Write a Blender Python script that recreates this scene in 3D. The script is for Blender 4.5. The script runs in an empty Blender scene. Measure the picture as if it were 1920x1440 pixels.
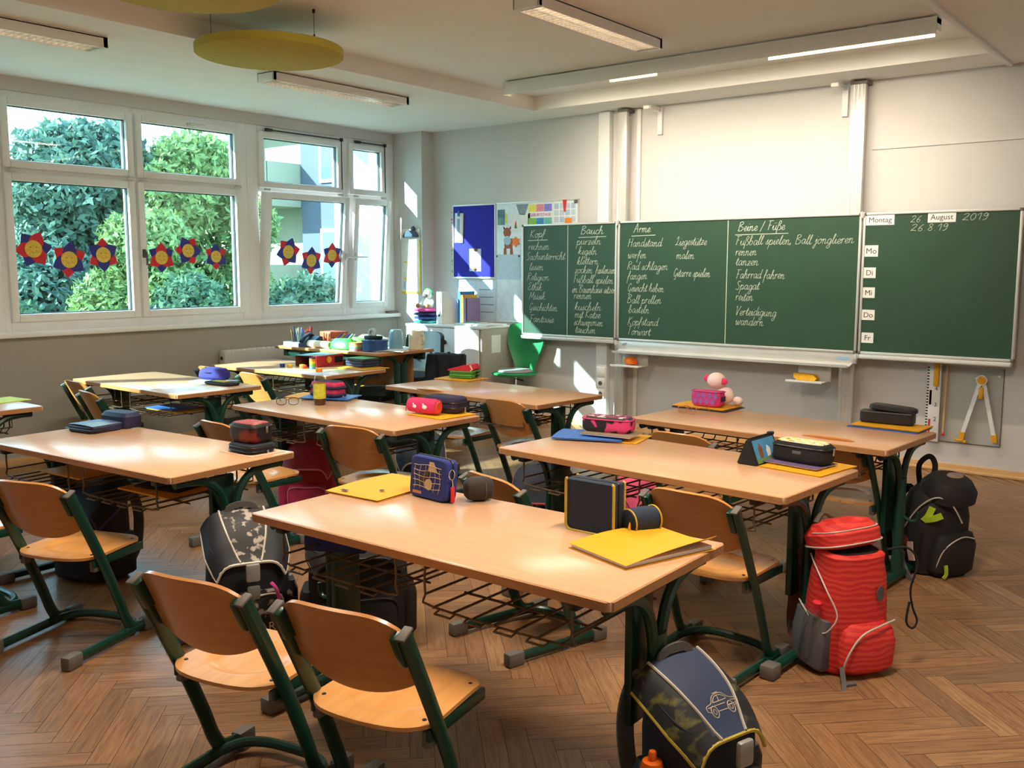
import bpy, bmesh, math, random
from mathutils import Vector, Matrix, Euler
random.seed(7)
PI = math.pi
scene = bpy.context.scene
COL = scene.collection
R = math.radians

# ------------------------------------------------------------------ camera, sky, sun, exposure
cam_d = bpy.data.cameras.new('camera')
cam = bpy.data.objects.new('camera', cam_d)
COL.objects.link(cam)
cam_d.sensor_fit = 'HORIZONTAL'; cam_d.sensor_width = 36.0
cam_d.lens = 1780.25 / 1920 * 36
cam_d.clip_start = 0.05; cam_d.clip_end = 300
_yaw, _pit, _rol = 0.670873, 0.122507, 0.00065
_f = Vector((-math.sin(_yaw)*math.cos(_pit), math.cos(_yaw)*math.cos(_pit), -math.sin(_pit)))
_r = _f.cross(Vector((0, 0, 1))).normalized(); _u = _r.cross(_f)
_r2 = _r*math.cos(_rol) + _u*math.sin(_rol); _u2 = _u*math.cos(_rol) - _r*math.sin(_rol)
cam.matrix_world = Matrix(((_r2.x, _u2.x, -_f.x, 4.2502), (_r2.y, _u2.y, -_f.y, -6.7612), (_r2.z, _u2.z, -_f.z, 1.3905), (0, 0, 0, 1)))
scene.camera = cam

SKY_STRENGTH = 4.6
SUN_STRENGTH = 15.0
w = bpy.data.worlds.new('sky'); scene.world = w; w.use_nodes = True
wn = w.node_tree.nodes; wl = w.node_tree.links
bg = wn['Background']
tc = wn.new('ShaderNodeTexCoord'); sx = wn.new('ShaderNodeSeparateXYZ'); cr = wn.new('ShaderNodeValToRGB')
wl.new(tc.outputs['Generated'], sx.inputs[0]); wl.new(sx.outputs['Z'], cr.inputs[0])
cr.color_ramp.elements[0].position = 0.0; cr.color_ramp.elements[0].color = (0.80, 0.92, 0.95, 1)
cr.color_ramp.elements[1].position = 0.7; cr.color_ramp.elements[1].color = (0.36, 0.62, 0.95, 1)
wl.new(cr.outputs[0], bg.inputs['Color']); bg.inputs['Strength'].default_value = SKY_STRENGTH

sd = bpy.data.lights.new('sun', 'SUN'); sd.energy = SUN_STRENGTH; sd.angle = R(0.55); sd.color = (1.0, 0.95, 0.86)
sun = bpy.data.objects.new('sun', sd); COL.objects.link(sun)
SUN_DIR = Vector((1.0, 1.45, -0.86)).normalized()
sun.rotation_euler = SUN_DIR.to_track_quat('-Z', 'Y').to_euler(); sun.location = (-20, -17, 17)

vs = scene.view_settings
vs.view_transform = 'Standard'; vs.look = 'None'; vs.gamma = 1.0; vs.use_curve_mapping = False
vs.exposure = 0.68
scene.cycles.max_bounces = 10
scene.cycles.diffuse_bounces = 5
scene.cycles.transparent_max_bounces = 16
scene.cycles.sample_clamp_indirect = 6.0

# ------------------------------------------------------------------ materials
def srgb(r, g, b):
    def c(v):
        v /= 255.0
        return v/12.92 if v <= 0.04045 else ((v+0.055)/1.055)**2.4
    return (c(r), c(g), c(b), 1)
MATS = {}
def mat(name, col, rough=0.5, metal=0.0, vary=0.08, scale=30.0, bump=0.0, spec=0.5, emit=None, estr=0.0, stretch=None, sheen=0.0, coat=0.0):
    if name in MATS: return MATS[name]
    m = bpy.data.materials.new(name); m.use_nodes = True
    nt = m.node_tree; b = nt.nodes['Principled BSDF']
    c = srgb(*col)
    tcn = nt.nodes.new('ShaderNodeTexCoord'); nz = nt.nodes.new('ShaderNodeTexNoise')
    nz.inputs['Scale'].default_value = scale; nz.inputs['Detail'].default_value = 4
    if stretch:
        mp = nt.nodes.new('ShaderNodeMapping'); mp.inputs['Scale'].default_value = stretch
        nt.links.new(tcn.outputs['Object'], mp.inputs[0]); nt.links.new(mp.outputs[0], nz.inputs['Vector'])
    else:
        nt.links.new(tcn.outputs['Object'], nz.inputs['Vector'])
    rp = nt.nodes.new('ShaderNodeValToRGB')
    lo = tuple(max(0, x*(1-vary)) for x in c[:3])+(1,); hi = tuple(min(1, x*(1+vary)) for x in c[:3])+(1,)
    rp.color_ramp.elements[0].position = 0.3; rp.color_ramp.elements[0].color = lo
    rp.color_ramp.elements[1].position = 0.7; rp.color_ramp.elements[1].color = hi
    nt.links.new(nz.outputs['Fac'], rp.inputs[0]); nt.links.new(rp.outputs[0], b.inputs['Base Color'])
    b.inputs['Roughness'].default_value = rough; b.inputs['Metallic'].default_value = metal
    b.inputs['Specular IOR Level'].default_value = spec
    if coat: b.inputs['Coat Weight'].default_value = coat; b.inputs['Coat Roughness'].default_value = 0.1
    if bump:
        bn = nt.nodes.new('ShaderNodeBump'); bn.inputs['Strength'].default_value = bump; bn.inputs['Distance'].default_value = 0.004
        nt.links.new(nz.outputs['Fac'], bn.inputs['Height']); nt.links.new(bn.outputs[0], b.inputs['Normal'])
    if emit:
        b.inputs['Emission Color'].default_value = srgb(*emit); b.inputs['Emission Strength'].default_value = estr
    MATS[name] = m
    return m
def two_tone(name, c1, c2, scale=20, lo=0.45, hi=0.55, rough=0.7, tex='noise', stretch=(1, 1, 1), detail=3):
    """printed fabric: two colours split by a noise / wave / voronoi pattern"""
    if name in MATS: return MATS[name]
    m = bpy.data.materials.new(name); m.use_nodes = True
    nt = m.node_tree; b = nt.nodes['Principled BSDF']
    tcn = nt.nodes.new('ShaderNodeTexCoord'); mp = nt.nodes.new('ShaderNodeMapping'); mp.inputs['Scale'].default_value = stretch
    nt.links.new(tcn.outputs['Object'], mp.inputs[0])
    if tex == 'noise':
        t = nt.nodes.new('ShaderNodeTexNoise'); t.inputs['Detail'].default_value = detail; out = t.outputs['Fac']
    elif tex == 'wave':
        t = nt.nodes.new('ShaderNodeTexWave'); t.inputs['Distortion'].default_value = 6; t.inputs['Detail'].default_value = 2; t.bands_direction = 'Z'; out = t.outputs['Fac']
    elif tex == 'checker':
        t = nt.nodes.new('ShaderNodeTexChecker'); out = t.outputs['Fac']
    else:
        t = nt.nodes.new('ShaderNodeTexVoronoi'); out = t.outputs['Distance']
    t.inputs['Scale'].default_value = scale
    nt.links.new(mp.outputs[0], t.inputs['Vector'])
    rp = nt.nodes.new('ShaderNodeValToRGB')
    rp.color_ramp.elements[0].position = lo; rp.color_ramp.elements[0].color = srgb(*c1)
    rp.color_ramp.elements[1].position = hi; rp.color_ramp.elements[1].color = srgb(*c2)
    nt.links.new(out, rp.inputs[0]); nt.links.new(rp.outputs[0], b.inputs['Base Color'])
    b.inputs['Roughness'].default_value = rough
    MATS[name] = m
    return m
def wood_mat(name, c1, c2, rough=0.3, stretch=(1.5, 14, 14), scale=6, coat=0.0, lo=0.25, hi=0.8):
    if name in MATS: return MATS[name]
    m = bpy.data.materials.new(name); m.use_nodes = True
    nt = m.node_tree; b = nt.nodes['Principled BSDF']
    tcn = nt.nodes.new('ShaderNodeTexCoord'); mp = nt.nodes.new('ShaderNodeMapping'); mp.inputs['Scale'].default_value = stretch
    nt.links.new(tcn.outputs['Object'], mp.inputs[0])
    nz = nt.nodes.new('ShaderNodeTexNoise'); nz.inputs['Scale'].default_value = scale; nz.inputs['Detail'].default_value = 6; nz.inputs['Distortion'].default_value = 0.6
    nt.links.new(mp.outputs[0], nz.inputs['Vector'])
    rp = nt.nodes.new('ShaderNodeValToRGB')
    rp.color_ramp.elements[0].position = lo; rp.color_ramp.elements[0].color = srgb(*c1)
    rp.color_ramp.elements[1].position = hi; rp.color_ramp.elements[1].color = srgb(*c2)
    nt.links.new(nz.outputs['Fac'], rp.inputs[0]); nt.links.new(rp.outputs[0], b.inputs['Base Color'])
    b.inputs['Roughness'].default_value = rough
    if coat: b.inputs['Coat Weight'].default_value = coat; b.inputs['Coat Roughness'].default_value = 0.15
    MATS[name] = m
    return m
def floor_mat():
    m = bpy.data.materials.new('oak_parquet'); m.use_nodes = True
    nt = m.node_tree; b = nt.nodes['Principled BSDF']
    at = nt.nodes.new('ShaderNodeAttribute'); at.attribute_name = 'plank'
    uv = nt.nodes.new('ShaderNodeUVMap'); uv.uv_map = 'grain'
    mp = nt.nodes.new('ShaderNodeMapping'); mp.inputs['Scale'].default_value = (3.0, 40.0, 1)
    nt.links.new(uv.outputs[0], mp.inputs[0])
    nz = nt.nodes.new('ShaderNodeTexNoise'); nz.inputs['Scale'].default_value = 2.2; nz.inputs['Detail'].default_value = 8; nz.inputs['Distortion'].default_value = 1.2
    nt.links.new(mp.outputs[0], nz.inputs['Vector'])
    rp = nt.nodes.new('ShaderNodeValToRGB')
    e = rp.color_ramp.elements
    e[0].position = 0.0; e[0].color = srgb(138, 106, 76); e[1].position = 1.0; e[1].color = srgb(184, 146, 102)
    k = e.new(0.35); k.color = srgb(150, 112, 76); k = e.new(0.7); k.color = srgb(166, 124, 84)
    nt.links.new(at.outputs['Fac'], rp.inputs[0])
    mx = nt.nodes.new('ShaderNodeMix'); mx.data_type = 'RGBA'; mx.blend_type = 'MULTIPLY'; mx.inputs['Factor'].default_value = 1.0
    r2 = nt.nodes.new('ShaderNodeValToRGB')
    r2.color_ramp.elements[0].position = 0.32; r2.color_ramp.elements[0].color = (0.62, 0.58, 0.55, 1)
    r2.color_ramp.elements[1].position = 0.6; r2.color_ramp.elements[1].color = (1.0, 1.0, 1.0, 1)
    nt.links.new(nz.outputs['Fac'], r2.inputs[0])
    nt.links.new(rp.outputs[0], mx.inputs['A']); nt.links.new(r2.outputs[0], mx.inputs['B'])
    # large worn areas
    tcn = nt.nodes.new('ShaderNodeTexCoord'); n3 = nt.nodes.new('ShaderNodeTexNoise'); n3.inputs['Scale'].default_value = 1.1; n3.inputs['Detail'].default_value = 5
    nt.links.new(tcn.outputs['Object'], n3.inputs['Vector'])
    r3 = nt.nodes.new('ShaderNodeValToRGB'); r3.color_ramp.elements[0].position = 0.35; r3.color_ramp.elements[0].color = (0.86, 0.84, 0.82, 1); r3.color_ramp.elements[1].position = 0.65; r3.color_ramp.elements[1].color = (1, 1, 1, 1)
    nt.links.new(n3.outputs['Fac'], r3.inputs[0])
    m2 = nt.nodes.new('ShaderNodeMix'); m2.data_type = 'RGBA'; m2.blend_type = 'MULTIPLY'; m2.inputs['Factor'].default_value = 1.0
    nt.links.new(mx.outputs['Result'], m2.inputs['A']); nt.links.new(r3.outputs[0], m2.inputs['B'])
    nt.links.new(m2.outputs['Result'], b.inputs['Base Color'])
    b.inputs['Roughness'].default_value = 0.34; b.inputs['Specular IOR Level'].default_value = 0.4
    return m
def glass_mat(name, tint=(0.76, 0.94, 0.95), refl=1.0):
    if name in MATS: return MATS[name]
    m = bpy.data.materials.new(name); m.use_nodes = True
    nt = m.node_tree; nt.nodes.remove(nt.nodes['Principled BSDF']); out = nt.nodes['Material Output']
    t = nt.nodes.new('ShaderNodeBsdfTransparent'); t.inputs[0].default_value = tint+(1,)
    g = nt.nodes.new('ShaderNodeBsdfGlossy'); g.inputs['Roughness'].default_value = 0.02
    lwn = nt.nodes.new('ShaderNodeLayerWeight'); lwn.inputs['Blend'].default_value = 0.5
    pw = nt.nodes.new('ShaderNodeMath'); pw.operation = 'POWER'; pw.inputs[1].default_value = 4.0
    mm = nt.nodes.new('ShaderNodeMath'); mm.operation = 'MULTIPLY_ADD'; mm.inputs[1].default_value = 0.6*refl; mm.inputs[2].default_value = 0.03*refl
    nt.links.new(lwn.outputs['Facing'], pw.inputs[0]); nt.links.new(pw.outputs[0], mm.inputs[0])
    mx = nt.nodes.new('ShaderNodeMixShader')
    nt.links.new(mm.outputs[0], mx.inputs[0]); nt.links.new(t.outputs[0], mx.inputs[1]); nt.links.new(g.outputs[0], mx.inputs[2])
    nt.links.new(mx.outputs[0], out.inputs['Surface'])
    MATS[name] = m
    return m

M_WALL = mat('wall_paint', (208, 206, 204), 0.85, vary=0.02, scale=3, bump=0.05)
M_WALLSHADE = mat('window_wall_paint', (174, 169, 160), 0.85, vary=0.02, scale=3, bump=0.05)  # wall paint darkened: shade of the backlit window wall is in the colour
M_CEIL = mat('ceiling_paint', (238, 236, 233), 0.9, vary=0.015, scale=4)
M_FLOOR = floor_mat()
M_GAP = mat('parquet_joint', (62, 42, 28), 0.7)
M_FRAME = mat('window_frame_white', (240, 240, 242), 0.35, vary=0.02)
M_WHITE = mat('white_lacquer', (232, 232, 230), 0.4, vary=0.02)
M_GREYW = mat('pale_grey_lacquer', (205, 203, 198), 0.45, vary=0.03)
M_ALU = mat('aluminium', (212, 212, 208), 0.35, metal=0.35, vary=0.04, scale=8)
M_DKMET = mat('dark_metal', (60, 62, 64), 0.4, metal=0.6)
M_GLASS = glass_mat('window_glass')
M_BOARD = mat('chalkboard_green', (43, 74, 55), 0.5, vary=0.08, scale=2.5)
M_CHALK = mat('chalk', (196, 206, 190), 0.9, vary=0.15, scale=90)
M_DESK = wood_mat('beech_laminate', (213, 164, 124), (221, 174, 134), 0.22, scale=4)
M_EDGE = wood_mat('beech_edge', (170, 118, 70), (188, 134, 84), 0.4)
M_PLY = wood_mat('beech_plywood', (214, 148, 80), (228, 168, 98), 0.28, stretch=(10, 1.5, 6), scale=4, coat=0.25)
M_PLYB = wood_mat('beech_plywood_back', (200, 132, 68), (214, 150, 84), 0.3, stretch=(1.5, 8, 9), scale=4, coat=0.25)
M_GREEN = mat('dark_green_steel', (16, 58, 46), 0.32, vary=0.06)
M_CAP = mat('grey_rubber', (104, 98, 92), 0.6)
M_WIRE = mat('bronze_wire', (92, 76, 56), 0.45, metal=0.3)
M_BASEB = wood_mat('pine_skirting', (206, 160, 104), (226, 182, 126), 0.45, stretch=(1, 10, 10))
M_YELLOW = mat('yellow_card', (228, 164, 22), 0.55, vary=0.03)
M_BLUEC = mat('blue_card', (62, 112, 190), 0.5, vary=0.04)
M_NAVY = mat('navy_fabric', (34, 46, 66), 0.85, vary=0.15, scale=200, bump=0.15)
M_BLACK = mat('black_fabric', (24, 23, 24), 0.85, vary=0.2, scale=160, bump=0.15)
M_BLACKP = mat('black_plastic', (22, 22, 24), 0.4)
M_GREYF = mat('grey_fabric', (92, 90, 88), 0.85, vary=0.12, scale=160, bump=0.1)
M_RED = mat('red_fabric', (206, 40, 34), 0.75, vary=0.1, scale=60)
M_PAPER = mat('white_paper', (238, 238, 234), 0.7, vary=0.015)
M_SILV = mat('chrome', (215, 215, 215), 0.2, metal=0.9)
M_PIPE = mat('reflective_piping', (198, 190, 176), 0.4, vary=0.05)
M_INK = mat('dark_ink', (58, 58, 62), 0.7)
def cm(name, r, g, b, rough=0.6): return mat(name, (r, g, b), rough)

# ------------------------------------------------------------------ mesh helpers
def frames(pts, closed=False):
    n = len(pts); T = []
    for i in range(n):
        a = pts[(i-1) % n] if (closed or i > 0) else pts[i]
        b = pts[(i+1) % n] if (closed or i < n-1) else pts[i]
        t = (b-a)
        T.append(t.normalized() if t.length > 1e-9 else Vector((0, 0, 1)))
    return T
def smooth_path(pts, k=5, closed=False):
    P = [Vector(p) for p in pts]; n = len(P); out = []
    rng = range(n if closed else n-1)
    for i in rng:
        if closed: p0, p1, p2, p3 = P[(i-1) % n], P[i], P[(i+1) % n], P[(i+2) % n]
        else: p0, p1, p2, p3 = P[max(i-1, 0)], P[i], P[i+1], P[min(i+2, n-1)]
        for j in range(k):
            t = j/k
            out.append(0.5*((2*p1)+(p2-p0)*t+(2*p0-5*p1+4*p2-p3)*t*t+(3*p1-p0-3*p2+p3)*t**3))
    if not closed: out.append(P[-1])
    return out
class MB:
    def __init__(s): s.bm = bmesh.new(); s.mi = 0
    def _tag(s, faces):
        for f in faces: f.material_index = s.mi
        return s
    def box(s, c, sz, r=0.0, seg=2, M=None):
        mtx = Matrix.Translation(Vector(c)) @ Matrix.Diagonal((sz[0], sz[1], sz[2], 1))
        if M is not None: mtx = M @ mtx
        d = bmesh.ops.create_cube(s.bm, size=1.0, matrix=mtx)
        vs_ = d['verts']; fs = set(f for v in vs_ for f in v.link_faces); es = list(set(e for v in vs_ for e in v.link_edges))
        s._tag(fs)
        if r > 0:
            q = bmesh.ops.bevel(s.bm, geom=es, offset=min(r, min(sz)*0.49), segments=seg, profile=0.5, affect='EDGES')
            s._tag(q['faces'])
        return s
    def b2(s, lo, hi, r=0.0, seg=2, M=None):
        return s.box([(a+b)/2 for a, b in zip(lo, hi)], [abs(b-a) for a, b in zip(lo, hi)], r, seg, M)
    def rings(s, rings, closed=False, cap=True):
        bv = [[s.bm.verts.new(p) for p in rg] for rg in rings]
        n = len(bv[0]); m = len(bv); fs = []
        for i in range(m if closed else m-1):
            a, b = bv[i], bv[(i+1) % m]
            for j in range(n):
                try: fs.append(s.bm.faces.new((a[j], a[(j+1) % n], b[(j+1) % n], b[j])))
                except ValueError: pass
        if cap and not closed:
            for rg, fl in ((bv[0], True), (bv[-1], False)):
                try: fs.append(s.bm.faces.new(list(reversed(rg)) if fl else rg))
                except ValueError: pass
        s._tag(fs); return s
    def tube(s, pts, r, n=8, closed=False, r2=None, up=None, sq=False, cap=True):
        """round / oval / rectangular tube; r along 'side', r2 along 'up'"""
        P = [Vector(p) for p in pts]; T = frames(P, closed)
        r2 = r if r2 is None else r2
        if up is None:
            up = Vector((0, 0, 1))
            if abs(T[0].dot(up)) > 0.9: up = Vector((0, 1, 0))
        else: up = Vector(up)
        rg = []; N = None
        for i, (p, t) in enumerate(zip(P, T)):
            if N is None: N = (up - t*up.dot(t)).normalized()
            else:
                N = (N - t*N.dot(t))
                N = N.normalized() if N.length > 1e-6 else (up - t*up.dot(t)).normalized()
            S = t.cross(N)
            if sq: ring = [p+S*r*a+N*r2*b for a, b in ((-1, -1), (1, -1), (1, 1), (-1, 1))]
            else: ring = [p+S*r*math.cos(2*PI*k/n)+N*r2*math.sin(2*PI*k/n) for k in range(n)]
            rg.append(ring)
        return s.rings(rg, closed, cap)
    def lathe(s, prof, c=(0, 0, 0), n=18, M=None, cap=True):
        c = Vector(c); rg = []
        for r, z in prof:
            ring = [c+Vector((r*math.cos(2*PI*k/n), r*math.sin(2*PI*k/n), z)) for k in range(n)]
            if M is not None: ring = [M @ q for q in ring]
            rg.append(ring)
        return s.rings(rg, False, cap)
    def loft(s, lv, n=28, e=2.6, M=None, cap=True):
        """superellipse sections: (z, half_w, half_d, cx, cy)"""
        rg = []
        for L in lv:
            z, hw, hd = L[0], L[1], L[2]; cx = L[3] if len(L) > 3 else 0; cy = L[4] if len(L) > 4 else 0
            ring = []
            for k in range(n):
                a = 2*PI*k/n; ca, sa = math.cos(a), math.sin(a)
                ring.append(Vector((cx+hw*math.copysign(abs(ca)**(2/e), ca), cy+hd*math.copysign(abs(sa)**(2/e), sa), z)))
            if M is not None: ring = [M @ q for q in ring]
            rg.append(ring)
        return s.rings(rg, False, cap)
    def prism(s, outline, h, M=None):
        """2D outline in XY extruded by h along +Z, then M"""
        lo = [Vector((x, y, 0)) for x, y in outline]; hi = [Vector((x, y, h)) for x, y in outline]
        if M is not None: lo = [M @ v for v in lo]; hi = [M @ v for v in hi]
        return s.rings([lo, hi])
    def sheet(s, fn, nu, nv, t):
        """surface fn(u,v)->point, thickened by t along its normal"""
        G = [[Vector(fn(i/nu, j/nv)) for j in range(nv+1)] for i in range(nu+1)]
        N = [[None]*(nv+1) for _ in range(nu+1)]
        for i in range(nu+1):
            for j in range(nv+1):
                du = G[min(i+1, nu)][j]-G[max(i-1, 0)][j]; dv = G[i][min(j+1, nv)]-G[i][max(j-1, 0)]
                N[i][j] = du.cross(dv).normalized()
        A = [[s.bm.verts.new(G[i][j]+N[i][j]*t/2) for j in range(nv+1)] for i in range(nu+1)]
        B = [[s.bm.verts.new(G[i][j]-N[i][j]*t/2) for j in range(nv+1)] for i in range(nu+1)]
        fs = []
        for i in range(nu):
            for j in range(nv):
                fs.append(s.bm.faces.new((A[i][j], A[i+1][j], A[i+1][j+1], A[i][j+1])))
                fs.append(s.bm.faces.new((B[i][j], B[i][j+1], B[i+1][j+1], B[i+1][j])))
        for i in range(nu):
            fs.append(s.bm.faces.new((A[i][0], B[i][0], B[i+1][0], A[i+1][0])))
            fs.append(s.bm.faces.new((A[i+1][nv], B[i+1][nv], B[i][nv], A[i][nv])))
        for j in range(nv):
            fs.append(s.bm.faces.new((A[0][j+1], B[0][j+1], B[0][j], A[0][j])))
            fs.append(s.bm.faces.new((A[nu][j], B[nu][j], B[nu][j+1], A[nu][j+1])))
        s._tag(fs); return s
    def ball(s, c, r, sc=(1, 1, 1), u=16, v=10, M=None):
        mtx = Matrix.Translation(Vector(c)) @ Matrix.Diagonal((sc[0]*r, sc[1]*r, sc[2]*r, 1))
        if M is not None: mtx = M @ mtx
        d = bmesh.ops.create_uvsphere(s.bm, u_segments=u, v_segments=v, radius=1.0, matrix=mtx)
        s._tag(set(f for q in d['verts'] for f in q.link_faces)); return s
    def mesh(s, name, mats, sharp=35):
        bmesh.ops.recalc_face_normals(s.bm, faces=s.bm.faces)
        me = bpy.data.meshes.new(name); s.bm.to_mesh(me); s.bm.free()
        for m in (mats if isinstance(mats, (list, tuple)) else [mats]): me.materials.append(m)
        for p in me.polygons: p.use_smooth = True
        me.set_sharp_from_angle(angle=R(sharp))
        return me
    def build(s, name, mats, parent=None, loc=None, rot=None, sharp=35):
        o = bpy.data.objects.new(name, s.mesh(name, mats, sharp)); COL.objects.link(o)
        if parent is not None: o.parent = parent
        if loc is not None: o.location = loc
        if rot is not None: o.rotation_euler = rot
        return o
def tag(o, label=None, cat=None, group=None, kind=None):
    if label: o['label'] = label
    if cat: o['category'] = cat
    if group: o['group'] = group
    if kind: o['kind'] = kind
    return o
def thing(name, label, cat, loc=(0, 0, 0), rz=0.0, group=None, rot=None):
    o = bpy.data.objects.new(name, None); COL.objects.link(o); o.empty_display_size = 0.05
    o.location = loc; o.rotation_euler = rot if rot else (0, 0, rz)
    return tag(o, label, cat, group)
def struct(name, mb, m, **k):
    o = mb.build(name, m, **k); o['kind'] = 'structure'; return o
def copy_tree(o, parent=None):
    c = o.copy(); COL.objects.link(c)
    if parent is not None: c.parent = parent
    for ch in list(o.children): copy_tree(ch, c)
    return c
def dup(root, loc, rz, label, group=None):
    c = copy_tree(root); c.location = loc; c.rotation_euler = (0, 0, rz); c['label'] = label
    if group: c['group'] = group
    return c
def lay(name, mb, m, label, cat, loc, rz=0.0, group=None, rot=None):
    """a thing that is one mesh"""
    o = mb.build(name, m, loc=loc, rot=rot if rot else (0, 0, rz)); return tag(o, label, cat, group)
def text_mesh(body, size, m, name, parent, mtx, depth=0.0006, align='CENTER'):
    cu = bpy.data.curves.new('txt', 'FONT'); cu.body = body; cu.size = size; cu.extrude = depth; cu.align_x = align; cu.align_y = 'CENTER'; cu.resolution_u = 3
    ob = bpy.data.objects.new('txt', cu); COL.objects.link(ob)
    dg = bpy.context.evaluated_depsgraph_get(); dg.update()
    me = bpy.data.meshes.new_from_object(ob.evaluated_get(dg))
    bpy.data.objects.remove(ob); bpy.data.curves.remove(cu)
    me.materials.clear(); me.materials.append(m)
    o = bpy.data.objects.new(name, me); COL.objects.link(o); o.parent = parent; o.matrix_local = mtx
    return o
ROT_WALL = Matrix.Rotation(PI/2, 4, 'X')      # text / outlines standing on a wall that faces -Y
# ------------------------------------------------------------------ room shell
XL, XN, XR, YB, YF, ZS, ZC = -2.20, -2.56, 5.4, 0.13, -9.0, 2.68, 2.79
def herringbone():
    L, W_, g = 0.42, 0.07, 0.0008
    me = bpy.data.meshes.new('floor'); vs_, fs, att, uvs, rot = [], [], [], [], []
    c = math.sqrt(0.5); uax = Vector((c, c)); vax = Vector((c, -c))
    rnd = random.Random(3)
    for n in range(-26, 27):
        for k in range(-160, 161):
            ou, ov = k*W_+n*L, k*W_-n*L
            for (a0, a1, b0, b1, hor) in ((ou, ou+L, ov, ov+W_, True), (ou+L, ou+L+W_, ov+W_-L, ov+W_, False)):
                cen = uax*((a0+a1)/2)+vax*((b0+b1)/2)
                cx, cy = cen.x+1.0, cen.y-4.0
                if not (-2.85 < cx < 5.6 and -8.6 < cy < 0.4): continue
                i0 = len(vs_)
                q = [(a0+g, b0+g), (a1-g, b0+g), (a1-g, b1-g), (a0+g, b1-g)]
                for a, b in q:
                    p = uax*a+vax*b; vs_.append((min(p.x+1.0, 5.5), min(p.y-4.0, YB+0.01), 0.0))
                fs.append((i0+3, i0+2, i0+1, i0))
                t = min(1, max(0, rnd.gauss(0.5, 0.15))); sh = rnd.random()*40
                uq = [(0, 0), (L, 0), (L, W_), (0, W_)] if hor else [(0, 0), (0, W_), (L, W_), (L, 0)]
                for j in (3, 2, 1, 0):
                    att.append(t); uvs.append((uq[j][0]+sh, uq[j][1]+sh*0.37))
    me.from_pydata(vs_, [], fs)
    ca = me.attributes.new('plank', 'FLOAT', 'CORNER')
    ca.data.foreach_set('value', att)
    ul = me.uv_layers.new(name='grain')
    ul.data.foreach_set('uv', [x for p in uvs for x in p])
    me.materials.append(M_FLOOR); me.materials.append(M_GAP)
    o = bpy.data.objects.new('floor', me); COL.objects.link(o); o['kind'] = 'structure'
    sub = MB().b2((-2.85, YF, -0.12), (XR, YB+0.2, -0.0008)).build('screed', M_GAP, parent=o)
    return o
herringbone()
struct('wall_back', MB().b2((XL-0.9, YB, -0.1), (XR+0.2, YB+0.25, ZC+0.1)), M_WALL)
struct('wall_right', MB().b2((XR, YF-0.2, -0.1), (XR+0.2, YB, ZC+0.1)), M_WALL)
struct('wall_front', MB().b2((-3, YF-0.2, -0.1), (XR, YF, ZC+0.1)), M_WALL)
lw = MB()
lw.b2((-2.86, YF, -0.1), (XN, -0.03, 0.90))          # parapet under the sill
struct('wall_left', lw, M_WALLSHADE)
struct('trim_10', MB().b2((-2.86, YF, 0.90), (XN-0.01, -6.92, 2.585)), M_WALLSHADE)     # solid part behind the camera's left
struct('trim_8', MB().b2((-2.86, YF, 2.585), (XN-0.01, -0.03, ZC)), M_WALL)     # lintel
struct('trim_9', MB().b2((-2.86, -0.03, -0.1), (XL, YB, ZC)), M_WALL)           # pier in the corner
struct('ceiling', MB().b2((-0.65, YF, ZC), (2.82, -0.30, ZC+0.12)), M_CEIL)
struct('trim_1', MB().b2((-2.9, YF, ZS), (-0.65, YB, ZC+0.12)), M_CEIL)      # lowered ceiling along the windows
struct('trim_2', MB().b2((-0.65, -0.30, ZS), (XR, YB, ZC+0.12)), M_CEIL)     # along the board wall
struct('trim_3', MB().b2((2.82, YF, ZS), (XR, -0.30, ZC+0.12)), M_CEIL)      # along the right wall
struct('trim_4', MB().b2((2.83, YF, ZS-0.016), (2.865, YB, ZS+0.002), 0.003), M_CEIL)   # thin cover strip on the ceiling
struct('trim_5', MB().b2((2.0, YB-0.008, 2.205), (XR, YB+0.001, 2.222), 0.002), M_WALL)   # cable strip on the wall
bb = MB()
bb.b2((2.28, YB-0.014, 0.0), (XR, YB, 0.055), 0.003); bb.b2((2.28, YB-0.03, 0.0), (XR, YB-0.012, 0.022), 0.006)
bb.b2((XL, YB-0.014, 0.0), (2.20, YB, 0.055), 0.003); bb.b2((XL, YB-0.03, 0.0), (2.20, YB-0.012, 0.022), 0.006)
bb.b2((2.20, YB-0.012, 0.0), (2.28, YB, 0.03), 0.002)
struct('baseboard_back', bb, M_BASEB)
struct('baseboard_left', MB().b2((XN-0.002, YF, 0), (XN+0.014, -0.03, 0.055), 0.003).b2((XL-0.002, -0.03, 0), (XL+0.014, YB, 0.055), 0.003), M_BASEB)
# sill
sl = MB(); sl.b2((XN-0.04, YF, 0.900), (XN+0.06, -0.032, 0.938), 0.008)
struct('trim_6', sl, M_FRAME)
struct('trim_7', MB().b2((-3.0, YF, 0.86), (-2.66, -0.03, 0.885), 0.003), M_ALU)     # outer metal ledge

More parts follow.
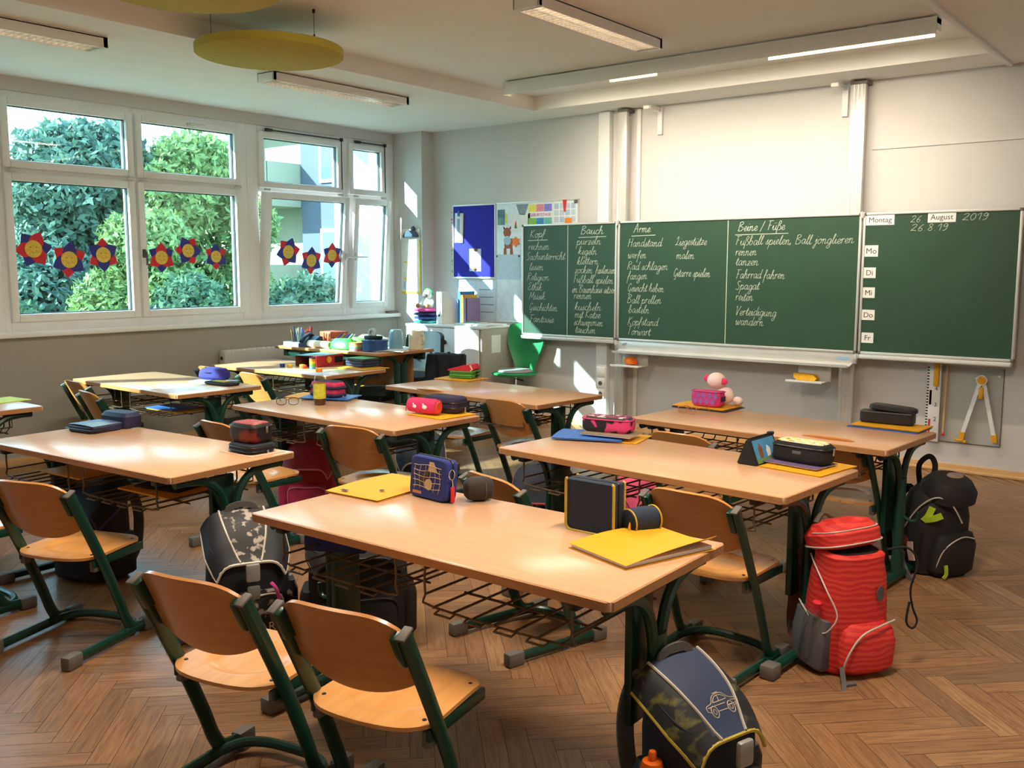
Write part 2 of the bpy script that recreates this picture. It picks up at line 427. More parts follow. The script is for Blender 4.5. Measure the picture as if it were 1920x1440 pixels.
def window(n, y0, y1, g0, g1, tilt=0.0, handle_low=None, handle_up=True, opener=False):
    root = bpy.data.objects.new('window_%d' % n, None); COL.objects.link(root); root['kind'] = 'structure'
    root.location = (XN, (y0+y1)/2, 0.93); root.empty_display_size = 0.1
    ox, oy, oz = root.location
    def L(lo, hi): return (lo[0]-ox, lo[1]-oy, lo[2]-oz), (hi[0]-ox, hi[1]-oy, hi[2]-oz)
    zb0, zb1, zt0, zt1 = 1.06, 1.98, 2.12, 2.485
    e = 0.05; xa, xb = -2.68, -2.585
    f = MB()
    for lo, hi in (((xa, y0, 0.92), (xb, g0-e, 2.60)), ((xa, g1+e, 0.92), (xb, y1, 2.60)), ((xa, g0-e, 0.92), (xb, g1+e, zb0-e)),
                   ((xa, g0-e, zb1+e), (xb, g1+e, zt0-e)), ((xa, g0-e, zt1+e), (xb, g1+e, 2.60))):
        a, b = L(lo, hi); f.b2(a, b, 0.004, 1)
    f.build('frame', M_FRAME, root)
    for nm, z0, z1, tl in (('lower_sash', zb0, zb1, tilt), ('upper_sash', zt0, zt1, 0.0)):
        px, py, pz = (-2.60-ox, (g0+g1)/2-oy, z0-e-oz)
        hw = (g1-g0)/2; h = z1-z0
        sm = MB(); d0, d1 = -0.045, 0.045; q = 0.053
        sm.b2((d0, -hw-q, -0.003), (d1, -hw, h+2*e+0.003), 0.006); sm.b2((d0, hw, -0.003), (d1, hw+q, h+2*e+0.003), 0.006)
        sm.b2((d0, -hw, -0.003), (d1, hw, e), 0.006); sm.b2((d0, -hw, h+e), (d1, hw, h+2*e+0.003), 0.006)
        so = sm.build(nm, M_FRAME, root, loc=(px, py, pz)); so.rotation_euler = (0, tl, 0)
        MB().b2((-0.004, -hw-0.005, e-0.005), (0.004, hw+0.005, h+e+0.005)).build('glass_pane', M_GLASS, so)
        gk = MB()          # dark rubber gasket line around the pane
        for lo, hi in (((-0.012, -hw, e), (0.014, -hw+0.006, h+e)), ((-0.012, hw-0.006, e), (0.014, hw, h+e)), ((-0.012, -hw, e), (0.014, hw, e+0.006)), ((-0.012, -hw, h+e-0.006), (0.014, hw, h+e))):
            gk.b2(lo, hi)
        gk.build('gasket', M_DKMET, so)
        hs = None
        if nm == 'lower_sash' and handle_low is not None:
            yy = -hw-0.03 if handle_low == 'l' else hw+0.03
            hm = MB().box((0.053, yy, h*0.47+e), (0.018, 0.026, 0.065), 0.005)
            if tl: hm.tube([(0.06, yy, h*0.47+e), (0.085, yy, h*0.47+e), (0.088, yy+0.02, h*0.47+e), (0.088, yy+0.11, h*0.47+e)], 0.008)
            else: hm.tube([(0.06, yy, h*0.47+e+0.01), (0.085, yy, h*0.47+e+0.01), (0.088, yy, h*0.47+e-0.02), (0.088, yy, h*0.47+e-0.09)], 0.008)
            hm.build('handle', M_ALU if tl else M_GREYF, so)
        if nm == 'upper_sash' and handle_up:
            hm = MB().box((0.053, 0.0, h+e+0.026), (0.018, 0.06, 0.026), 0.005).tube([(0.06, -0.01, h+e+0.026), (0.082, -0.01, h+e+0.026), (0.085, 0.02, h+e+0.026), (0.085, 0.11, h+e+0.026)], 0.008)
            hm.build('handle', M_ALU, so)
    hg = MB()
    for yy in (g0-0.02, g1-0.02):
        a, b = L((-2.55, yy, zb1+0.062), (-2.53, yy+0.06, zb1+0.08)); hg.b2(a, b, 0.003)
    hg.build('hinge', M_GREYW, root)
    if opener:
        a = Vector((-2.55-ox, g0+0.02-oy, zt1+0.068-oz)); b = Vector((-2.55-ox, g1+0.04-oy, zt1+0.068-oz))
        om = MB().tube([a, b], 0.006).box(a+Vector((0, 0.03, 0)), (0.026, 0.07, 0.024), 0.004).box(b, (0.026, 0.026, 0.03), 0.004).tube([b, b+Vector((0, 0.002, -0.45))], 0.004)
        om.build('opener_rod', M_DKMET, root)
    return root
window(1, -3.79, -2.78, -3.70, -2.845, handle_up=False)
window(2, -2.78, -1.755, -2.715, -1.885, handle_low='l')
window(3, -1.755, -0.67, -1.59, -0.765, tilt=R(5.5), handle_low='r', opener=True, handle_up=False)
window(4, -0.67, -0.03, -0.575, -0.215, tilt=R(4.5), handle_low='l', opener=True, handle_up=False)
window(5, -4.84, -3.79, -4.76, -3.885, handle_up=False)
window(6, -5.86, -4.84, -5.77, -4.93, handle_low='l')
window(7, -6.92, -5.86, -6.83, -5.95, handle_up=False)

# radiator under the window
rt = thing('radiator', 'long pale panel radiator on the wall under the open window', 'radiator', (XN, -1.1, 0.0))
rb = MB(); rb.b2((0.03, -1.03, 0.14), (0.115, 1.0, 0.70), 0.012)
rb.build('panel', M_GREYW, rt)
rg = MB()
for i in range(40): rg.b2((0.036, -1.0+i*0.05, 0.695), (0.109, -0.965+i*0.05, 0.706), 0.002)
rg.build('top_grille', M_WHITE, rt)
MB().lathe([(0.016, 0), (0.016, 0.004), (0.0, 0.004)], (0, 0, 0), 12, Matrix.Translation((0.072, -1.03, 0.64)) @ Matrix.Rotation(PI/2, 4, 'X')).build('bleed_plug', M_DKMET, rt)
MB().tube([(0.072, 1.0, 0.62), (0.072, 1.04, 0.62), (0.072, 1.055, 0.60), (0.072, 1.055, 0.0)], 0.011).lathe([(0.0, 0), (0.02, 0), (0.022, 0.05), (0.014, 0.06), (0, 0.06)], (0.072, 1.055, 0.62), 12).build('valve', M_WHITE, rt)
MB().b2((0.0, -0.8, 0.2), (0.032, -0.75, 0.65)).b2((0.0, 0.7, 0.2), (0.032, 0.75, 0.65)).build('bracket', M_GREYW, rt)

# ------------------------------------------------------------------ paper flowers on the panes
C_RED = cm('card_red', 214, 36, 52); C_DBL = cm('card_dark_blue', 48, 48, 140); C_OCH = mat('card_ochre', (232, 196, 84), 0.7, vary=0.12, scale=60)
def flower(loc, size, rz, first, label, tilt=0.0):
    t = thing('paper_flower', label, 'paper flower', loc, group='paper flowers stuck on the window panes', rot=(0, tilt, 0))
    for k in range(6):
        a = rz+k*PI/3
        out = [(0.0, -0.26), (0.35, -0.40), (0.62, -0.38), (0.84, -0.2), (1.04, 0.0), (0.84, 0.2), (0.62, 0.38), (0.35, 0.40), (0.0, 0.26)]
        M = Matrix(((0, 0, 1, 0), (1, 0, 0, 0), (0, 1, 0, 0), (0, 0, 0, 1))) @ Matrix.Rotation(a, 4, 'Z') @ Matrix.Diagonal((size, size, 1, 1))
        M = Matrix.Translation((0.0005*(k % 2), 0, 0)) @ M
        po = MB().prism(out, 0.0008, M).build('petal', (C_RED if (k+first) % 2 else C_DBL), t)
    Mc = Matrix(((0, 0, 1, 0.0014), (1, 0, 0, 0), (0, 1, 0, 0), (0, 0, 0, 1)))
    MB().lathe([(0.0, 0), (size*0.47, 0), (size*0.47, 0.001), (0, 0.001)], (0, 0, 0), 24, Mc).build('centre', C_OCH, t)
    fm = MB()
    for sy in (-0.16, 0.16): fm.lathe([(0, 0.001), (size*0.045, 0.001), (size*0.045, 0.0014), (0, 0.0014)], (sy*size, 0.1*size, 0), 8, Mc)
    fm.tube([Mc @ Vector((math.cos(x)*size*0.2, math.sin(x)*size*0.2-0.02*size, 0.0012)) for x in [PI*1.15+i*PI*0.7/6 for i in range(7)]], 0.0012, 4)
    fm.build('drawn_face', cm('drawn_brown', 170, 120, 50), t)
XG = -2.594
FL = [(-3.565, 1.515, 0.128, 2.2, 0, 'red and blue paper flower on the left big pane, nearest its left edge'),
      (-3.313, 1.442, 0.128, 0.4, 1, 'red and blue paper flower hanging lowest in the middle of the left big pane'),
      (-3.052, 1.479, 0.122, 1.6, 1, 'red and blue paper flower on the left big pane, nearest the handle post'),
      (-2.574, 1.463, 0.115, 0.52, 0, 'paper flower low on the second big pane, beside the grey window handle'),
      (-2.335, 1.52, 0.115, 1.0, 1, 'paper flower sitting highest in the middle of the second big pane'),
      (-2.078, 1.475, 0.105, 0.52, 1, 'paper flower on the second big pane, nearest its right edge')]
for y, z, s, rz, fi, lb in FL: flower((XG, y, z), s, rz, fi, lb)
for y, z, s, rz, fi, lb in [(-1.372, 1.525, 0.125, 0.2, 1, 'paper flower on the tilted pane, left one of its three'), (-1.111, 1.45, 0.12, 0.5, 1, 'paper flower hanging lowest in the middle of the tilted pane'), (-0.87, 1.50, 0.112, 0.55, 0, 'paper flower on the tilted pane, nearest the silver handle')]:
    h = z-1.01
    flower((-2.60+math.sin(R(5.5))*h+0.0062, y, 1.01+math.cos(R(5.5))*h), s, rz, fi, lb, R(5.5))

# ------------------------------------------------------------------ lamps
M_LAMP = mat('lamp_tube', (255, 240, 215), 0.5, emit=(255, 220, 175), estr=3.5)
M_LAMPW = mat('lamp_tube_dim', (255, 240, 225), 0.5, emit=(255, 226, 190), estr=2.0)
WARM = (1.0, 0.87, 0.72)
def area(name, parent, loc, rot, sx_, sy_, power, col=WARM, spread=PI):
    d = bpy.data.lights.new(name, 'AREA'); d.shape = 'RECTANGLE'; d.size = sx_; d.size_y = sy_; d.energy = power; d.color = col; d.spread = spread
    o = bpy.data.objects.new(name, d); COL.objects.link(o); o.parent = parent; o.location = loc; o.rotation_euler = rot
    return o
def louvre_lamp(loc, label, group, power, z, tubem):
    t = thing('ceiling_lamp', label, 'ceiling lamp', (loc[0], loc[1], z), group=group)
    h = 0.065; wd = 0.085; ln = 0.635
    b = MB(); b.b2((-wd, -ln, -0.014), (wd, ln, 0.0), 0.002)
    for s in (-1, 1):
        b.b2((s*wd, -ln, -h), (s*(wd-0.010), ln, -0.004), 0.002); b.b2((-wd, s*ln, -h), (wd, s*(ln-0.03), -0.004), 0.003)
    b.build('housing', M_WHITE, t)
    lv = MB()
    for i in range(30): lv.b2((-wd+0.012, -0.585+i*0.0403, -h+0.004), (wd-0.012, -0.581+i*0.0403, -h+0.034))
    lv.b2((-0.002, -0.6, -h+0.004), (0.002, 0.6, -h+0.03))
    lv.build('louvre', M_SILV, t)
    tb = MB()
    for s in (-0.04, 0.04): tb.tube([(s, -0.58, -0.028), (s, 0.58, -0.028)], 0.009, 8)
    tb.build('fluorescent_tube', tubem, t)
    if power: area('lamp_light', t, (0, 0, -h-0.006), (0, 0, 0), 0.15, 1.18, power)
    return t
louvre_lamp((-1.08, -2.05), 'white louvred ceiling lamp nearest the paper flowers on the tilted pane', 'louvred ceiling lamps', 0, ZS, M_LAMPW)
louvre_lamp((-1.08, -4.46), 'white louvred ceiling lamp at the left picture edge above the left window', 'louvred ceiling lamps', 0, ZS, M_LAMPW)
louvre_lamp((1.12, -2.07), 'lit white louvred ceiling lamp in front of the long board lamp', 'louvred ceiling lamps', 7, ZC, M_LAMP)
louvre_lamp((1.12, -4.5), 'white louvred ceiling lamp overhead, behind the yellow discs', 'louvred ceiling lamps', 36, ZC, M_LAMP)
louvre_lamp((3.3, -4.4), 'white louvred ceiling lamp overhead to the right of the camera', 'louvred ceiling lamps', 38, ZS, M_LAMP)

bl = thing('board_lamp', 'long white linear lamp hung from the ceiling in front of the chalkboard', 'lamp', (1.14, -0.95, ZC))
hb = MB(); hb.b2((-1.55, -0.05, -0.05), (1.55, 0.045, -0.012), 0.004)
hb.b2((-1.55, -0.052, -0.105), (1.55, -0.044, -0.03), 0.002)
hb.b2((-1.55, -0.05, -0.105), (-1.545, 0.045, -0.012)).b2((1.545, -0.05, -0.085), (1.55, 0.045, -0.012))
hb.build('housing', M_WHITE, bl)
sp = MB()
for x in (-1.2, 0, 1.2): sp.b2((x-0.04, -0.02, -0.013), (x+0.04, 0.02, 0.0))
sp.build('ceiling_mount', M_WHITE, bl)
for x0, x1, zz in ((-1.53, -0.64, -0.062), (-0.62, -0.25, -0.103), (-0.23, 0.53, -0.062), (0.55, 1.53, -0.106)):
    MB().tube([(x0, -0.006, zz), (x1, -0.006, zz)], 0.009, 10).build('fluorescent_tube', M_LAMP, bl)
area('board_light', bl, (0, 0.03, -0.09), (R(42), 0, 0), 2.9, 0.05, 19, (1.0, 0.86, 0.68), R(110))

# acoustic discs
M_DISC = mat('acoustic_felt_ochre', (178, 162, 62), 0.95, vary=0.05, scale=60)
def disc(loc, label):
    t = thing('acoustic_disc', label, 'acoustic panel', loc, group='yellow acoustic discs hung from the ceiling')
    MB().lathe([(0.0, 0), (0.40, 0), (0.412, 0.006), (0.412, 0.044), (0.405, 0.05), (0, 0.05)], n=64).build('felt_disc', M_DISC, t)
    for a in (0.15, 2.25, 4.4):
        x, y = 0.33*math.cos(a), 0.33*math.sin(a)
        wo = MB().tube([(x, y, 0.05), (x, y, ZC-loc[2]+0.0)], 0.0015, 5).build('hanging_wire', M_DKMET, t)
        MB().lathe([(0.0, 0.05), (0.006, 0.05), (0.009, 0.06), (0.004, 0.085), (0, 0.085)], (x, y, 0), 8).lathe([(0.0, ZC-loc[2]-0.022), (0.008, ZC-loc[2]-0.02), (0.009, ZC-loc[2]), (0, ZC-loc[2])], (x, y, 0), 8).build('wire_clamp', M_DKMET, wo)
disc((-0.29, -3.25, 2.575), 'ochre yellow felt disc hanging fully in view below the ceiling')
disc((0.42, -4.24, 2.60), 'ochre yellow felt disc cut off by the top picture edge')
# ------------------------------------------------------------------ handwriting: a small single-stroke script
G = {
'a': (.95, "0.72,0.82 0.4,1 0.1,0.6 0.2,0.06 0.5,0.12 0.74,0.9|0.74,0.95 0.68,0.25 0.82,0 1.0,0.25"),
'b': (.9, "0,0.35 0.4,1.5 0.36,2 0.2,1.7 0.16,0.2 0.42,0 0.72,0.4 0.6,0.88 0.26,0.72"),
'c': (.72, "0.58,0.86 0.36,1 0.08,0.55 0.24,0.02 0.55,0.06 0.75,0.3"),
'd': (.95, "0.7,0.82 0.4,1 0.1,0.6 0.2,0.06 0.5,0.12 0.74,0.8|0.86,2 0.7,0.3 0.8,0 1.0,0.25"),
'e': (.7, "0,0.35 0.45,0.5 0.56,0.85 0.35,1 0.1,0.5 0.3,0 0.75,0.3"),
'f': (.65, "0,0.3 0.42,1.4 0.46,1.95 0.26,1.8 0.16,0.5 0.02,-0.85|0.0,0.72 0.55,0.85"),
'g': (.9, "0.72,0.82 0.4,1 0.1,0.6 0.2,0.06 0.5,0.12 0.74,0.9|0.74,0.95 0.62,-0.6 0.3,-0.95 0.12,-0.6 0.9,0.25"),
'h': (.95, "0,0.35 0.38,1.6 0.34,2 0.18,1.5 0.08,0|0.1,0.5 0.42,1 0.62,0.8 0.56,0.15 0.74,0 1.0,0.28"),
'i': (.45, "0,0.3 0.2,1 0.16,0.15 0.3,0 0.5,0.28|0.3,1.42 0.32,1.5"),
'j': (.5, "0.1,0.4 0.34,1 0.22,-0.6 0,-0.95 -0.12,-0.6 0.5,0.25|0.42,1.42 0.44,1.5"),
'k': (.85, "0,0.35 0.38,1.6 0.34,2 0.18,1.5 0.08,0|0.12,0.45 0.52,1 0.46,0.62 0.2,0.5 0.6,0 0.88,0.25"),
'l': (.48, "0,0.35 0.38,1.6 0.34,2 0.16,1.4 0.16,0.2 0.3,0 0.52,0.28"),
'm': (1.35, "0,0.6 0.18,1 0.14,0|0.16,0.6 0.42,1 0.56,0.8 0.5,0|0.54,0.6 0.82,1 0.98,0.8 0.94,0.15 1.1,0 1.38,0.28"),
'n': (.95, "0,0.6 0.18,1 0.14,0|0.16,0.6 0.44,1 0.6,0.8 0.55,0.15 0.7,0 0.98,0.28"),
'o': (.85, "0.5,1 0.14,0.75 0.16,0.1 0.5,0.05 0.7,0.55 0.5,1 0.9,0.8"),
'p': (.9, "0,0.5 0.2,1 0.0,-0.95|0.14,0.6 0.46,1 0.7,0.6 0.5,0.05 0.16,0.12 0.5,0.0 0.92,0.28"),
'r': (.68, "0,0.6 0.18,1 0.14,0|0.16,0.6 0.38,1 0.66,0.85"),
's': (.62, "0,0.2 0.40,1.05 0.34,0.75 0.46,0.3 0.30,0.02 0.08,0.06|0.36,0.04 0.64,0.3"),
't': (.55, "0,0.3 0.34,1.7 0.2,0.2 0.34,0 0.6,0.28|0.04,1.1 0.56,1.18"),
'u': (.92, "0,0.4 0.16,1 0.14,0.2 0.34,0 0.6,0.4 0.7,1|0.7,1 0.66,0.2 0.78,0 0.98,0.28"),
'w': (1.2, "0,0.6 0.14,1 0.16,0.15 0.36,0.02 0.58,0.9|0.58,0.9 0.62,0.1 0.84,0.05 1.02,0.95 1.22,0.85"),
'z': (.75, "0.08,0.9 0.6,0.95 0.1,0.05 0.4,0.12 0.78,0.1|0.14,0.5 0.56,0.55"),
'ß': (.85, "0,-0.8 0.2,1.6 0.46,1.95 0.62,1.6 0.36,1.05 0.7,0.7 0.66,0.1 0.34,0.0"),
'ü': (.92, "0,0.4 0.16,1 0.14,0.2 0.34,0 0.6,0.4 0.7,1|0.7,1 0.66,0.2 0.78,0 0.98,0.28|0.26,1.4 0.28,1.52|0.58,1.4 0.6,1.52"),
'A': (1.2, "0,0 0.5,1.95 0.62,2 0.9,0.05|0.2,0.8 0.9,0.85"),
'B': (1.15, "0.2,1.95 0.1,0|0.1,1.8 0.6,2 0.85,1.6 0.3,1.08 0.95,0.7 0.7,0.05 0.05,0.0"),
'E': (.95, "0.8,1.75 0.45,2 0.2,1.6 0.5,1.1 0.1,0.6 0.3,0 0.85,0.3"),
'F': (1.0, "0.36,1.85 0.2,0|0.0,1.95 0.95,2.0|0.2,1.0 0.7,1.05"),
'G': (1.05, "0.85,1.6 0.5,2 0.1,1.1 0.3,0.1 0.75,0.5 0.8,0.9|0.8,0.9 0.7,-0.5 0.3,-0.5"),
'H': (1.2, "0.2,1.9 0.1,0|0.95,2 0.85,0|0.1,1.0 0.95,1.1"),
'K': (1.1, "0.2,1.95 0.1,0|0.9,1.95 0.18,0.95 0.95,0.0"),
'L': (1.0, "0.1,1.4 0.5,2 0.4,0.6 0.0,0.05 0.4,0.2 0.95,0.05"),
'M': (1.4, "0,0 0.3,1.9|0.3,1.9 0.6,0.5 1.05,2|1.05,2 1.15,0.1 1.4,0.2"),
'R': (1.1, "0.2,1.95 0.1,0|0.1,1.8 0.6,2 0.85,1.5 0.25,1.0 0.95,0.0"),
'S': (.95, "0.8,1.7 0.5,2 0.2,1.5 0.7,0.7 0.5,0.05 0.0,0.2"),
'T': (1.0, "0.45,1.9 0.3,0|0.0,2.0 0.95,2.05"),
'V': (1.05, "0,1.8 0.2,2 0.35,0|0.35,0 0.9,1.95 1.05,1.9"),
'0': (.9, "0.45,2 0.1,1.2 0.3,0 0.7,0.6 0.7,1.6 0.45,2"), '1': (.7, "0.05,1.3 0.5,2 0.4,0"),
'2': (.95, "0.1,1.6 0.5,2 0.75,1.5 0.05,0.05|0.05,0.05 0.4,0.15 0.85,0.0"),
'6': (.9, "0.75,1.95 0.25,1.0 0.2,0.2 0.5,0 0.7,0.5 0.4,0.9 0.18,0.5"),
'8': (.9, "0.7,1.8 0.4,2 0.25,1.5 0.7,0.6 0.45,0 0.15,0.4 0.6,1.3 0.7,1.8"),
'9': (.9, "0.7,1.6 0.4,2 0.15,1.4 0.4,1.1 0.7,1.6|0.72,1.7 0.55,0.3 0.15,0.0"),
':': (.5, "0.2,0.15 0.22,0.2|0.3,1.0 0.32,1.05"), '.': (.5, "0.2,0.0 0.22,0.06"), ',': (.4, "0.15,0.2 0.05,-0.35"),
'/': (.8, "0.0,-0.2 0.6,2.1"), ' ': (.6, ""),
}
def chalk_line(text, x, z, width, parent, y=-0.004, hmax=0.034, r=0.0017, under=False, m=None):
    rnd = random.Random(hash(text) % 1000 if False else sum(map(ord, text)))
    tot = sum(G[ch][0] for ch in text)
    sx_ = width/tot; sz = min(hmax, sx_*1.25); mb = MB(); px = 0.0; sl_ = 0.22
    for ch in text:
        adv, st = G[ch]
        jit = rnd.uniform(-0.08, 0.08)
        for s in (st.split('|') if st else []):
            pts = [tuple(float(v) for v in q.split(',')) for q in s.split()]
            P = [Vector((x+(px+a)*sx_+sl_*(b)*sz, y, z+(b+jit)*sz)) for a, b in pts]
            P = smooth_path(P, 4) if len(P) > 2 else P
            mb.tube(P, r, 5, up=(0, -1, 0), r2=0.0008)
        px += adv
    if under: mb.tube([(x-0.02, y, z-0.028), (x+width+0.03, y, z-0.024)], 0.003, 5, up=(0, -1, 0), r2=0.0008)
    return mb.build('chalk_writing', m or M_CHALK, parent)

# ------------------------------------------------------------------ chalkboard
bd = thing('chalkboard', 'wide green three-part chalkboard with chalk word lists on the back wall', 'chalkboard', (0, 0, 0))
ZB0, ZB1 = 0.785, 1.765
def panel(name, x0, x1):
    p = MB().b2((x0+0.012, 0.0, ZB0+0.015), (x1-0.012, 0.018, ZB1-0.012)).build(name, M_BOARD, bd)
    f = MB(); a = 0.016
    f.b2((x0, -0.008, ZB0), (x0+a, 0.03, ZB1), 0.003); f.b2((x1-a, -0.008, ZB0), (x1, 0.03, ZB1), 0.003)
    f.b2((x0+a, -0.008, ZB1-a), (x1-a, 0.03, ZB1), 0.003); f.b2((x0+a, -0.008, ZB0), (x1-a, 0.03, ZB0+0.018), 0.003)
    f.build('frame', M_ALU, p)
    cp = MB()
    for xx in (x0, x1-0.02):
        for zz in (ZB0, ZB1-0.02): cp.b2((xx-0.001, -0.010, zz-0.001), (xx+0.021, 0.031, zz+0.021), 0.004)
    cp.build('corner_cap', M_CAP, p)
    return p
pl_, pc_, pr_ = panel('left_wing', -1.0, -0.006), panel('centre_panel', 0.006, 1.994), panel('right_wing', 2.006, 3.0)
lt = MB().b2((-1.0, -0.022, ZB0-0.03), (-0.02, 0.02, ZB0-0.002), 0.004).build('wing_ledge', M_ALU, pl_)
MB().b2((2.02, -0.028, ZB0-0.03), (2.99, 0.02, ZB0-0.002), 0.004).b2((2.03, -0.05, ZB0-0.03), (2.99, -0.026, ZB0-0.012), 0.004).build('wing_ledge', M_ALU, pr_)
for x in (0.0, 2.0):
    for z in (ZB0-0.02, ZB1-0.012): MB().box((x, 0.0, z), (0.03, 0.034, 0.034), 0.005).tube([(x, -0.012, z-0.022), (x, -0.012, z+0.022)], 0.009).build('hinge', M_ALU, bd)
MB().b2((0.0, 0.0, ZB0-0.075), (2.0, 0.022, ZB0-0.003), 0.003).build('lower_panel', M_ALU, bd)
ty = [(0.0, ZB0-0.072), (-0.05, ZB0-0.088), (-0.098, ZB0-0.088), (-0.105, ZB0-0.078), (-0.112, ZB0-0.078), (-0.112, ZB0-0.096), (-0.05, ZB0-0.100), (0.0, ZB0-0.084)]
MB().rings([[Vector((x, y, z)) for y, z in ty] for x in (0.03, 1.97)]).build('chalk_tray', M_ALU, bd)
ms_ = MB()
for k in range(3): ms_.tube([(0.068+k*0.015+0.006*math.cos(a), -0.001, ZB0-0.036+k*0.004+0.009*math.sin(a)) for a in [i*2*PI/10 for i in range(9)]], 0.0016, 4, up=(0, -1, 0), r2=0.0006)
ms_.build('maker_sticker', M_INK, bd)
MB().b2((1.86, -0.002, ZB0-0.05), (1.95, 0.0, ZB0-0.028)).build('maker_plate', cm('pale_blue_plate', 150, 180, 205), bd)
for x in (-0.505, 0.985):
    MB().b2((x-0.003, -0.0006, ZB0+0.02), (x+0.003, 0.0005, ZB1-0.016)).build('ruled_line', M_CHALK, bd)
# rails carrying the board
for x0, x1 in ((-0.03, 0.055), (1.868, 1.972)):
    rl = MB(); rl.b2((x0, 0.022, 0.0), (x1, 0.062, 2.66), 0.004); rl.b2((x0+0.02, 0.06, 0.0), (x1-0.02, YB, 2.62))
    for i in range(1, 4): rl.b2((x0+(x1-x0)*i/4-0.002, 0.020, 0.0), (x0+(x1-x0)*i/4+0.002, 0.024, 2.66))
    ro = rl.build('rail', M_ALU, bd)
    MB().b2((x0-0.004, 0.018, 2.645), (x1+0.012, YB, 2.668), 0.004).build('rail_cap', M_CAP, ro)
WORDS = [('Kopf', -0.915, 1.651, 0.166), ('rechnen', -0.932, 1.544, 0.226), ('Sachunterricht', -0.955, 1.455, 0.42), ('lesen', -0.921, 1.364, 0.156), ('Religion', -0.945, 1.274, 0.241), ('Ethik', -0.937, 1.187, 0.156), ('Musik', -0.923, 1.106, 0.179), ('Geschichten', -0.922, 1.008, 0.309), ('Fantasie', -0.919, 0.904, 0.27), ('Bauch', -0.372, 1.669, 0.228), ('purzeln', -0.413, 1.58, 0.246), ('kegeln', -0.396, 1.497, 0.189), ('klettern', -0.407, 1.414, 0.214), ('zocken', -0.43, 1.338, 0.18), ('faulenzen', -0.217, 1.337, 0.195), ('Fußball', -0.447, 1.257, 0.206), ('spielen', -0.218, 1.253, 0.177), ('im Baumhaus sitzen', -0.456, 1.174, 0.443), ('rennen', -0.439, 1.121, 0.183), ('kuscheln', -0.429, 1.024, 0.272), ('mit Katze', -0.428, 0.961, 0.263), ('schwimmen', -0.434, 0.895, 0.295), ('tauchen', -0.42, 0.83, 0.208), ('Arme:', 0.152, 1.671, 0.171), ('Handstand', 0.096, 1.556, 0.316), ('werfen', 0.097, 1.461, 0.173), ('Rad schlagen', 0.093, 1.37, 0.378), ('fangen', 0.098, 1.293, 0.184), ('Gewicht heben', 0.1, 1.193, 0.338), ('Ball prellen', 0.098, 1.097, 0.319), ('basteln', 0.111, 1.017, 0.197), ('Kopfstand', 0.105, 0.916, 0.287), ('Torwart', 0.106, 0.837, 0.215), ('Liegestütze', 0.536, 1.562, 0.272), ('malen', 0.544, 1.454, 0.159), ('Gitarre spielen', 0.523, 1.316, 0.32), ('Beine / Füße', 1.066, 1.662, 0.368), ('Fußball spielen, Ball jonglieren', 1.047, 1.558, 0.894), ('rennen', 1.049, 1.479, 0.171), ('tanzen', 1.055, 1.405, 0.182), ('Fahrrad fahren', 1.059, 1.306, 0.386), ('Spagat', 1.061, 1.222, 0.189), ('reiten', 1.06, 1.139, 0.143), ('Verteidigung', 1.061, 1.028, 0.33), ('wandern', 1.066, 0.953, 0.226), ('26.', 2.317, 1.691, 0.085), ('2019', 2.641, 1.697, 0.159), ('26.8.19', 2.32, 1.635, 0.239)]
for t_, x_, z_, w_ in WORDS:
    o_ = chalk_line(t_, x_, z_, w_, bd, y=-0.0006, hmax=0.022 if t_[0].isdigit() else 0.034, under=t_ in ('Kopf', 'Bauch', 'Arme:', 'Beine / Füße'), r=0.0022 if t_ in ('Kopf', 'Bauch', 'Arme:', 'Beine / Füße') else 0.0017)
def card(x, z, wd, h, body, label):
    t = thing('magnetic_word_card', label, 'word card', (x, -0.0005, z), group='white word cards on the right board wing')
    MB().b2((-wd/2, -0.0022, -h/2), (wd/2, 0.0004, h/2)).build('card', M_PAPER, t)
    text_mesh(body, h*0.72, M_INK, 'printed_word', t, Matrix.Translation((0, -0.0026, -0.002)) @ ROT_WALL, 0.0003)
for x, z, wd, h, b in ((2.118, 1.715, 0.19, 0.072, 'Montag'), (2.517, 1.722, 0.175, 0.07, 'August'), (2.068, 1.503, 0.092, 0.078, 'Mo'), (2.062, 1.353, 0.085, 0.073, 'Di'), (2.062, 1.215, 0.085, 0.073, 'Mi'), (2.066, 1.06, 0.088, 0.072, 'Do'), (2.068, 0.9, 0.082, 0.072, 'Fr')):
    card(x, z, wd, h, b, 'white magnetic card printed %s on the right board wing' % b)

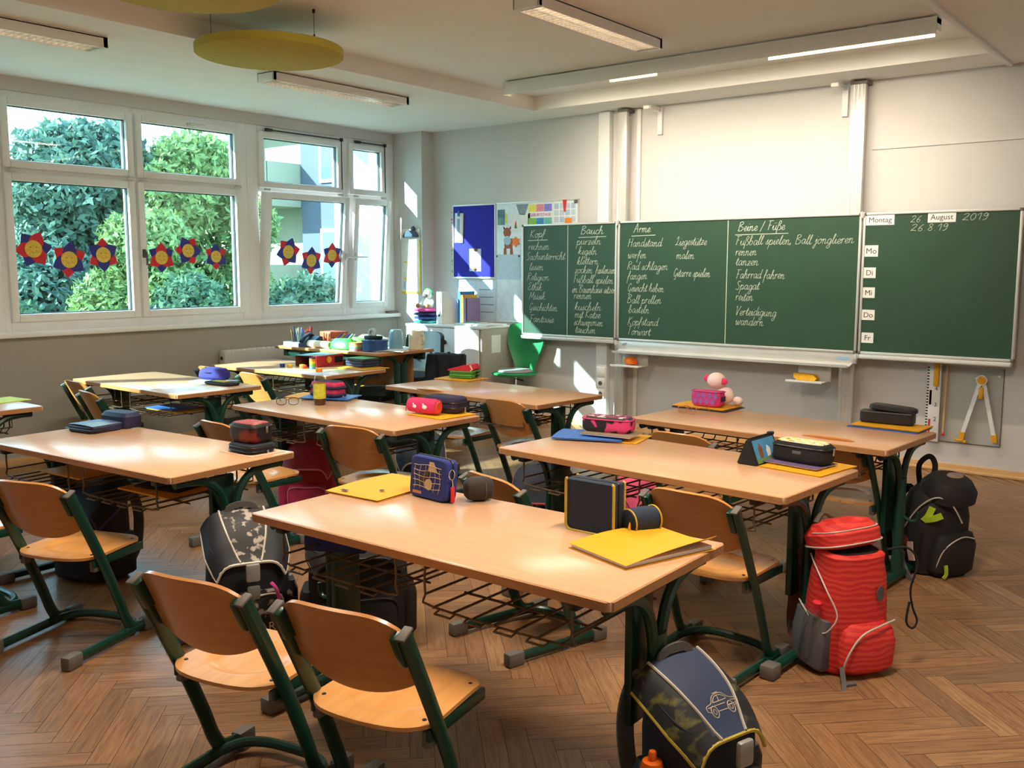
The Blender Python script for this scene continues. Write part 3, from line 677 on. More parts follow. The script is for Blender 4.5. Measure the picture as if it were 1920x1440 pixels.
# cable duct beside the board, with switch and sockets
cd = thing('cable_duct', 'white vertical cable duct with sockets left of the board rail', 'cable duct', (-0.195, YB, 0))
MB().b2((-0.055, -0.06, 0.0), (0.055, 0.0, 2.675), 0.004).build('duct', M_WHITE, cd)
for z in (0.50, 0.40, 0.31):
    so = MB().box((0.0, -0.064, z), (0.082, 0.012, 0.082), 0.005).build('socket' if z < 0.45 else 'light_switch', M_WHITE, cd)
    if z < 0.45: MB().lathe([(0.0, 0), (0.019, 0), (0.019, 0.002), (0, 0.002)], (0, 0, 0), 16, Matrix.Translation((0, -0.0702, z)) @ ROT_WALL).build('socket_hole', M_GREYF, so)
tag(MB().b2((0.10, YB-0.022, 0.0), (0.135, YB, 2.67), 0.003).build('conduit', M_WHITE), 'slim white vertical conduit right beside the left board rail', 'conduit')
for i, (x, z, lb) in enumerate(((0.31, 2.66, 'white L-shaped screen bracket near the left board rail'), (1.80, 2.66, 'white L-shaped screen bracket near the right board rail'))):
    t = thing('screen_bracket', lb, 'bracket', (x, YB, z), group='white brackets under the ceiling')
    MB().b2((-0.022, -0.022, -0.21), (0.022, 0.0, 0.0), 0.004).build('wall_plate', M_WHITE, t)
    MB().b2((-0.018, -0.20, -0.03), (0.018, -0.018, 0.0), 0.006).build('arm', M_WHITE, t)
    MB().box((0, -0.215, -0.022), (0.06, 0.05, 0.032), 0.012).build('hook', M_WHITE, t)

# small shelves below the chalk tray
def shelf(x, z, wd, lb):
    t = thing('magnetic_shelf', lb, 'shelf', (x, -0.06, z), group='small shelves under the chalk tray')
    MB().b2((-wd/2, -0.07, -0.004), (wd/2, 0.05, 0.004), 0.002).b2((-wd/2, -0.075, -0.007), (wd/2, -0.066, 0.009), 0.002).build('shelf_board', M_WHITE, t)
    MB().b2((-wd/2+0.05, 0.045, 0.0), (wd/2+0.02, 0.052, 0.106), 0.002).build('back_plate', M_GREYW, t)
    return t
shelf(0.16, 0.585, 0.27, 'small white shelf with an orange sponge under the left end of the tray')
shelf(1.67, 0.57, 0.27, 'small white shelf with a yellow sponge under the right end of the tray')
sp = thing('cleaning_sponge', 'round orange cleaning sponge on the left small shelf', 'sponge', (0.17, -0.05, 0.590), group='board sponges')
MB().ball((0, 0, 0.035), 0.055, (1, 0.8, 0.64), 18, 12).build('sponge_body', mat('orange_sponge', (240, 128, 30), 0.95, vary=0.25, scale=120, bump=0.5), sp)
fr = MB()
for i in range(14):
    a = i*2*PI/14; fr.tube([(0.055, 0, 0.03), (0.055+0.022*math.cos(a)*0.6, -0.02, 0.03+0.024*math.sin(a))], 0.006, 5)
fr.build('fringe', cm('orange_red', 246, 92, 20), sp)
sq = thing('cleaning_sponge', 'flat yellow cleaning sponge on the right small shelf', 'sponge', (1.66, -0.05, 0.576), group='board sponges')
MB().prism([(-0.085, 0.02), (-0.06, 0.0), (0.07, 0.0), (0.085, 0.02), (0.06, 0.042), (-0.085, 0.048)], 0.06, Matrix.Translation((0, 0.03, 0)) @ ROT_WALL).build('sponge_body', mat('yellow_sponge', (236, 176, 40), 0.95, vary=0.2, scale=120, bump=0.5), sq)

# board ruler, pointer and compasses on their back panel
M_CLEAR = glass_mat('clear_acrylic', (0.93, 0.94, 0.93), 0.5)
bp_ = thing('tool_panel', 'clear wall panel holding the drawing tools right of the board rail', 'tool panel', (2.70, YB, 0.455))
MB().b2((-0.235, -0.006, -0.25), (0.225, -0.002, 0.27), 0.002).build('acrylic_sheet', M_CLEAR, bp_)
MB().b2((-0.235, -0.007, -0.254), (0.225, -0.001, -0.25)).b2((0.224, -0.007, -0.25), (0.228, -0.001, 0.27)).build('sheet_edge', M_GREYF, bp_)
for x, z in ((-0.19, 0.22), (0.06, 0.2), (0.2, 0.22)): MB().lathe([(0, 0), (0.006, 0), (0.006, 0.02), (0, 0.02)], (0, 0, 0), 10, Matrix.Translation((x, 0, z)) @ ROT_WALL).build('peg', M_WHITE, bp_)
ru = thing('board_ruler', 'white metre ruler with black ticks hanging under the right board wing', 'ruler', (2.50, YB-0.03, 0.455))
MB().b2((-0.045, -0.008, -0.255), (0.045, 0.006, 0.29), 0.002).build('blade', M_WHITE, ru)
tk = MB()
for i in range(26): tk.b2((-0.044, -0.0088, -0.25+i*0.02), (-0.030, -0.0078, -0.24+i*0.02))
tk.build('tick_marks', M_INK, ru)
rd = MB()
for z in (-0.2, 0.0, 0.0): rd.b2((-0.024, -0.0088, z), (-0.010, -0.0078, z+0.1))
rd.build('red_marks', C_RED, ru)
for i, z in enumerate((-0.21, -0.10, 0.0, 0.11)): text_mesh(str(i+1), 0.04, M_INK, 'numeral', ru, Matrix.Translation((0.018, -0.0085, z)) @ ROT_WALL, 0.0003)
MB().b2((0.0, -0.03, 0.13), (0.035, -0.008, 0.29), 0.006).build('grip', M_YELLOW, ru)
po = thing('pointer_stick', 'thin wooden pointer with red tip hanging beside the ruler', 'pointer', (2.572, YB-0.024, 0.25))
MB().tube([(0, 0, 0.012), (0.006, 0, 0.47)], 0.006, 8).build('stick', M_BASEB, po)
MB().ball((0, 0, 0.006), 0.011, (1, 1, 1), 10, 8).build('tip', C_RED, po)
cp = thing('board_compasses', 'big white board compasses with yellow fittings hung on the wall', 'compasses', (2.80, YB-0.03, 0.40))
for nm, dx in (('leg', -0.105), ('leg', 0.095)):
    lg = MB().tube([(math.copysign(0.012, dx), 0, 0.225), (dx, 0, -0.14)], 0.013, 4, r2=0.008, sq=True).build(nm, M_WHITE, cp)
    MB().tube([(dx*0.97, 0, -0.115), (dx*1.02, 0, -0.165)], 0.016, 4, r2=0.012, sq=True).build('yellow_foot', M_YELLOW, lg)
MB().lathe([(0, -0.016), (0.034, -0.016), (0.036, 0), (0.034, 0.016), (0, 0.016)], (0, 0, 0), 20, Matrix.Translation((0, 0, 0.245)) @ ROT_WALL).build('hub', M_WHITE, cp)
MB().lathe([(0, 0.016), (0.028, 0.016), (0.026, 0.02), (0, 0.02)], (0, 0, 0), 20, Matrix.Translation((0, 0, 0.245)) @ ROT_WALL).build('hub_disc', M_YELLOW, cp)
MB().box((0.0, -0.012, 0.16), (0.028, 0.02, 0.08), 0.006).build('handle', M_YELLOW, cp)
MB().box((-0.12, -0.004, -0.172), (0.05, 0.024, 0.016), 0.004).box((-0.085, -0.004, -0.178), (0.02, 0.02, 0.02), 0.004).box((-0.145, -0.004, -0.168), (0.014, 0.03, 0.01), 0.003).build('chalk_clamp', M_YELLOW, cp)
# ------------------------------------------------------------------ desks
def desk(loc, rz, label, wires=True):
    t = thing('school_desk', label, 'desk', (loc[0], loc[1], 0), rz, group='two-seat pupil desks')
    tb = MB().box((0, 0, 0.6275), (1.292, 0.592, 0.025), 0.004, 2).build('tabletop', M_DESK, t)
    e = MB(); ou = [(-0.65, -0.285), (-0.635, -0.3), (0.635, -0.3), (0.65, -0.285), (0.65, 0.285), (0.635, 0.3), (-0.635, 0.3), (-0.65, 0.285)]
    ins = [(x*0.992, y*0.985) for x, y in ou]
    e.rings([[Vector((x, y, 0.6155)) for x, y in ins], [Vector((x, y, 0.6145)) for x, y in ou], [Vector((x, y, 0.637)) for x, y in ou], [Vector((x, y, 0.6385)) for x, y in ins]], closed=True)
    e.build('edge_band', M_EDGE, tb)
    fm = MB()
    for yy in (-0.17, 0.17): fm.b2((-0.58, yy-0.015, 0.585), (0.58, yy+0.015, 0.613), 0.003)
    fm.build('frame_rail', M_GREEN, t)
    for s in (-1, 1):
        x = s*0.605
        lg = MB()
        lg.tube([(x, 0.0, 0.03), (x, 0.0, 0.47)], 0.022, 12, r2=0.034, up=(0, 1, 0))
        for q in (-1, 1):
            pts = smooth_path([(x, q*0.016, 0.40), (x, q*0.022, 0.46), (x, q*0.05, 0.535), (x, q*0.105, 0.582), (x, q*0.18, 0.598), (x, q*0.25, 0.598)], 4)
            lg.tube(pts, 0.017, 8, r2=0.015, up=(1, 0, 0))
        lo = lg.build('leg', M_GREEN, t)
        MB().b2((x-s*0.052-0.012, -0.055, 0.22), (x-s*0.052+0.012, 0.055, 0.585), 0.006).build('side_plate', M_GREEN, lo)
        MB().tube([(x, -0.25, 0.028), (x, 0.25, 0.028)], 0.022, 10, r2=0.018).build('foot_bar', M_GREEN, lo)
        for q in (-1, 1): MB().b2((x-0.027, q*0.235, 0.0), (x+0.027, q*0.30, 0.05), 0.009).build('foot_cap', M_CAP, lo)
        MB().tube(smooth_path([(x+s*0.02, 0.0, 0.30), (x+s*0.05, 0.0, 0.285), (x+s*0.075, 0.0, 0.295), (x+s*0.08, 0.0, 0.33)], 4), 0.007, 8).build('bag_hook', M_GREEN, lo)
    if wires:
        for s in (-1, 1):
            cx = s*0.29; hw = 0.235; z = 0.495; y0, y1 = -0.27, 0.18
            wm = MB(); r = 0.0036
            def wire(pts, rr=r): wm.tube(pts, rr, 6)
            wire(smooth_path([(cx-hw, y0, 0.608), (cx-hw, y0, z+0.03), (cx-hw+0.03, y0, z), (cx+hw-0.03, y0, z), (cx+hw, y0, z+0.03), (cx+hw, y0, 0.608)], 3))
            for i in range(7):
                xx = cx-hw+0.03+i*(2*hw-0.06)/6
                wire([(xx, y0-0.004, z), (xx, y1-0.02, z), (xx, y1, z+0.025), (xx, y1, 0.60)])
            for yy in (y0+0.15, y0+0.30, y1-0.02): wire([(cx-hw+0.01, yy, z-0.005), (cx+hw-0.01, yy, z-0.005)])
            wire([(cx-hw+0.02, y1+0.004, 0.56), (cx+hw-0.02, y1+0.004, 0.56)])
            for xx in (cx-hw, cx+hw): wire([(xx, y0, z+0.03), (xx, y1, z+0.03), (xx, y1, 0.60)])
            for i in range(4):
                xa = cx-hw+0.05+i*0.1; wire([(xa, y0-0.002, z-0.003), (xa, y0-0.02, z-0.008), (xa+0.055, y0-0.02, z-0.008), (xa+0.055, y0-0.002, z-0.003)], 0.0032)
            wm.build('book_basket', M_WIRE, t)
    for xx in (-0.53, 0.53):
        MB().b2((xx-0.018, -0.285, 0.590), (xx+0.018, -0.225, 0.615), 0.006).build('basket_clip', M_BLACKP, t)
    return t
d0 = desk((2.49, -4.72), 0.015, 'front beech desk with the yellow-edged navy pencil case and two yellow folders')
def desk2(loc, rz, label): return dup(d0, (loc[0], loc[1], 0), rz, label)
desk2((2.433, -3.475), -0.075, 'beech desk behind the front one, carrying the dotted black box and pink floral case')
desk2((2.44, -2.44), -0.07, 'beech desk nearest the chalkboard with the pink plush on it')
desk2((0.50, -3.40), -0.03, 'middle beech desk carrying the yellow drink bottle and black glasses')
desk2((0.535, -2.30), -0.08, 'beech desk with the red and green book stack in front of the green chair')
desk2((0.55, -4.66), 0.07, 'left front beech desk reflecting the window, with a navy case at its far corner')
desk2((-1.39, -3.33), -0.02, 'beech desk by the window wall carrying the purple cap-shaped case')
desk2((-1.475, -2.17), 0.03, 'beech desk carrying the red open box and coloured figures')
desk2((-1.57, -4.64), 0.0, 'beech desk cut off by the left picture edge')

# ------------------------------------------------------------------ pupil chairs
def chair(loc, rz, label):
    t = thing('school_chair', label, 'chair', (loc[0], loc[1], 0), rz, group='green framed pupil chairs')
    H, W2 = 0.612, 0.178
    def seat(u, v):
        x = (u-0.5)*2; y = v
        # plan outline: wider at the back, rounded corners
        hw = 0.174-0.006*v
        xx = x*hw
        yy = 0.075+0.305*y
        cb = (abs(x)**6)*0.045
        yy = yy+cb*(1-y)**3-cb*(y**3)-0.028*(1-y)**2*(1-x*x)*1.0
        rr = math.sqrt((xx/0.115)**2+((yy-0.205)/0.095)**2); q_ = min(1, max(0, (1.05-rr)/0.28)); d = q_*q_*(3-2*q_)
        z = 0.352-0.010*d+0.006*y-0.012*max(0, y-0.75)**2*16*0.25
        return (xx, yy, z)
    MB().sheet(seat, 32, 28, 0.010).build('seat', M_PLY, t, sharp=50)
    def back(u, v):
        x = (u-0.5)*2; hw = 0.172
        top = 0.652-0.05*abs(x)**5-0.004*x*x; bot = 0.428+0.05*abs(x)**2.2
        z = bot+(top-bot)*v
        y = -0.004+0.47*(0.612-z)-0.034*(1-x*x)+0.014
        return (x*hw, y, z)
    MB().sheet(back, 20, 12, 0.010).build('backrest', M_PLYB, t, sharp=50)
    for s in (-1, 1):
        up = MB()
        pts = smooth_path([(s*W2, -0.005, H), (s*W2, 0.125, 0.352), (s*W2, 0.205, 0.17), (s*W2, 0.238, 0.085), (s*W2, 0.272, 0.036), (s*W2, 0.33, 0.026)], 5)
        up.tube(pts, 0.011, 10, r2=0.022, up=(0, 1, 0))
        uo = up.build('upright', M_GREEN, t)
        rn = MB(); rn.tube([(s*W2, -0.03, 0.026), (s*W2, 0.36, 0.026)], 0.014, 10, r2=0.018); rn.build('runner', M_GREEN, uo)
        for y0, y1 in ((-0.07, 0.0), (0.325, 0.39)): MB().b2((s*W2-0.020, y0, 0.0), (s*W2+0.020, y1, 0.05), 0.008).build('runner_cap', M_CAP, uo)
        MB().box((s*W2, 0, 0), (0.023, 0.043, 0.008), 0.003, M=Matrix.Translation((0, -0.006, H+0.001)) @ Matrix.Rotation(R(26), 4, 'X')).build('top_cap', M_CAP, uo)
        MB().box((s*(W2-0.017), 0.006, 0.572), (0.022, 0.03, 0.085), 0.004, M=Matrix.Translation((0, 0.006, 0.572)) @ Matrix.Rotation(R(26), 4, 'X') @ Matrix.Translation((0, -0.006, -0.572))).build('back_bracket', M_GREEN, uo)
        MB().b2((s*(W2-0.012)-0.006, 0.10, 0.315), (s*(W2-0.012)+0.006, 0.36, 0.345), 0.003).build('seat_bracket', M_GREEN, uo)
        MB().box((s*(W2-0.02), 0.118, 0.318), (0.024, 0.03, 0.04), 0.005).build('rubber_stop', M_CAP, uo)
    bow = smooth_path([(-W2, 0.22, 0.03), (-W2+0.03, 0.31, 0.032), (-W2+0.09, 0.345, 0.034), (0, 0.352, 0.034), (W2-0.09, 0.345, 0.034), (W2-0.03, 0.31, 0.032), (W2, 0.22, 0.03)], 6)
    MB().tube(bow, 0.015, 10).build('floor_bow', M_GREEN, t)
    for x, y in ((-0.145, 0.12), (0.145, 0.12), (-0.145, 0.33), (0.145, 0.33)):
        MB().lathe([(0, 0), (0.006, 0), (0.005, 0.002), (0, 0.002)], (x, y, 0.3578 if y < 0.2 else 0.3605), 10).build('rivet', M_DKMET, t)
    return t
c0 = chair((2.242, -5.498), 0.206, 'front pupil chair, left one of the two nearest the camera')
def chair2(x, y, a, label): return dup(c0, (x, y, 0), a, label)
chair2(2.686, -5.409, 0.19, 'front pupil chair, right one of the two nearest the camera')
chair2(2.782, -3.955, -0.06, 'pupil chair pulled out beside the red backpack')
chair2(0.899, -5.261, 0.352, 'pupil chair at the left picture edge, turned towards the window')
chair2(0.917, -3.782, 0.18, 'pupil chair in front of the desk with the pink pouch')
chair2(0.92, -2.628, -0.099, 'pupil chair before the right half of the desk with the red and green stack')
chair2(2.107, -4.173, -0.26, 'pupil chair hidden behind the front desk except its backrest')
chair2(2.776, -2.64, -0.096, 'pupil chair behind the dotted black box, below the black case')
chair2(2.215, -2.98, -0.05, 'pupil chair of which only the backrest top shows above the pink floral case desk')
chair2(0.28, -2.54, -0.05, 'pupil chair behind the pink pouch, at the book stack desk')
chair2(0.31, -4.09, -0.05, 'pupil chair behind the black and red case of the left front desk')
chair2(-1.84, -3.69, -0.05, 'pupil chair nearest the window wall at the purple case desk')
chair2(-1.27, -3.90, -0.15, 'pupil chair with a sunlit back behind the navy case')
chair2(-1.93, -2.62, -0.05, 'pupil chair deepest at the window side, next to the radiator')
chair2(-1.34, -2.68, -0.10, 'pupil chair with a sunlit back next to the purple case')
chair2(0.20, -5.42, 0.05, 'pupil chair mostly outside the left picture edge')
# ------------------------------------------------------------------ outside: trees, neighbours, ground
def leaf_mat(name, c1, c2):
    if name in MATS: return MATS[name]
    m = bpy.data.materials.new(name); m.use_nodes = True
    nt = m.node_tree; b = nt.nodes['Principled BSDF']
    at = nt.nodes.new('ShaderNodeAttribute'); at.attribute_name = 'tone'
    rp = nt.nodes.new('ShaderNodeValToRGB'); rp.color_ramp.elements[0].color = srgb(*c1); rp.color_ramp.elements[1].color = srgb(*c2)
    nt.links.new(at.outputs['Fac'], rp.inputs[0]); nt.links.new(rp.outputs[0], b.inputs['Base Color'])
    b.inputs['Roughness'].default_value = 0.6
    tr = nt.nodes.new('ShaderNodeBsdfTranslucent'); nt.links.new(rp.outputs[0], tr.inputs[0])
    mx = nt.nodes.new('ShaderNodeMixShader'); mx.inputs[0].default_value = 0.35
    nt.links.new(b.outputs[0], mx.inputs[1]); nt.links.new(tr.outputs[0], mx.inputs[2]); nt.links.new(mx.outputs[0], nt.nodes['Material Output'].inputs['Surface'])
    MATS[name] = m; return m
M_BARK = mat('bark', (92, 76, 60), 0.9, vary=0.2, scale=10)
def tree(label, x, y, z0, blobs, n, m, size=0.13, seed=1):
    """blobs: (dx,dy,dz,r) crown lobes; leaves on and inside the lobes"""
    rnd = random.Random(seed)
    t = thing('leafy_tree', label, 'tree', (x, y, z0), group='trees outside the windows')
    vs_, fs, tn = [], [], []
    wsum = sum(b[3]**2 for b in blobs)
    for bx, by, bz, br in blobs:
        for _ in range(int(n*br*br/wsum)):
            d = Vector((rnd.gauss(0, 1), rnd.gauss(0, 1), rnd.gauss(0, 1))).normalized()
            rr = br*(1-abs(rnd.gauss(0, 0.16)))*(0.88+0.12*math.sin(d.x*7+d.z*9+bx*3)*math.cos(d.y*8))
            c = Vector((bx, by, bz))+d*rr
            a = Vector((rnd.gauss(0, 1), rnd.gauss(0, 1), rnd.gauss(0, 1))).normalized(); b = a.cross(d+Vector((rnd.gauss(0, .5), rnd.gauss(0, .5), rnd.gauss(0, .5)))).normalized()
            s = size*rnd.uniform(0.6, 1.3); i0 = len(vs_)
            vs_ += [tuple(c-a*s), tuple(c+b*s*0.45), tuple(c+a*s), tuple(c-b*s*0.45)]
            fs.append((i0, i0+1, i0+2, i0+3)); tt = min(1, max(0, rnd.gauss(0.5, 0.22))); tn += [tt]*4
    me = bpy.data.meshes.new('foliage'); me.from_pydata(vs_, [], fs)
    me.attributes.new('tone', 'FLOAT', 'CORNER').data.foreach_set('value', tn)
    me.materials.append(m)
    fo = bpy.data.objects.new('foliage', me); COL.objects.link(fo); fo.parent = t
    tk = MB(); top = max(b[2] for b in blobs)*0.85
    tk.tube(smooth_path([(0, 0, 0), (0.05, 0.03, top*0.4), (-0.05, 0.02, top*0.85)], 4), 0.14, 8)
    tk.build('trunk', M_BARK, t)
    s_ = 0.4
    for bx, by, bz, br in blobs[:5]:
        MB().tube(smooth_path([(0, 0, bz*0.45), (bx*0.45*s_, by*0.45*s_, bz*0.7), (bx*s_, by*s_, bz*0.8)], 4), 0.05, 6).build('branch', M_BARK, t)
    return t
GZ = -4.2
struct('ground', MB().b2((-70, -60, GZ-0.3), (-3.4, 60, GZ)), mat('lawn', (92, 112, 70), 0.9, vary=0.3, scale=2))
LF1 = leaf_mat('leaves_blue_green', (60, 92, 84), (112, 142, 118))
LF2 = leaf_mat('leaves_yellow_green', (84, 116, 68), (156, 174, 104))
LF3 = leaf_mat('leaves_dark_green', (50, 88, 70), (104, 132, 92))
def crown(seed, rx, ry, z0, z1, k, r0, r1):
    rnd = random.Random(seed); out = []
    for i in range(k):
        f = rnd.random(); z = z0+(z1-z0)*f; sc = math.sin(PI*(0.18+0.72*f))
        a = rnd.random()*2*PI; q = math.sqrt(rnd.random())
        out.append((rx*sc*q*math.cos(a), ry*sc*q*math.sin(a), z, rnd.uniform(r0, r1)))
    return out
def world_px(u, depth):   # lawn point seen under the image column u at a given distance from the window wall
    return depth
tree('broad blue-green tree filling the left window', -14.5, 3.0, GZ, crown(11, 2.3, 2.2, 3.0, 7.3, 22, 1.0, 1.4), 60000, LF1, 0.10, 1)
tree('yellow-green tree between the left and the second window', -10.4, 2.0, GZ, crown(12, 1.0, 1.1, 2.5, 6.0, 13, 0.55, 0.85), 30000, LF2, 0.075, 2)
tree('tall bright green tree behind the second window', -13.0, 4.7, GZ, crown(13, 1.5, 1.5, 3.0, 7.6, 16, 0.7, 1.1), 36000, LF2, 0.09, 3)
tree('dark green low tree below the second window', -8.6, 1.55, GZ, crown(14, 0.9, 1.0, 2.5, 5.0, 12, 0.5, 0.8), 26000, LF3, 0.065, 4)
tree('dark low tree below the left window', -11.6, 0.35, GZ, crown(18, 1.3, 1.2, 2.0, 5.3, 12, 0.7, 1.0), 28000, LF3, 0.075, 8)
tree('small tree below the balconies behind the tilted window', -9.6, 4.4, GZ, crown(15, 1.0, 1.2, 2.5, 4.9, 12, 0.6, 0.8), 26000, LF3, 0.065, 5)
tree('tall tree shading the left part of the facade', -11.5, -20.6, GZ, crown(16, 3.0, 3.0, 5.0, 13.0, 16, 1.0, 1.7), 14000, LF3, 0.22, 6)
tree('second tall tree shading the left part of the facade', -8.2, -15.2, GZ, crown(17, 1.5, 1.5, 5.0, 10.5, 14, 0.7, 1.2), 8000, LF2, 0.16, 7)

M_CREAM = mat('cream_render', (148, 148, 128), 0.9, vary=0.04, scale=2)
M_SHADEDR = mat('shaded_render', (88, 92, 106), 0.9, vary=0.04, scale=2)  # shade on the stair tower is put into its render colour
bA = thing('apartment_building', 'cream balcony block seen through the tilted window', 'building', (-17.7, 10.0, GZ))
MB().b2((-4.0, 0.6, 0), (1.2, 6.0, 14)).build('main_wall', M_CREAM, bA)
MB().b2((1.2, 0.2, 0), (3.4, 6.0, 14)).build('stair_tower', M_SHADEDR, bA)
for k, z in enumerate((1.8, 4.5, 7.2, 9.9)):
    bo = MB().b2((-3.2, -1.0, z), (1.15, 0.65, z+0.18)).build('balcony_floor', M_CREAM, bA)
    MB().b2((-3.2, -1.0, z+0.18), (1.15, -0.88, z+1.15)).b2((1.03, -0.9, z+0.18), (1.15, 0.62, z+1.15)).build('balcony_parapet', M_CREAM, bo)
    wo = MB().b2((-2.6, 0.54, z+0.2), (-0.9, 0.62, z+2.25)).build('balcony_door', M_WHITE, bA)
    MB().b2((-2.5, 0.52, z+0.3), (-1.8, 0.55, z+2.15)).b2((-1.7, 0.52, z+0.3), (-1.0, 0.55, z+2.15)).build('door_pane', cm('dark_pane', 92, 118, 126, 0.15), wo)
    wo = MB().b2((2.0, 0.14, z+0.6), (3.0, 0.24, z+2.1)).build('tower_window', M_WHITE, bA)
    MB().b2((2.1, 0.12, z+0.7), (2.9, 0.16, z+2.0)).build('window_pane', cm('dark_pane', 92, 118, 126, 0.15), wo)
bB = thing('neighbour_house', 'white sunlit house wall with a sloping roof edge behind the narrow window', 'building', (-12.6, 8.2, GZ))
MB().prism([(-0.3, 0), (6.0, 0), (6.0, 4.4), (0.0, 8.3), (-0.3, 8.5)], 5.0, Matrix.Translation((0, 5.0, 0)) @ ROT_WALL).build('house_wall', mat('white_render', (232, 230, 224), 0.9, vary=0.03, scale=2), bB)
ro = MB().prism([(6.06, 4.36), (6.2, 4.46), (0.0, 8.5), (-0.35, 8.7), (-0.35, 8.53), (0.0, 8.3)], 5.3, Matrix.Translation((0, 5.1, 0)) @ ROT_WALL)
ro.build('roof_edge', cm('roof_grey', 150, 150, 150), bB)
# ------------------------------------------------------------------ things on the desks
DZ = 0.640
def spiral(P): return P
def folder(loc, wd, ln, rz, m, label, group='card folders on the desks', lift=0.004, pages=True, z=DZ, curl=0.0):
    """card folder: back cover, sheets, front cover"""
    t = thing('card_folder', label, 'folder', (loc[0], loc[1], z), rz, group=group)
    MB().box((0, 0, 0.0011), (wd, ln, 0.0016), 0.0004, 1).build('back_cover', m, t)
    if pages: MB().box((-0.003, 0, 0.0018+lift*0.35), (wd-0.012, ln-0.014, max(0.001, lift*0.6))).build('sheets', M_PAPER, t)
    def top(u, v):
        return ((u-0.5)*wd, (v-0.5)*ln, 0.0028+lift*(0.5+0.9*math.sin(PI*(1-v)*0.9+0.15)*(1-u*0.7))+curl*max(0, u-0.7)**2*6*v)
    MB().sheet(top, 10, 10, 0.0012).build('front_cover', m, t)
    return t
def zip_case(name, label, loc, rz, sz, m, mp, cat='pencil case', r=0.018, z=DZ, group='pencil cases', piping=(0.72,), top=None, rot=None, pull=True, pr=0.0035):
    """soft rounded case: body, piping / zip lines, zip pull"""
    t = thing(name, label, cat, (loc[0], loc[1], z), rz, group=group, rot=rot)
    w_, d_, h_ = sz
    lv = []
    for k in range(9):
        f = k/8; a = 1-0.10*abs(2*f-1)**4-(0.05 if f in (0, 1) else 0)
        lv.append((h_*f, w_/2*a, d_/2*a))
    MB().loft(lv, 32, 5.0).build('body', m, t)
    if top is not None:
        MB().loft([(h_-0.0005, w_/2*0.86, d_/2*0.84), (h_+0.002, w_/2*0.84, d_/2*0.82)], 32, 5.0).build('printed_lid', top, t)
    for f in piping:
        ring = []
        for k in range(40):
            a = 2*PI*k/40; e = 5.0
            ring.append((w_/2*1.0*math.copysign(abs(math.cos(a))**(2/e), math.cos(a)), d_/2*1.0*math.copysign(abs(math.sin(a))**(2/e), math.sin(a)), h_*f))
        MB().tube(ring, pr, 6, closed=True, up=(0, 0, 1)).build('zip', mp, t)
    if pull: MB().box((w_/2+0.006, d_*0.1, h_*piping[0]-0.012), (0.004, 0.010, 0.028), 0.002).build('zip_pull', M_SILV, t)
    return t
def glasses(label, loc, rz, m, s=1.0):
    t = thing('eyeglasses', label, 'glasses', (loc[0], loc[1], DZ), rz)
    f = MB(); ln = MB()
    for q in (-1, 1):
        c = Vector((q*0.031*s, 0, 0.021*s))
        ring = [c+Vector((0.025*s*math.copysign(abs(math.cos(a))**0.8, math.cos(a)), 0.003*math.cos(a), 0.0185*s*math.copysign(abs(math.sin(a))**0.8, math.sin(a)))) for a in [i*2*PI/24 for i in range(24)]]
        f.tube(ring, 0.0016, 6, closed=True)
    f.tube(smooth_path([(-0.007*s, 0, 0.026*s), (0, -0.002, 0.03*s), (0.007*s, 0, 0.026*s)], 4), 0.0014, 6)
    f.build('rim', m, t)
    for q in (-1, 1):
        MB().tube(smooth_path([(q*0.056*s, 0, 0.032*s), (q*0.062*s, 0.008, 0.033*s), (q*0.062*s, 0.09*s, 0.028*s), (q*0.058*s, 0.125*s, 0.012*s), (q*0.056*s, 0.135*s, 0.002)], 5), 0.0017, 6).build('temple', m, t)
        MB().lathe([(0, 0), (0.0175*s, 0), (0.0175*s, 0.0008), (0, 0.0008)], (0, 0, 0), 20, Matrix.Translation((q*0.031*s, 0.0004, 0.021*s)) @ ROT_WALL @ Matrix.Diagonal((1.35, 1, 1, 1))).build('lens', M_CLEAR, t)
    return t
M_YPIPE = cm('yellow_piping', 206, 176, 62)
M_ROYAL = mat('royal_blue_fabric', (38, 52, 122), 0.85, vary=0.1, scale=160, bump=0.1)
M_TAN = cm('tan_print', 196, 172, 130)
M_DBROWN = cm('dark_brown', 64, 50, 44)

# front desk
folder((1.935, -4.54), 0.24, 0.33, 0.05, M_YELLOW, 'yellow card folder on the front desk, left of the blue net-pattern case', lift=0.006)
ff = folder((2.985, -4.605), 0.235, 0.315, -0.31, M_YELLOW, 'yellow card folder on the front desk, bulging open at its right corner', lift=0.016, curl=0.05)
mk = MB(); mk.box((-0.075, -0.118, 0), (0.03, 0.014, 0.0006)).lathe([(0, 0), (0.009, 0), (0.009, 0.0006), (0, 0.0006)], (0.03, -0.05, 0), 12)
st = [o for o in bpy.data.objects if o.name == 'card_folder'][0]
mk.build('printed_mark', M_DBROWN, st, loc=(0.02, -0.02, 0.0135))

bc = thing('pencil_wallet', 'upright royal blue pencil wallet with goal-net print and red tag on the front desk', 'pencil case', (2.158, -4.545, DZ), -0.09, group='pencil cases')
TILT = Matrix.Rotation(R(-6), 4, 'X')
def slab(w_, h_, d_, rr): # rounded upright slab, front at -Y
    out = []
    for cx, cz, a0 in ((w_/2-rr, rr, -90), (w_/2-rr, h_-rr, 0), (-w_/2+rr, h_-rr, 90), (-w_/2+rr, rr, 180)):
        for k in range(6): out.append((cx+rr*math.cos(R(a0+k*18)), cz+rr*math.sin(R(a0+k*18))))
    return out
so_ = slab(0.178, 0.136, 0.05, 0.022)
MB().rings([[TILT @ Vector((x*s, y, 0.068+(z-0.068)*s)) for x, z in so_] for y, s in ((-0.026, 0.93), (-0.022, 0.985), (-0.012, 1.0), (0.012, 1.0), (0.022, 0.985), (0.026, 0.93))]).build('cover', M_ROYAL, bc)
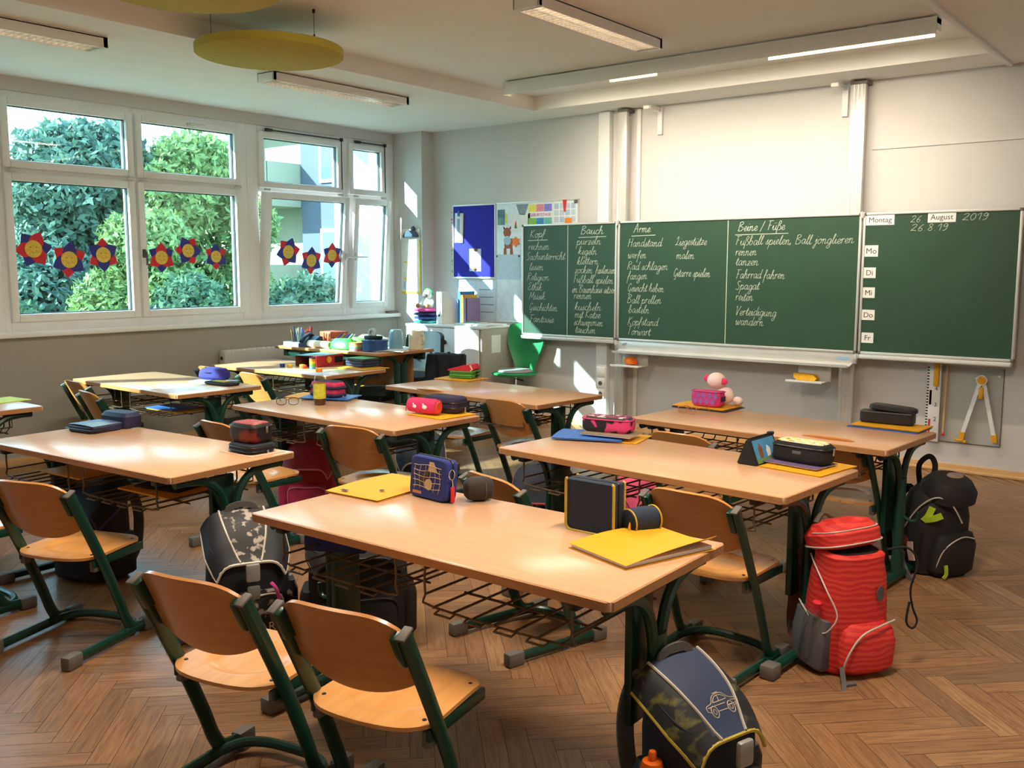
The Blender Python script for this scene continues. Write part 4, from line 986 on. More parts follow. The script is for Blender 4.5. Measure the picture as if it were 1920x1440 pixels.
MB().tube([TILT @ Vector((x*1.005, 0.0, 0.068+(z-0.068)*1.005)) for x, z in so_], 0.004, 6, closed=True, up=(0, 1, 0)).build('zip', M_BLACKP, bc)
nt_ = MB()
for i in range(6):
    x = -0.062+i*0.024; nt_.tube([TILT @ Vector((x+0.004*math.sin(k*1.3+i), -0.0268, 0.028+k*0.015+0.004*math.sin(i))) for k in range(6)], 0.0010, 4, up=(0, -1, 0))
for k in range(5):
    nt_.tube([TILT @ Vector((-0.068+i*0.022, -0.0268, 0.036+k*0.018+0.003*math.sin(i*1.2+k))) for i in range(7)], 0.0010, 4, up=(0, -1, 0))
nt_.build('net_print', M_TAN, bc)
pm = MB(); pm.prism([(0.0, 0.088), (0.045, 0.092), (0.026, 0.122), (0.006, 0.122)], 0.0008, TILT @ Matrix.Translation((0, -0.0262, 0)) @ ROT_WALL); pm.build('patch', M_TAN, bc)
MB().prism([(-0.052, 0.048), (-0.035, 0.062), (-0.02, 0.085), (0.0, 0.095), (0.008, 0.09), (-0.004, 0.064), (-0.028, 0.042)], 0.0010, TILT @ Matrix.Translation((0, -0.0262, 0)) @ ROT_WALL).build('dark_print', M_DBROWN, bc)
MB().lathe([(0, 0), (0.018, 0), (0.018, 0.0011), (0, 0.0011)], (0, 0, 0), 16, TILT @ Matrix.Translation((0.006, -0.0262, 0.048)) @ ROT_WALL).build('ball_print', M_TAN, bc)
MB().b2((-0.068, -0.0272, 0.012), (-0.026, -0.0258, 0.021), M=TILT).build('label_strip', cm('orange_label', 206, 130, 88), bc)
kr = MB(); kr.tube([Vector((0.096, 0.0, 0.092))+Vector((0, 0.012*math.cos(a), 0.016*math.sin(a))) for a in [i*2*PI/16 for i in range(16)]], 0.0016, 6, closed=True)
kr.tube([(0.097, 0, 0.077), (0.098, 0.002, 0.058), (0.097, 0, 0.052)], 0.0022, 6); kr.build('key_ring', M_SILV, bc)
MB().box((0.099, 0, 0.028), (0.006, 0.016, 0.052), 0.003).build('red_tag', C_RED, bc)

pt = thing('pencil_pouch', 'dark grey roll pouch just behind the royal blue wallet', 'pencil case', (2.292, -4.468, DZ), 0.9, group='pencil cases')
MB().loft([(-0.050, 0.008, 0.008), (-0.047, 0.022, 0.022), (-0.038, 0.033, 0.033), (-0.018, 0.039, 0.038), (0.018, 0.039, 0.038), (0.038, 0.033, 0.033), (0.047, 0.022, 0.022), (0.050, 0.008, 0.008)], 24, 2.4, Matrix.Translation((0, 0, 0.039)) @ Matrix.Rotation(PI/2, 4, 'Y')).build('body', mat('charcoal_fabric', (54, 46, 44), 0.85, vary=0.1, scale=120, bump=0.1), pt)
MB().tube([(0.018, 0.0395*math.cos(a), 0.039+0.0385*math.sin(a)) for a in [i*2*PI/24 for i in range(24)]], 0.0016, 5, closed=True).build('seam', M_GREYF, pt)

nc = thing('pencil_wallet', 'upright navy pencil wallet with yellow piping at the front desk’s middle', 'pencil case', (2.790, -4.541, DZ), 0.0, group='pencil cases')
so_ = slab(0.162, 0.150, 0.05, 0.02)
so_ = [(x, z) if z < 0.075 else (math.copysign(0.081-0.25*(0.081-abs(x)), x), 0.150-0.25*(0.150-z)) for x, z in so_]
for y0, y1, nm in ((-0.028, -0.003, 'front_half'), (0.003, 0.028, 'back_half')):
    o = MB().rings([[Vector((x*s, y, 0.075+(z-0.075)*s)) for x, z in so_] for y, s in ((y0, 0.97), (y0+0.004, 1.0), (y1-0.004, 1.0), (y1, 0.97))]).build(nm, M_NAVY, nc)
    pp_ = [(x, y0 if y0 < 0 else y1, z) for x, z in so_]; pp_ = pp_[12:]+pp_[:12]
    MB().tube(pp_, 0.0045, 6, up=(0, 1, 0)).build('piping', M_YPIPE, o)
MB().tube([(x*0.985, 0, 0.075+(z-0.075)*0.985) for x, z in so_], 0.003, 6, closed=True, up=(0, 1, 0), r2=0.004).build('zip', M_BLACKP, nc)
rl = thing('pencil_pouch', 'small navy roll pouch with yellow piping right behind the navy wallet', 'pencil case', (2.905, -4.478, DZ), 1.25, group='pencil cases')
MB().loft([(-0.055, 0.02, 0.02), (-0.05, 0.034, 0.032), (-0.02, 0.038, 0.036), (0.02, 0.038, 0.036), (0.05, 0.034, 0.032), (0.055, 0.02, 0.02)], 24, 2.6, Matrix.Translation((0, 0, 0.038)) @ Matrix.Rotation(PI/2, 4, 'Y')).build('body', M_NAVY, rl)
for x in (-0.046, 0.046): MB().tube([(x, 0.0365*math.cos(a), 0.038+0.0375*math.sin(a)) for a in [i*2*PI/24 for i in range(24)]], 0.0026, 6, closed=True).build('piping', M_YPIPE, rl)
tz = MB()
for a in range(6): tz.tube([(-0.058, -0.02, 0.045), (-0.066+0.004*math.sin(a*2), -0.026-0.006*math.cos(a), 0.02), (-0.066+0.012*math.cos(a*1.7), -0.03+0.012*math.sin(a), 0.004)], 0.0016, 4)
tz.build('zip_tassel', M_YELLOW, rl)

# second right desk
folder((2.02, -3.24), 0.30, 0.22, 0.22, M_YELLOW, 'yellow folder under the blue one at the pink floral case', lift=0.002)
folder((1.94, -3.284), 0.31, 0.235, 0.385, M_BLUEC, 'blue card folder beneath the pink floral case', lift=0.005, z=DZ+0.006)
nb = thing('notebook', 'grey-brown notebook on the blue folder under the pink floral case', 'notebook', (2.03, -3.262, DZ+0.0205), 0.16)
MB().box((0, 0, 0.004), (0.235, 0.145, 0.006), 0.001, 1).build('pages', M_PAPER, nb); MB().box((0, 0, 0.0075), (0.24, 0.15, 0.0016), 0.0005, 1).build('cover', cm('taupe', 150, 128, 100), nb)
M_FLORAL = two_tone('pink_flower_print', (34, 28, 38), (222, 60, 120), 16, 0.54, 0.58, 0.6, 'noise', detail=1)
zip_case('pencil_box', 'black pencil box printed with pink flowers on the desk behind the front one', (2.005, -3.243), 0.19, (0.232, 0.10, 0.066), M_FLORAL, cm('pink_zip', 196, 60, 110), z=DZ+0.0293, piping=(0.86,), top=two_tone('pale_flower_lid', (120, 40, 74), (226, 206, 206), 26, 0.5, 0.56, 0.6, detail=1))
tp = thing('triangular_pouch', 'black triangular pouch with a bright picture side beside the dotted box', 'pencil case', (2.742, -3.312, DZ), -0.06, group='pencil cases')
tri = [(-0.042, 0.004), (-0.034, 0.0), (0.034, 0.0), (0.042, 0.004), (0.008, 0.094), (0.0, 0.099), (-0.008, 0.094)]
MB().rings([[Vector((x*s, y, z*s+0.004*(1-s)*10)) for x, z in tri] for y, s in ((-0.1, 0.93), (-0.095, 1.0), (0.095, 1.0), (0.1, 0.93))]).build('body', M_BLACK, tp)
PM = Matrix.Translation((0.0425, -0.085, 0.0055)) @ Matrix.Rotation(R(-20.7), 4, 'Y')
MB().b2((-0.0002, 0.0, 0.016), (0.0012, 0.17, 0.092), M=PM).build('picture_panel', cm('sky_print', 78, 150, 196), tp)
MB().b2((0.0004, 0.0, 0.0), (0.0016, 0.17, 0.018), M=PM).build('grass_print', cm('grass_print', 112, 150, 70), tp)
MB().prism([(0.03, 0.02), (0.055, 0.022), (0.06, 0.06), (0.045, 0.078), (0.03, 0.06)], 0.0022, PM @ Matrix(((0, 0, 1, 0), (1, 0, 0, 0), (0, 1, 0, 0), (0, 0, 0, 1)))).build('brown_print', cm('horse_brown', 140, 84, 48), tp)
MB().prism([(0.09, 0.02), (0.115, 0.022), (0.12, 0.05), (0.102, 0.064), (0.09, 0.045)], 0.0022, PM @ Matrix(((0, 0, 1, 0), (1, 0, 0, 0), (0, 1, 0, 0), (0, 0, 0, 1)))).build('white_print', M_PAPER, tp)
MB().box((0, 0.09, 0.1), (0.022, 0.03, 0.014), 0.005).tube([(0, -0.09, 0.099), (0, 0.09, 0.099)], 0.004, 6).build('zip', M_BLACKP, tp)
folder((2.935, -3.305), 0.255, 0.27, -0.15, M_YELLOW, 'yellow card folder under the black box with the dotted lid', lift=0.003)
nb = thing('notebook', 'thin purple notebook between the dotted box and its yellow folder', 'notebook', (2.90, -3.30, DZ+0.0105), -0.15)
MB().box((0, 0, 0.002), (0.225, 0.155, 0.0028)).build('pages', M_PAPER, nb); MB().box((0, 0, 0.004), (0.23, 0.16, 0.0012)).build('cover', cm('purple_cover', 108, 88, 128), nb)
M_DOTS = two_tone('leaf_dot_print', (70, 70, 70), (236, 226, 190), 24, 0.18, 0.24, 0.6, 'voronoi', stretch=(1, 1.2, 0.2))
bx = zip_case('pencil_box', 'black pencil box with yellow and white dotted lid on the second right desk', (2.908, -3.284), -0.15, (0.225, 0.108, 0.078), M_BLACK, M_BLACKP, z=DZ+0.0152, piping=(0.8,), top=M_DOTS)
ld = MB(); rnd_ = random.Random(5)
for i in range(8):
    for j in range(4):
        if (i+j) % 2: continue
        ld.lathe([(0, 0), (0.0085, 0), (0.0085, 0.0006), (0, 0.0006)], (0, 0, 0), 10, Matrix.Translation((-0.08+i*0.0228, -0.035+j*0.0225, 0.0799)) @ Matrix.Rotation(0.7, 4, 'Z') @ Matrix.Diagonal((1.35, 0.8, 1, 1)))
ld.build('yellow_dots', cm('lid_yellow', 228, 200, 60), bx)
MB().b2((-0.016, -0.0552, 0.036), (0.02, -0.053, 0.048), 0.002).build('rubber_badge', M_GREYF, bx)

# desk nearest the board
folder((1.933, -2.143), 0.32, 0.225, -0.04, mat('dark_card', (48, 52, 58), 0.6), 'dark folder under the yellow one below the pink plush', lift=0.002)
folder((1.926, -2.140), 0.31, 0.22, -0.04, M_YELLOW, 'yellow card folder below the pink plush and plaid box', lift=0.003, z=DZ+0.0075)
M_PLAID = two_tone('pink_diamond_print', (112, 34, 92), (222, 44, 110), 22, 0.45, 0.55, 0.45, 'checker', stretch=(1, 1, 1))
pbx = zip_case('pencil_box', 'pink and purple diamond-print pencil box in front of the pink plush', (1.95, -2.178), -0.02, (0.175, 0.075, 0.082), cm('magenta', 206, 46, 110, 0.45), cm('magenta_zip', 186, 60, 140), z=DZ+0.0175, piping=(0.95,), pull=False)
dm = MB()
for i in range(4):
    for j in range(2):
        cx, cz = -0.058+i*0.034+(0.017 if j else 0), 0.026+j*0.03
        dm.prism([(cx-0.016, cz), (cx, cz-0.02), (cx+0.016, cz), (cx, cz+0.02)], 0.0012, Matrix.Translation((0, -0.0365, 0)) @ ROT_WALL)
dm.build('diamond_print', cm('lilac_print', 148, 92, 168), pbx)
MB().b2((0.086, -0.026, 0.028), (0.0885, 0.026, 0.054)).build('dark_band', cm('plum', 62, 26, 62), pbx)
pg = thing('plush_toy', 'pale pink plush animal with red ears behind the diamond-print box', 'plush toy', (1.985, -2.075, DZ+0.0155), 0.2)
M_PLUSH = mat('pale_pink_plush', (250, 224, 214), 0.95, vary=0.06, scale=300, bump=0.3)
pb = MB(); pb.ball((0.01, 0.0, 0.05), 0.048, (1.05, 0.9, 1.0)); pb.build('body', M_PLUSH, pg)
MB().ball((-0.035, -0.01, 0.128), 0.048, (1.05, 1.0, 0.92), 20, 14).build('head', M_PLUSH, pg)
for x, y, z, a in ((-0.088, 0.0, 0.137, 0.4), (0.012, -0.035, 0.128, -0.5)): MB().ball((x, y, z), 0.021, (1.0, 0.5, 0.9), 12, 8).build('ear', cm('pink_ear', 240, 62, 110, 0.9), pg)
for x, y in ((0.082, -0.005), (-0.08, 0.03)): MB().ball((x, y, 0.024), 0.026, (1.1, 0.9, 0.9), 12, 8).build('paw', M_PLUSH, pg)
glasses('orange-pink eyeglasses lying in front of the pink plush', (1.945, -2.40), -0.1, cm('copper_frame', 196, 112, 84, 0.3), 0.95)
folder((2.895, -2.19), 0.325, 0.205, -0.05, M_BLUEC, 'dark blue folder edge under the yellow one below the black case', lift=0.002)
folder((2.905, -2.185), 0.315, 0.20, -0.05, M_YELLOW, 'yellow card folder under the long black case near the board', lift=0.003, z=DZ+0.0075)
bk = thing('pencil_box', 'long black pencil case with its lid ajar on the desk nearest the board', 'pencil case', (2.875, -2.155, DZ+0.0175), 0.06, group='pencil cases')
MB().loft([(0, 0.117, 0.042), (0.006, 0.122, 0.047), (0.05, 0.122, 0.047), (0.054, 0.119, 0.044)], 28, 6).build('body', mat('black_leatherette', (30, 30, 33), 0.5, vary=0.15, scale=90, bump=0.1), bk)
MB().loft([(0, 0.10, 0.04), (0.005, 0.107, 0.046), (0.020, 0.105, 0.045), (0.026, 0.09, 0.034)], 28, 5, Matrix.Translation((0.022, 0.012, 0.056)) @ Matrix.Rotation(R(4), 4, 'Y')).build('lid', mat('black_leatherette', (30, 30, 33), 0.5), bk)
MB().tube([(-0.115, -0.048, 0.052), (0.118, -0.048, 0.052)], 0.0025, 6).build('zip', M_GREYF, bk)

# middle desk
glasses('black eyeglasses lying next to the yellow drink bottle', (0.095, -3.50), 0.75, mat('black_frame', (30, 30, 34), 0.3), 1.05)
bo = thing('drink_bottle', 'clear drink bottle with orange cap and yellow label on the middle desk', 'bottle', (0.216, -3.375, DZ))
M_PET = glass_mat('clear_plastic', (0.90, 0.92, 0.90), 1.0)
MB().lathe([(0.0, 0), (0.029, 0.0), (0.033, 0.006), (0.0335, 0.05), (0.033, 0.12), (0.030, 0.145), (0.019, 0.168), (0.015, 0.176), (0.015, 0.184), (0, 0.184)], n=24).build('bottle_body', M_PET, bo)
MB().lathe([(0, 0.003), (0.030, 0.004), (0.0315, 0.012), (0.0315, 0.04), (0, 0.04)], n=24).build('drink', mat('cola_drink', (92, 50, 36), 0.2), bo)
MB().lathe([(0.0338, 0.036), (0.0342, 0.036), (0.0342, 0.118), (0.0338, 0.118)], n=24, cap=False).build('label', mat('yellow_label', (206, 200, 60), 0.5, vary=0.2, scale=40), bo)
MB().lathe([(0, 0.182), (0.0175, 0.182), (0.018, 0.184), (0.018, 0.199), (0.016, 0.202), (0, 0.202)], n=20).build('cap', cm('orange_cap', 238, 140, 28, 0.4), bo)
folder((-0.06, -3.165), 0.30, 0.215, 0.35, M_YELLOW, 'yellow card folder at the left back corner of the bottle desk', lift=0.003)
folder((0.075, -3.175), 0.30, 0.20, 0.42, M_BLUEC, 'blue folder under the pink and navy box behind the drink bottle', lift=0.003, z=DZ+0.0075)
M_PNAVY = mat('dark_plum_fabric', (46, 38, 66), 0.85, vary=0.1, scale=100)
zip_case('pencil_box', 'pink and dark plum double pencil box behind the drink bottle', (0.06, -3.180), 0.05, (0.205, 0.105, 0.084), cm('raspberry', 206, 44, 92), M_PNAVY, z=DZ+0.0170, piping=(0.12, 0.62), pr=0.010, top=M_PNAVY)
folder((0.985, -3.225), 0.26, 0.25, -0.06, mat('golden_card', (244, 178, 30), 0.55, vary=0.03), 'golden yellow folder under the pink pouch and plum case', lift=0.003)
zip_case('pencil_box', 'dark plum zipped pencil box behind the pink pouch', (0.955, -3.165), 0.1, (0.225, 0.125, 0.080), M_PNAVY, M_BLACKP, z=DZ+0.0100, piping=(0.33, 0.66), pr=0.004)
pk = thing('pencil_pouch', 'pink and orange roll pouch with white animal print on the middle desk', 'pencil case', (0.925, -3.290, DZ+0.0110), 0.08, group='pencil cases')
MB().loft([(-0.098, 0.02, 0.02), (-0.09, 0.034, 0.032), (-0.04, 0.038, 0.036), (0.04, 0.038, 0.036), (0.09, 0.035, 0.033), (0.098, 0.022, 0.02)], 24, 2.4, Matrix.Translation((0, 0, 0.0385)) @ Matrix.Rotation(PI/2, 4, 'Y')).build('body', cm('hot_pink', 218, 44, 98, 0.75), pk)
MB().loft([(0.088, 0.0358, 0.0335), (0.0985, 0.0235, 0.0215)], 24, 2.4, Matrix.Translation((0, 0, 0.0385)) @ Matrix.Rotation(PI/2, 4, 'Y')).build('orange_end', cm('orange_fabric', 226, 84, 44), pk)
MB().tube([(-0.085, 0, 0.076), (0.085, 0, 0.076)], 0.003, 6).build('zip', cm('pink_zip', 196, 60, 110), pk)
for x, s in ((-0.035, 0.8), (0.03, 1.0)):
    MB().ball((x, -0.0365, 0.038), 0.013*s, (1.2, 0.16, 0.85), 12, 6).ball((x-0.01*s, -0.0355, 0.05), 0.006*s, (1, 0.2, 1), 8, 6).build('white_print', M_PAPER, pk)
MB().tube(smooth_path([(-0.098, -0.01, 0.05), (-0.108, -0.015, 0.03), (-0.104, -0.02, 0.006)], 4), 0.003, 5).build('zip_cord', cm('pink_zip', 196, 60, 110), pk)

# book stack desk
folder((0.03, -1.99), 0.29, 0.235, 0.02, M_YELLOW, 'yellow folder under the red and green book stack', lift=0.004)
C_GRN = cm('leaf_green', 92, 168, 58)
for i, (dz_, th, wd, ln, rz, lb) in enumerate(((0.0115, 0.026, 0.17, 0.15, 0.25, 'lower green zipped case in the stack on the book stack desk'), (0.0385, 0.020, 0.17, 0.145, 0.32, 'upper green zipped case in the stack, under the red one'))):
    t = thing('zipped_case', lb, 'pencil case', (0.03, -1.955, DZ+dz_), rz, group='stacked cases on the book stack desk')
    MB().box((0, 0, th/2), (wd, ln, th), 0.007, 2).build('body', C_GRN, t); MB().box((0, 0, th/2), (wd+0.002, ln+0.002, 0.005), 0.002).build('zip', M_BLACKP, t)
    MB().box((wd/2+0.008, 0.0, th/2), (0.012, 0.04, 0.014), 0.003).build('loop', M_BLACKP, t)
t = thing('wedge_case', 'red wedge-shaped case with pale rim on top of the green cases', 'pencil case', (0.02, -1.955, DZ+0.0590), 0.3, group='stacked cases on the book stack desk')
WM = Matrix.Translation((0, 0.07, 0)) @ ROT_WALL
MB().prism([(-0.095, 0.0), (0.08, 0.0), (0.092, 0.012), (0.075, 0.04), (0.045, 0.042), (-0.08, 0.012)], 0.14, WM).build('body', cm('melon_red', 212, 42, 56), t)
MB().tube([(0.080, -0.072, 0.002), (0.093, -0.072, 0.012), (0.076, -0.072, 0.04)], 0.005, 6).build('rim', cm('melon_rim', 228, 218, 190), t)

# left front desk
nv = thing('pencil_wallet', 'open navy pencil wallet with picture flap on the left front desk', 'pencil case', (0.035, -4.515, DZ), 0.12, group='pencil cases')
M_NVY2 = mat('navy_nylon', (30, 34, 66), 0.6, vary=0.15, scale=60)
MB().loft([(0, 0.092, 0.085, 0, -0.045), (0.006, 0.098, 0.09, 0, -0.045), (0.026, 0.098, 0.09, 0, -0.045), (0.030, 0.094, 0.086, 0, -0.045)], 32, 5).build('front_half', M_NVY2, nv)
MB().sheet(lambda u, v: ((u-0.5)*0.18, -0.125+v*0.155, 0.032+0.004*math.sin(PI*u)), 8, 6, 0.002).build('picture_flap', two_tone('blue_scene_print', (70, 76, 130), (120, 140, 120), 14, 0.4, 0.7, 0.4), nv)
MB().loft([(0.0, 0.095, 0.05, 0.01, 0.085), (0.008, 0.1, 0.056, 0.01, 0.085), (0.055, 0.1, 0.056, 0.01, 0.085), (0.072, 0.085, 0.04, 0.01, 0.085)], 32, 4).build('back_half', M_NVY2, nv)
MB().tube([(-0.098, -0.132, 0.016), (0.0, -0.137, 0.016), (0.098, -0.132, 0.016), (0.1, -0.05, 0.016)], 0.0035, 6).build('zip', M_BLACKP, nv)
lay('paper_slip', MB().box((0, 0, 0.0008), (0.075, 0.05, 0.0012)), cm('cyan_paper', 120, 206, 214), 'small cyan paper slip right of the navy wallet', 'paper slip', (0.095, -4.42, DZ+0.0002), 0.3)
lay('paper_sheet', MB().box((0, 0, 0.0008), (0.215, 0.17, 0.0012)), mat('kraft_sheet', (222, 176, 138), 0.6), 'peach paper sheet beneath the dark stacked cases', 'paper sheet', (1.04, -4.425, DZ+0.0002), 0.0)
zip_case('pencil_wallet', 'flat black zipped wallet beneath the black and red case', (1.035, -4.425), 0.0, (0.165, 0.135, 0.038), mat('blue_black_fabric', (28, 30, 40), 0.8, vary=0.15, scale=100), M_BLACKP, z=DZ+0.0020, piping=(0.3, 0.7), pr=0.003)
brc = zip_case('pencil_box', 'black and red lunch-box shaped pencil case at the right end of the left front desk', (1.02, -4.415), 0.05, (0.160, 0.115, 0.078), two_tone('black_red_print', (32, 24, 26), (128, 36, 26), 9, 0.55, 0.62, 0.6), M_BLACKP, z=DZ+0.0405, piping=(0.85,), top=two_tone('red_lid_print', (150, 36, 34), (206, 140, 120), 12, 0.5, 0.7, 0.5))

# purple case desk
pc = thing('pencil_pouch', 'purple-blue cap-shaped pouch on the desk by the window wall', 'pencil case', (-1.225, -3.06, DZ+0.012), 0.3, group='pencil cases')
MB().loft([(0, 0.098, 0.058), (0.012, 0.108, 0.068), (0.045, 0.104, 0.064), (0.066, 0.085, 0.048), (0.074, 0.04, 0.02)], 28, 2.8).build('body', mat('violet_fabric', (52, 46, 128), 0.85, vary=0.12, scale=60, bump=0.1), pc)
MB().tube(smooth_path([(-0.1, -0.02, 0.04), (0.0, -0.07, 0.045), (0.1, -0.02, 0.04)], 5), 0.003, 6).build('zip', M_PNAVY, pc)
folder((-1.16, -3.11), 0.26, 0.20, 0.25, mat('pale_blue_card', (180, 196, 222), 0.55), 'pale blue folder under the purple cap-shaped pouch', lift=0.003)
wl = zip_case('pencil_wallet', 'flat open black wallet with yellow pencils in front of the purple pouch', (-0.975, -3.175), 0.05, (0.26, 0.11, 0.020), M_BLACK, M_BLACKP, piping=(0.5,), pr=0.003, pull=False)
for i in range(4): MB().tube([(-0.06, -0.028+i*0.014, 0.0225), (0.06, -0.026+i*0.014, 0.0225)], 0.0035, 6).build('pencil', M_YELLOW if i % 2 else cm('lime_pencil', 190, 206, 60), wl)

# red box desk
rb_ = thing('open_box', 'red and blue printed cardboard box lying open on its side', 'box', (-1.43, -1.985, DZ), 0.12)
W_, D_, H_, tk_ = 0.215, 0.30, 0.086, 0.003
MB().b2((-W_/2, -D_/2, 0), (W_/2, D_/2, tk_)).b2((-W_/2, D_/2-tk_, tk_), (W_/2, D_/2, H_)).build('box_body', M_DBROWN, rb_)
MB().b2((-W_/2, -D_/2, H_-tk_), (W_/2, D_/2, H_)).build('top_side', two_tone('box_top_print', (90, 170, 190), (196, 60, 70), 5, 0.5, 0.62, 0.5), rb_)
rs = MB().b2((W_/2-tk_, -D_/2, tk_), (W_/2, D_/2, H_-tk_)).build('right_side', mat('box_red', (186, 44, 48), 0.5, vary=0.15, scale=20), rb_)
MB().b2((-W_/2, -D_/2, tk_), (-W_/2+tk_, D_/2, H_-tk_)).build('left_side', cm('box_brown', 120, 70, 44), rb_)
MB().lathe([(0, 0), (0.026, 0), (0.026, 0.0012), (0, 0.0012)], (0, 0, 0), 16, Matrix.Translation((W_/2, -0.01, 0.05)) @ Matrix.Rotation(PI/2, 4, 'Y')).build('yellow_disc', cm('box_yellow', 232, 176, 40), rs)
MB().b2((W_/2, 0.05, 0.02), (W_/2+0.0012, 0.14, 0.07)).build('dark_print', M_BLACK, rs)
cn = thing('play_dough_tub', 'tall stack of small colour-striped tubs in front of the open red box', 'tub', (-1.262, -2.195, DZ))
for i, cc in enumerate(((110, 170, 210), (120, 190, 90), (236, 200, 60), (226, 130, 50))):
    MB().lathe([(0, i*0.019), (0.022, i*0.019), (0.0225, i*0.019+0.002), (0.0225, i*0.019+0.014), (0.0235, i*0.019+0.015), (0.0235, i*0.019+0.019), (0, i*0.019+0.019)], n=18).build('tub', cm('tub_%d_%d' % cc[:2], *cc), cn)
MB().lathe([(0, 0.076), (0.022, 0.076), (0.022, 0.084), (0, 0.084)], n=18).build('lid', M_PNAVY, cn)
for x, y, cc, lb in ((-1.335, -2.215, (226, 66, 50), 'small red-orange dough pot next to the striped tubs'), (-1.375, -2.20, (234, 150, 40), 'small orange pot between the red pot and the blue pieces'), (-1.47, -2.24, (238, 190, 60), 'small yellow pot left of the red pot'), (-1.545, -2.25, (60, 64, 150), 'small dark blue pot farthest left on the red box desk')):
    t = thing('small_pot', lb, 'pot', (x, y, DZ), group='small dough pots on the red box desk')
    MB().lathe([(0, 0), (0.017, 0), (0.019, 0.004), (0.019, 0.018), (0, 0.018)], n=14).build('pot', cm('pot_%d' % cc[0], *cc), t); MB().lathe([(0, 0.018), (0.020, 0.018), (0.020, 0.025), (0.017, 0.027), (0, 0.027)], n=14).build('lid', cm('potlid_%d' % cc[0], min(255, cc[0]+16), min(255, cc[1]+30), cc[2]), t)
folder((-1.01, -1.92), 0.31, 0.25, -0.1, M_YELLOW, 'yellow folder under the two green-blue wallets near the red box', lift=0.003)
for i, (cc, lb) in enumerate((((52, 74, 110), 'lower blue wallet on the yellow folder near the red box'), ((42, 50, 58), 'middle dark wallet on the yellow folder near the red box'), ((96, 176, 96), 'green topped wallet lying uppermost near the red box'))):
    t = thing('zipped_wallet', lb, 'pencil case', (-1.07, -1.875, DZ+0.0105+i*0.0205), -0.12+i*0.05, group='stacked wallets near the red box')
    MB().box((0, 0, 0.01), (0.205, 0.165, 0.0195), 0.006, 2).build('body', cm('wallet_navy', 40, 52, 78) if i < 2 else cm('wallet_dark', 38, 48, 56), t)
    MB().box((0, 0, 0.0198), (0.19, 0.15, 0.001)).build('cover_print', cm('wallet_%d' % cc[0], *cc), t)
lay('folder_corner', MB().box((0, 0, 0.002), (0.22, 0.31, 0.004), 0.001), cm('lime_card', 214, 222, 60), 'lime yellow folder on the desk cut off by the left picture edge', 'folder', (-1.30, -4.44, DZ), 0.1)

# things lying in the wire baskets
BZ = 0.4995
def basket_item(name, cat, label, x, y, rz, sz, m, z=BZ):
    return lay(name, MB().box((0, 0, sz[2]/2), sz, min(0.004, sz[2]*0.3)), m, label, cat, (x, y, z), rz, group='school things in the desk baskets')
basket_item('card_folder', 'folder', 'yellow folder in the basket of the left front desk, seen under its left half', 0.25, -4.72, 0.07, (0.33, 0.24, 0.008), M_YELLOW)
basket_item('card_folder', 'folder', 'yellow folder in the basket of the left front desk, seen under its right half', 0.83, -4.68, 0.07, (0.34, 0.24, 0.008), M_YELLOW)
basket_item('exercise_book', 'book', 'dark exercise book on the yellow folder under the left front desk’s right half', 0.82, -4.66, 0.2, (0.24, 0.17, 0.010), M_NAVY, BZ+0.0085)
basket_item('card_folder', 'folder', 'yellow folder hanging out of the basket below the purple case desk', -1.08, -3.43, 0.0, (0.33, 0.24, 0.006), M_YELLOW)
basket_item('card_folder', 'folder', 'blue folder lying on the yellow one below the purple case desk', -1.11, -3.43, 0.1, (0.31, 0.22, 0.006), M_BLUEC, BZ+0.0065)
basket_item('exercise_book', 'book', 'teal exercise book in the basket below the red box desk', -1.76, -2.22, 0.1, (0.24, 0.17, 0.012), cm('teal_cover', 96, 170, 168))
basket_item('exercise_book', 'book', 'dark green exercise book in the basket of the middle desk, at its right end', 0.79, -3.42, 0.0, (0.24, 0.18, 0.012), cm('dark_cover', 60, 84, 70))
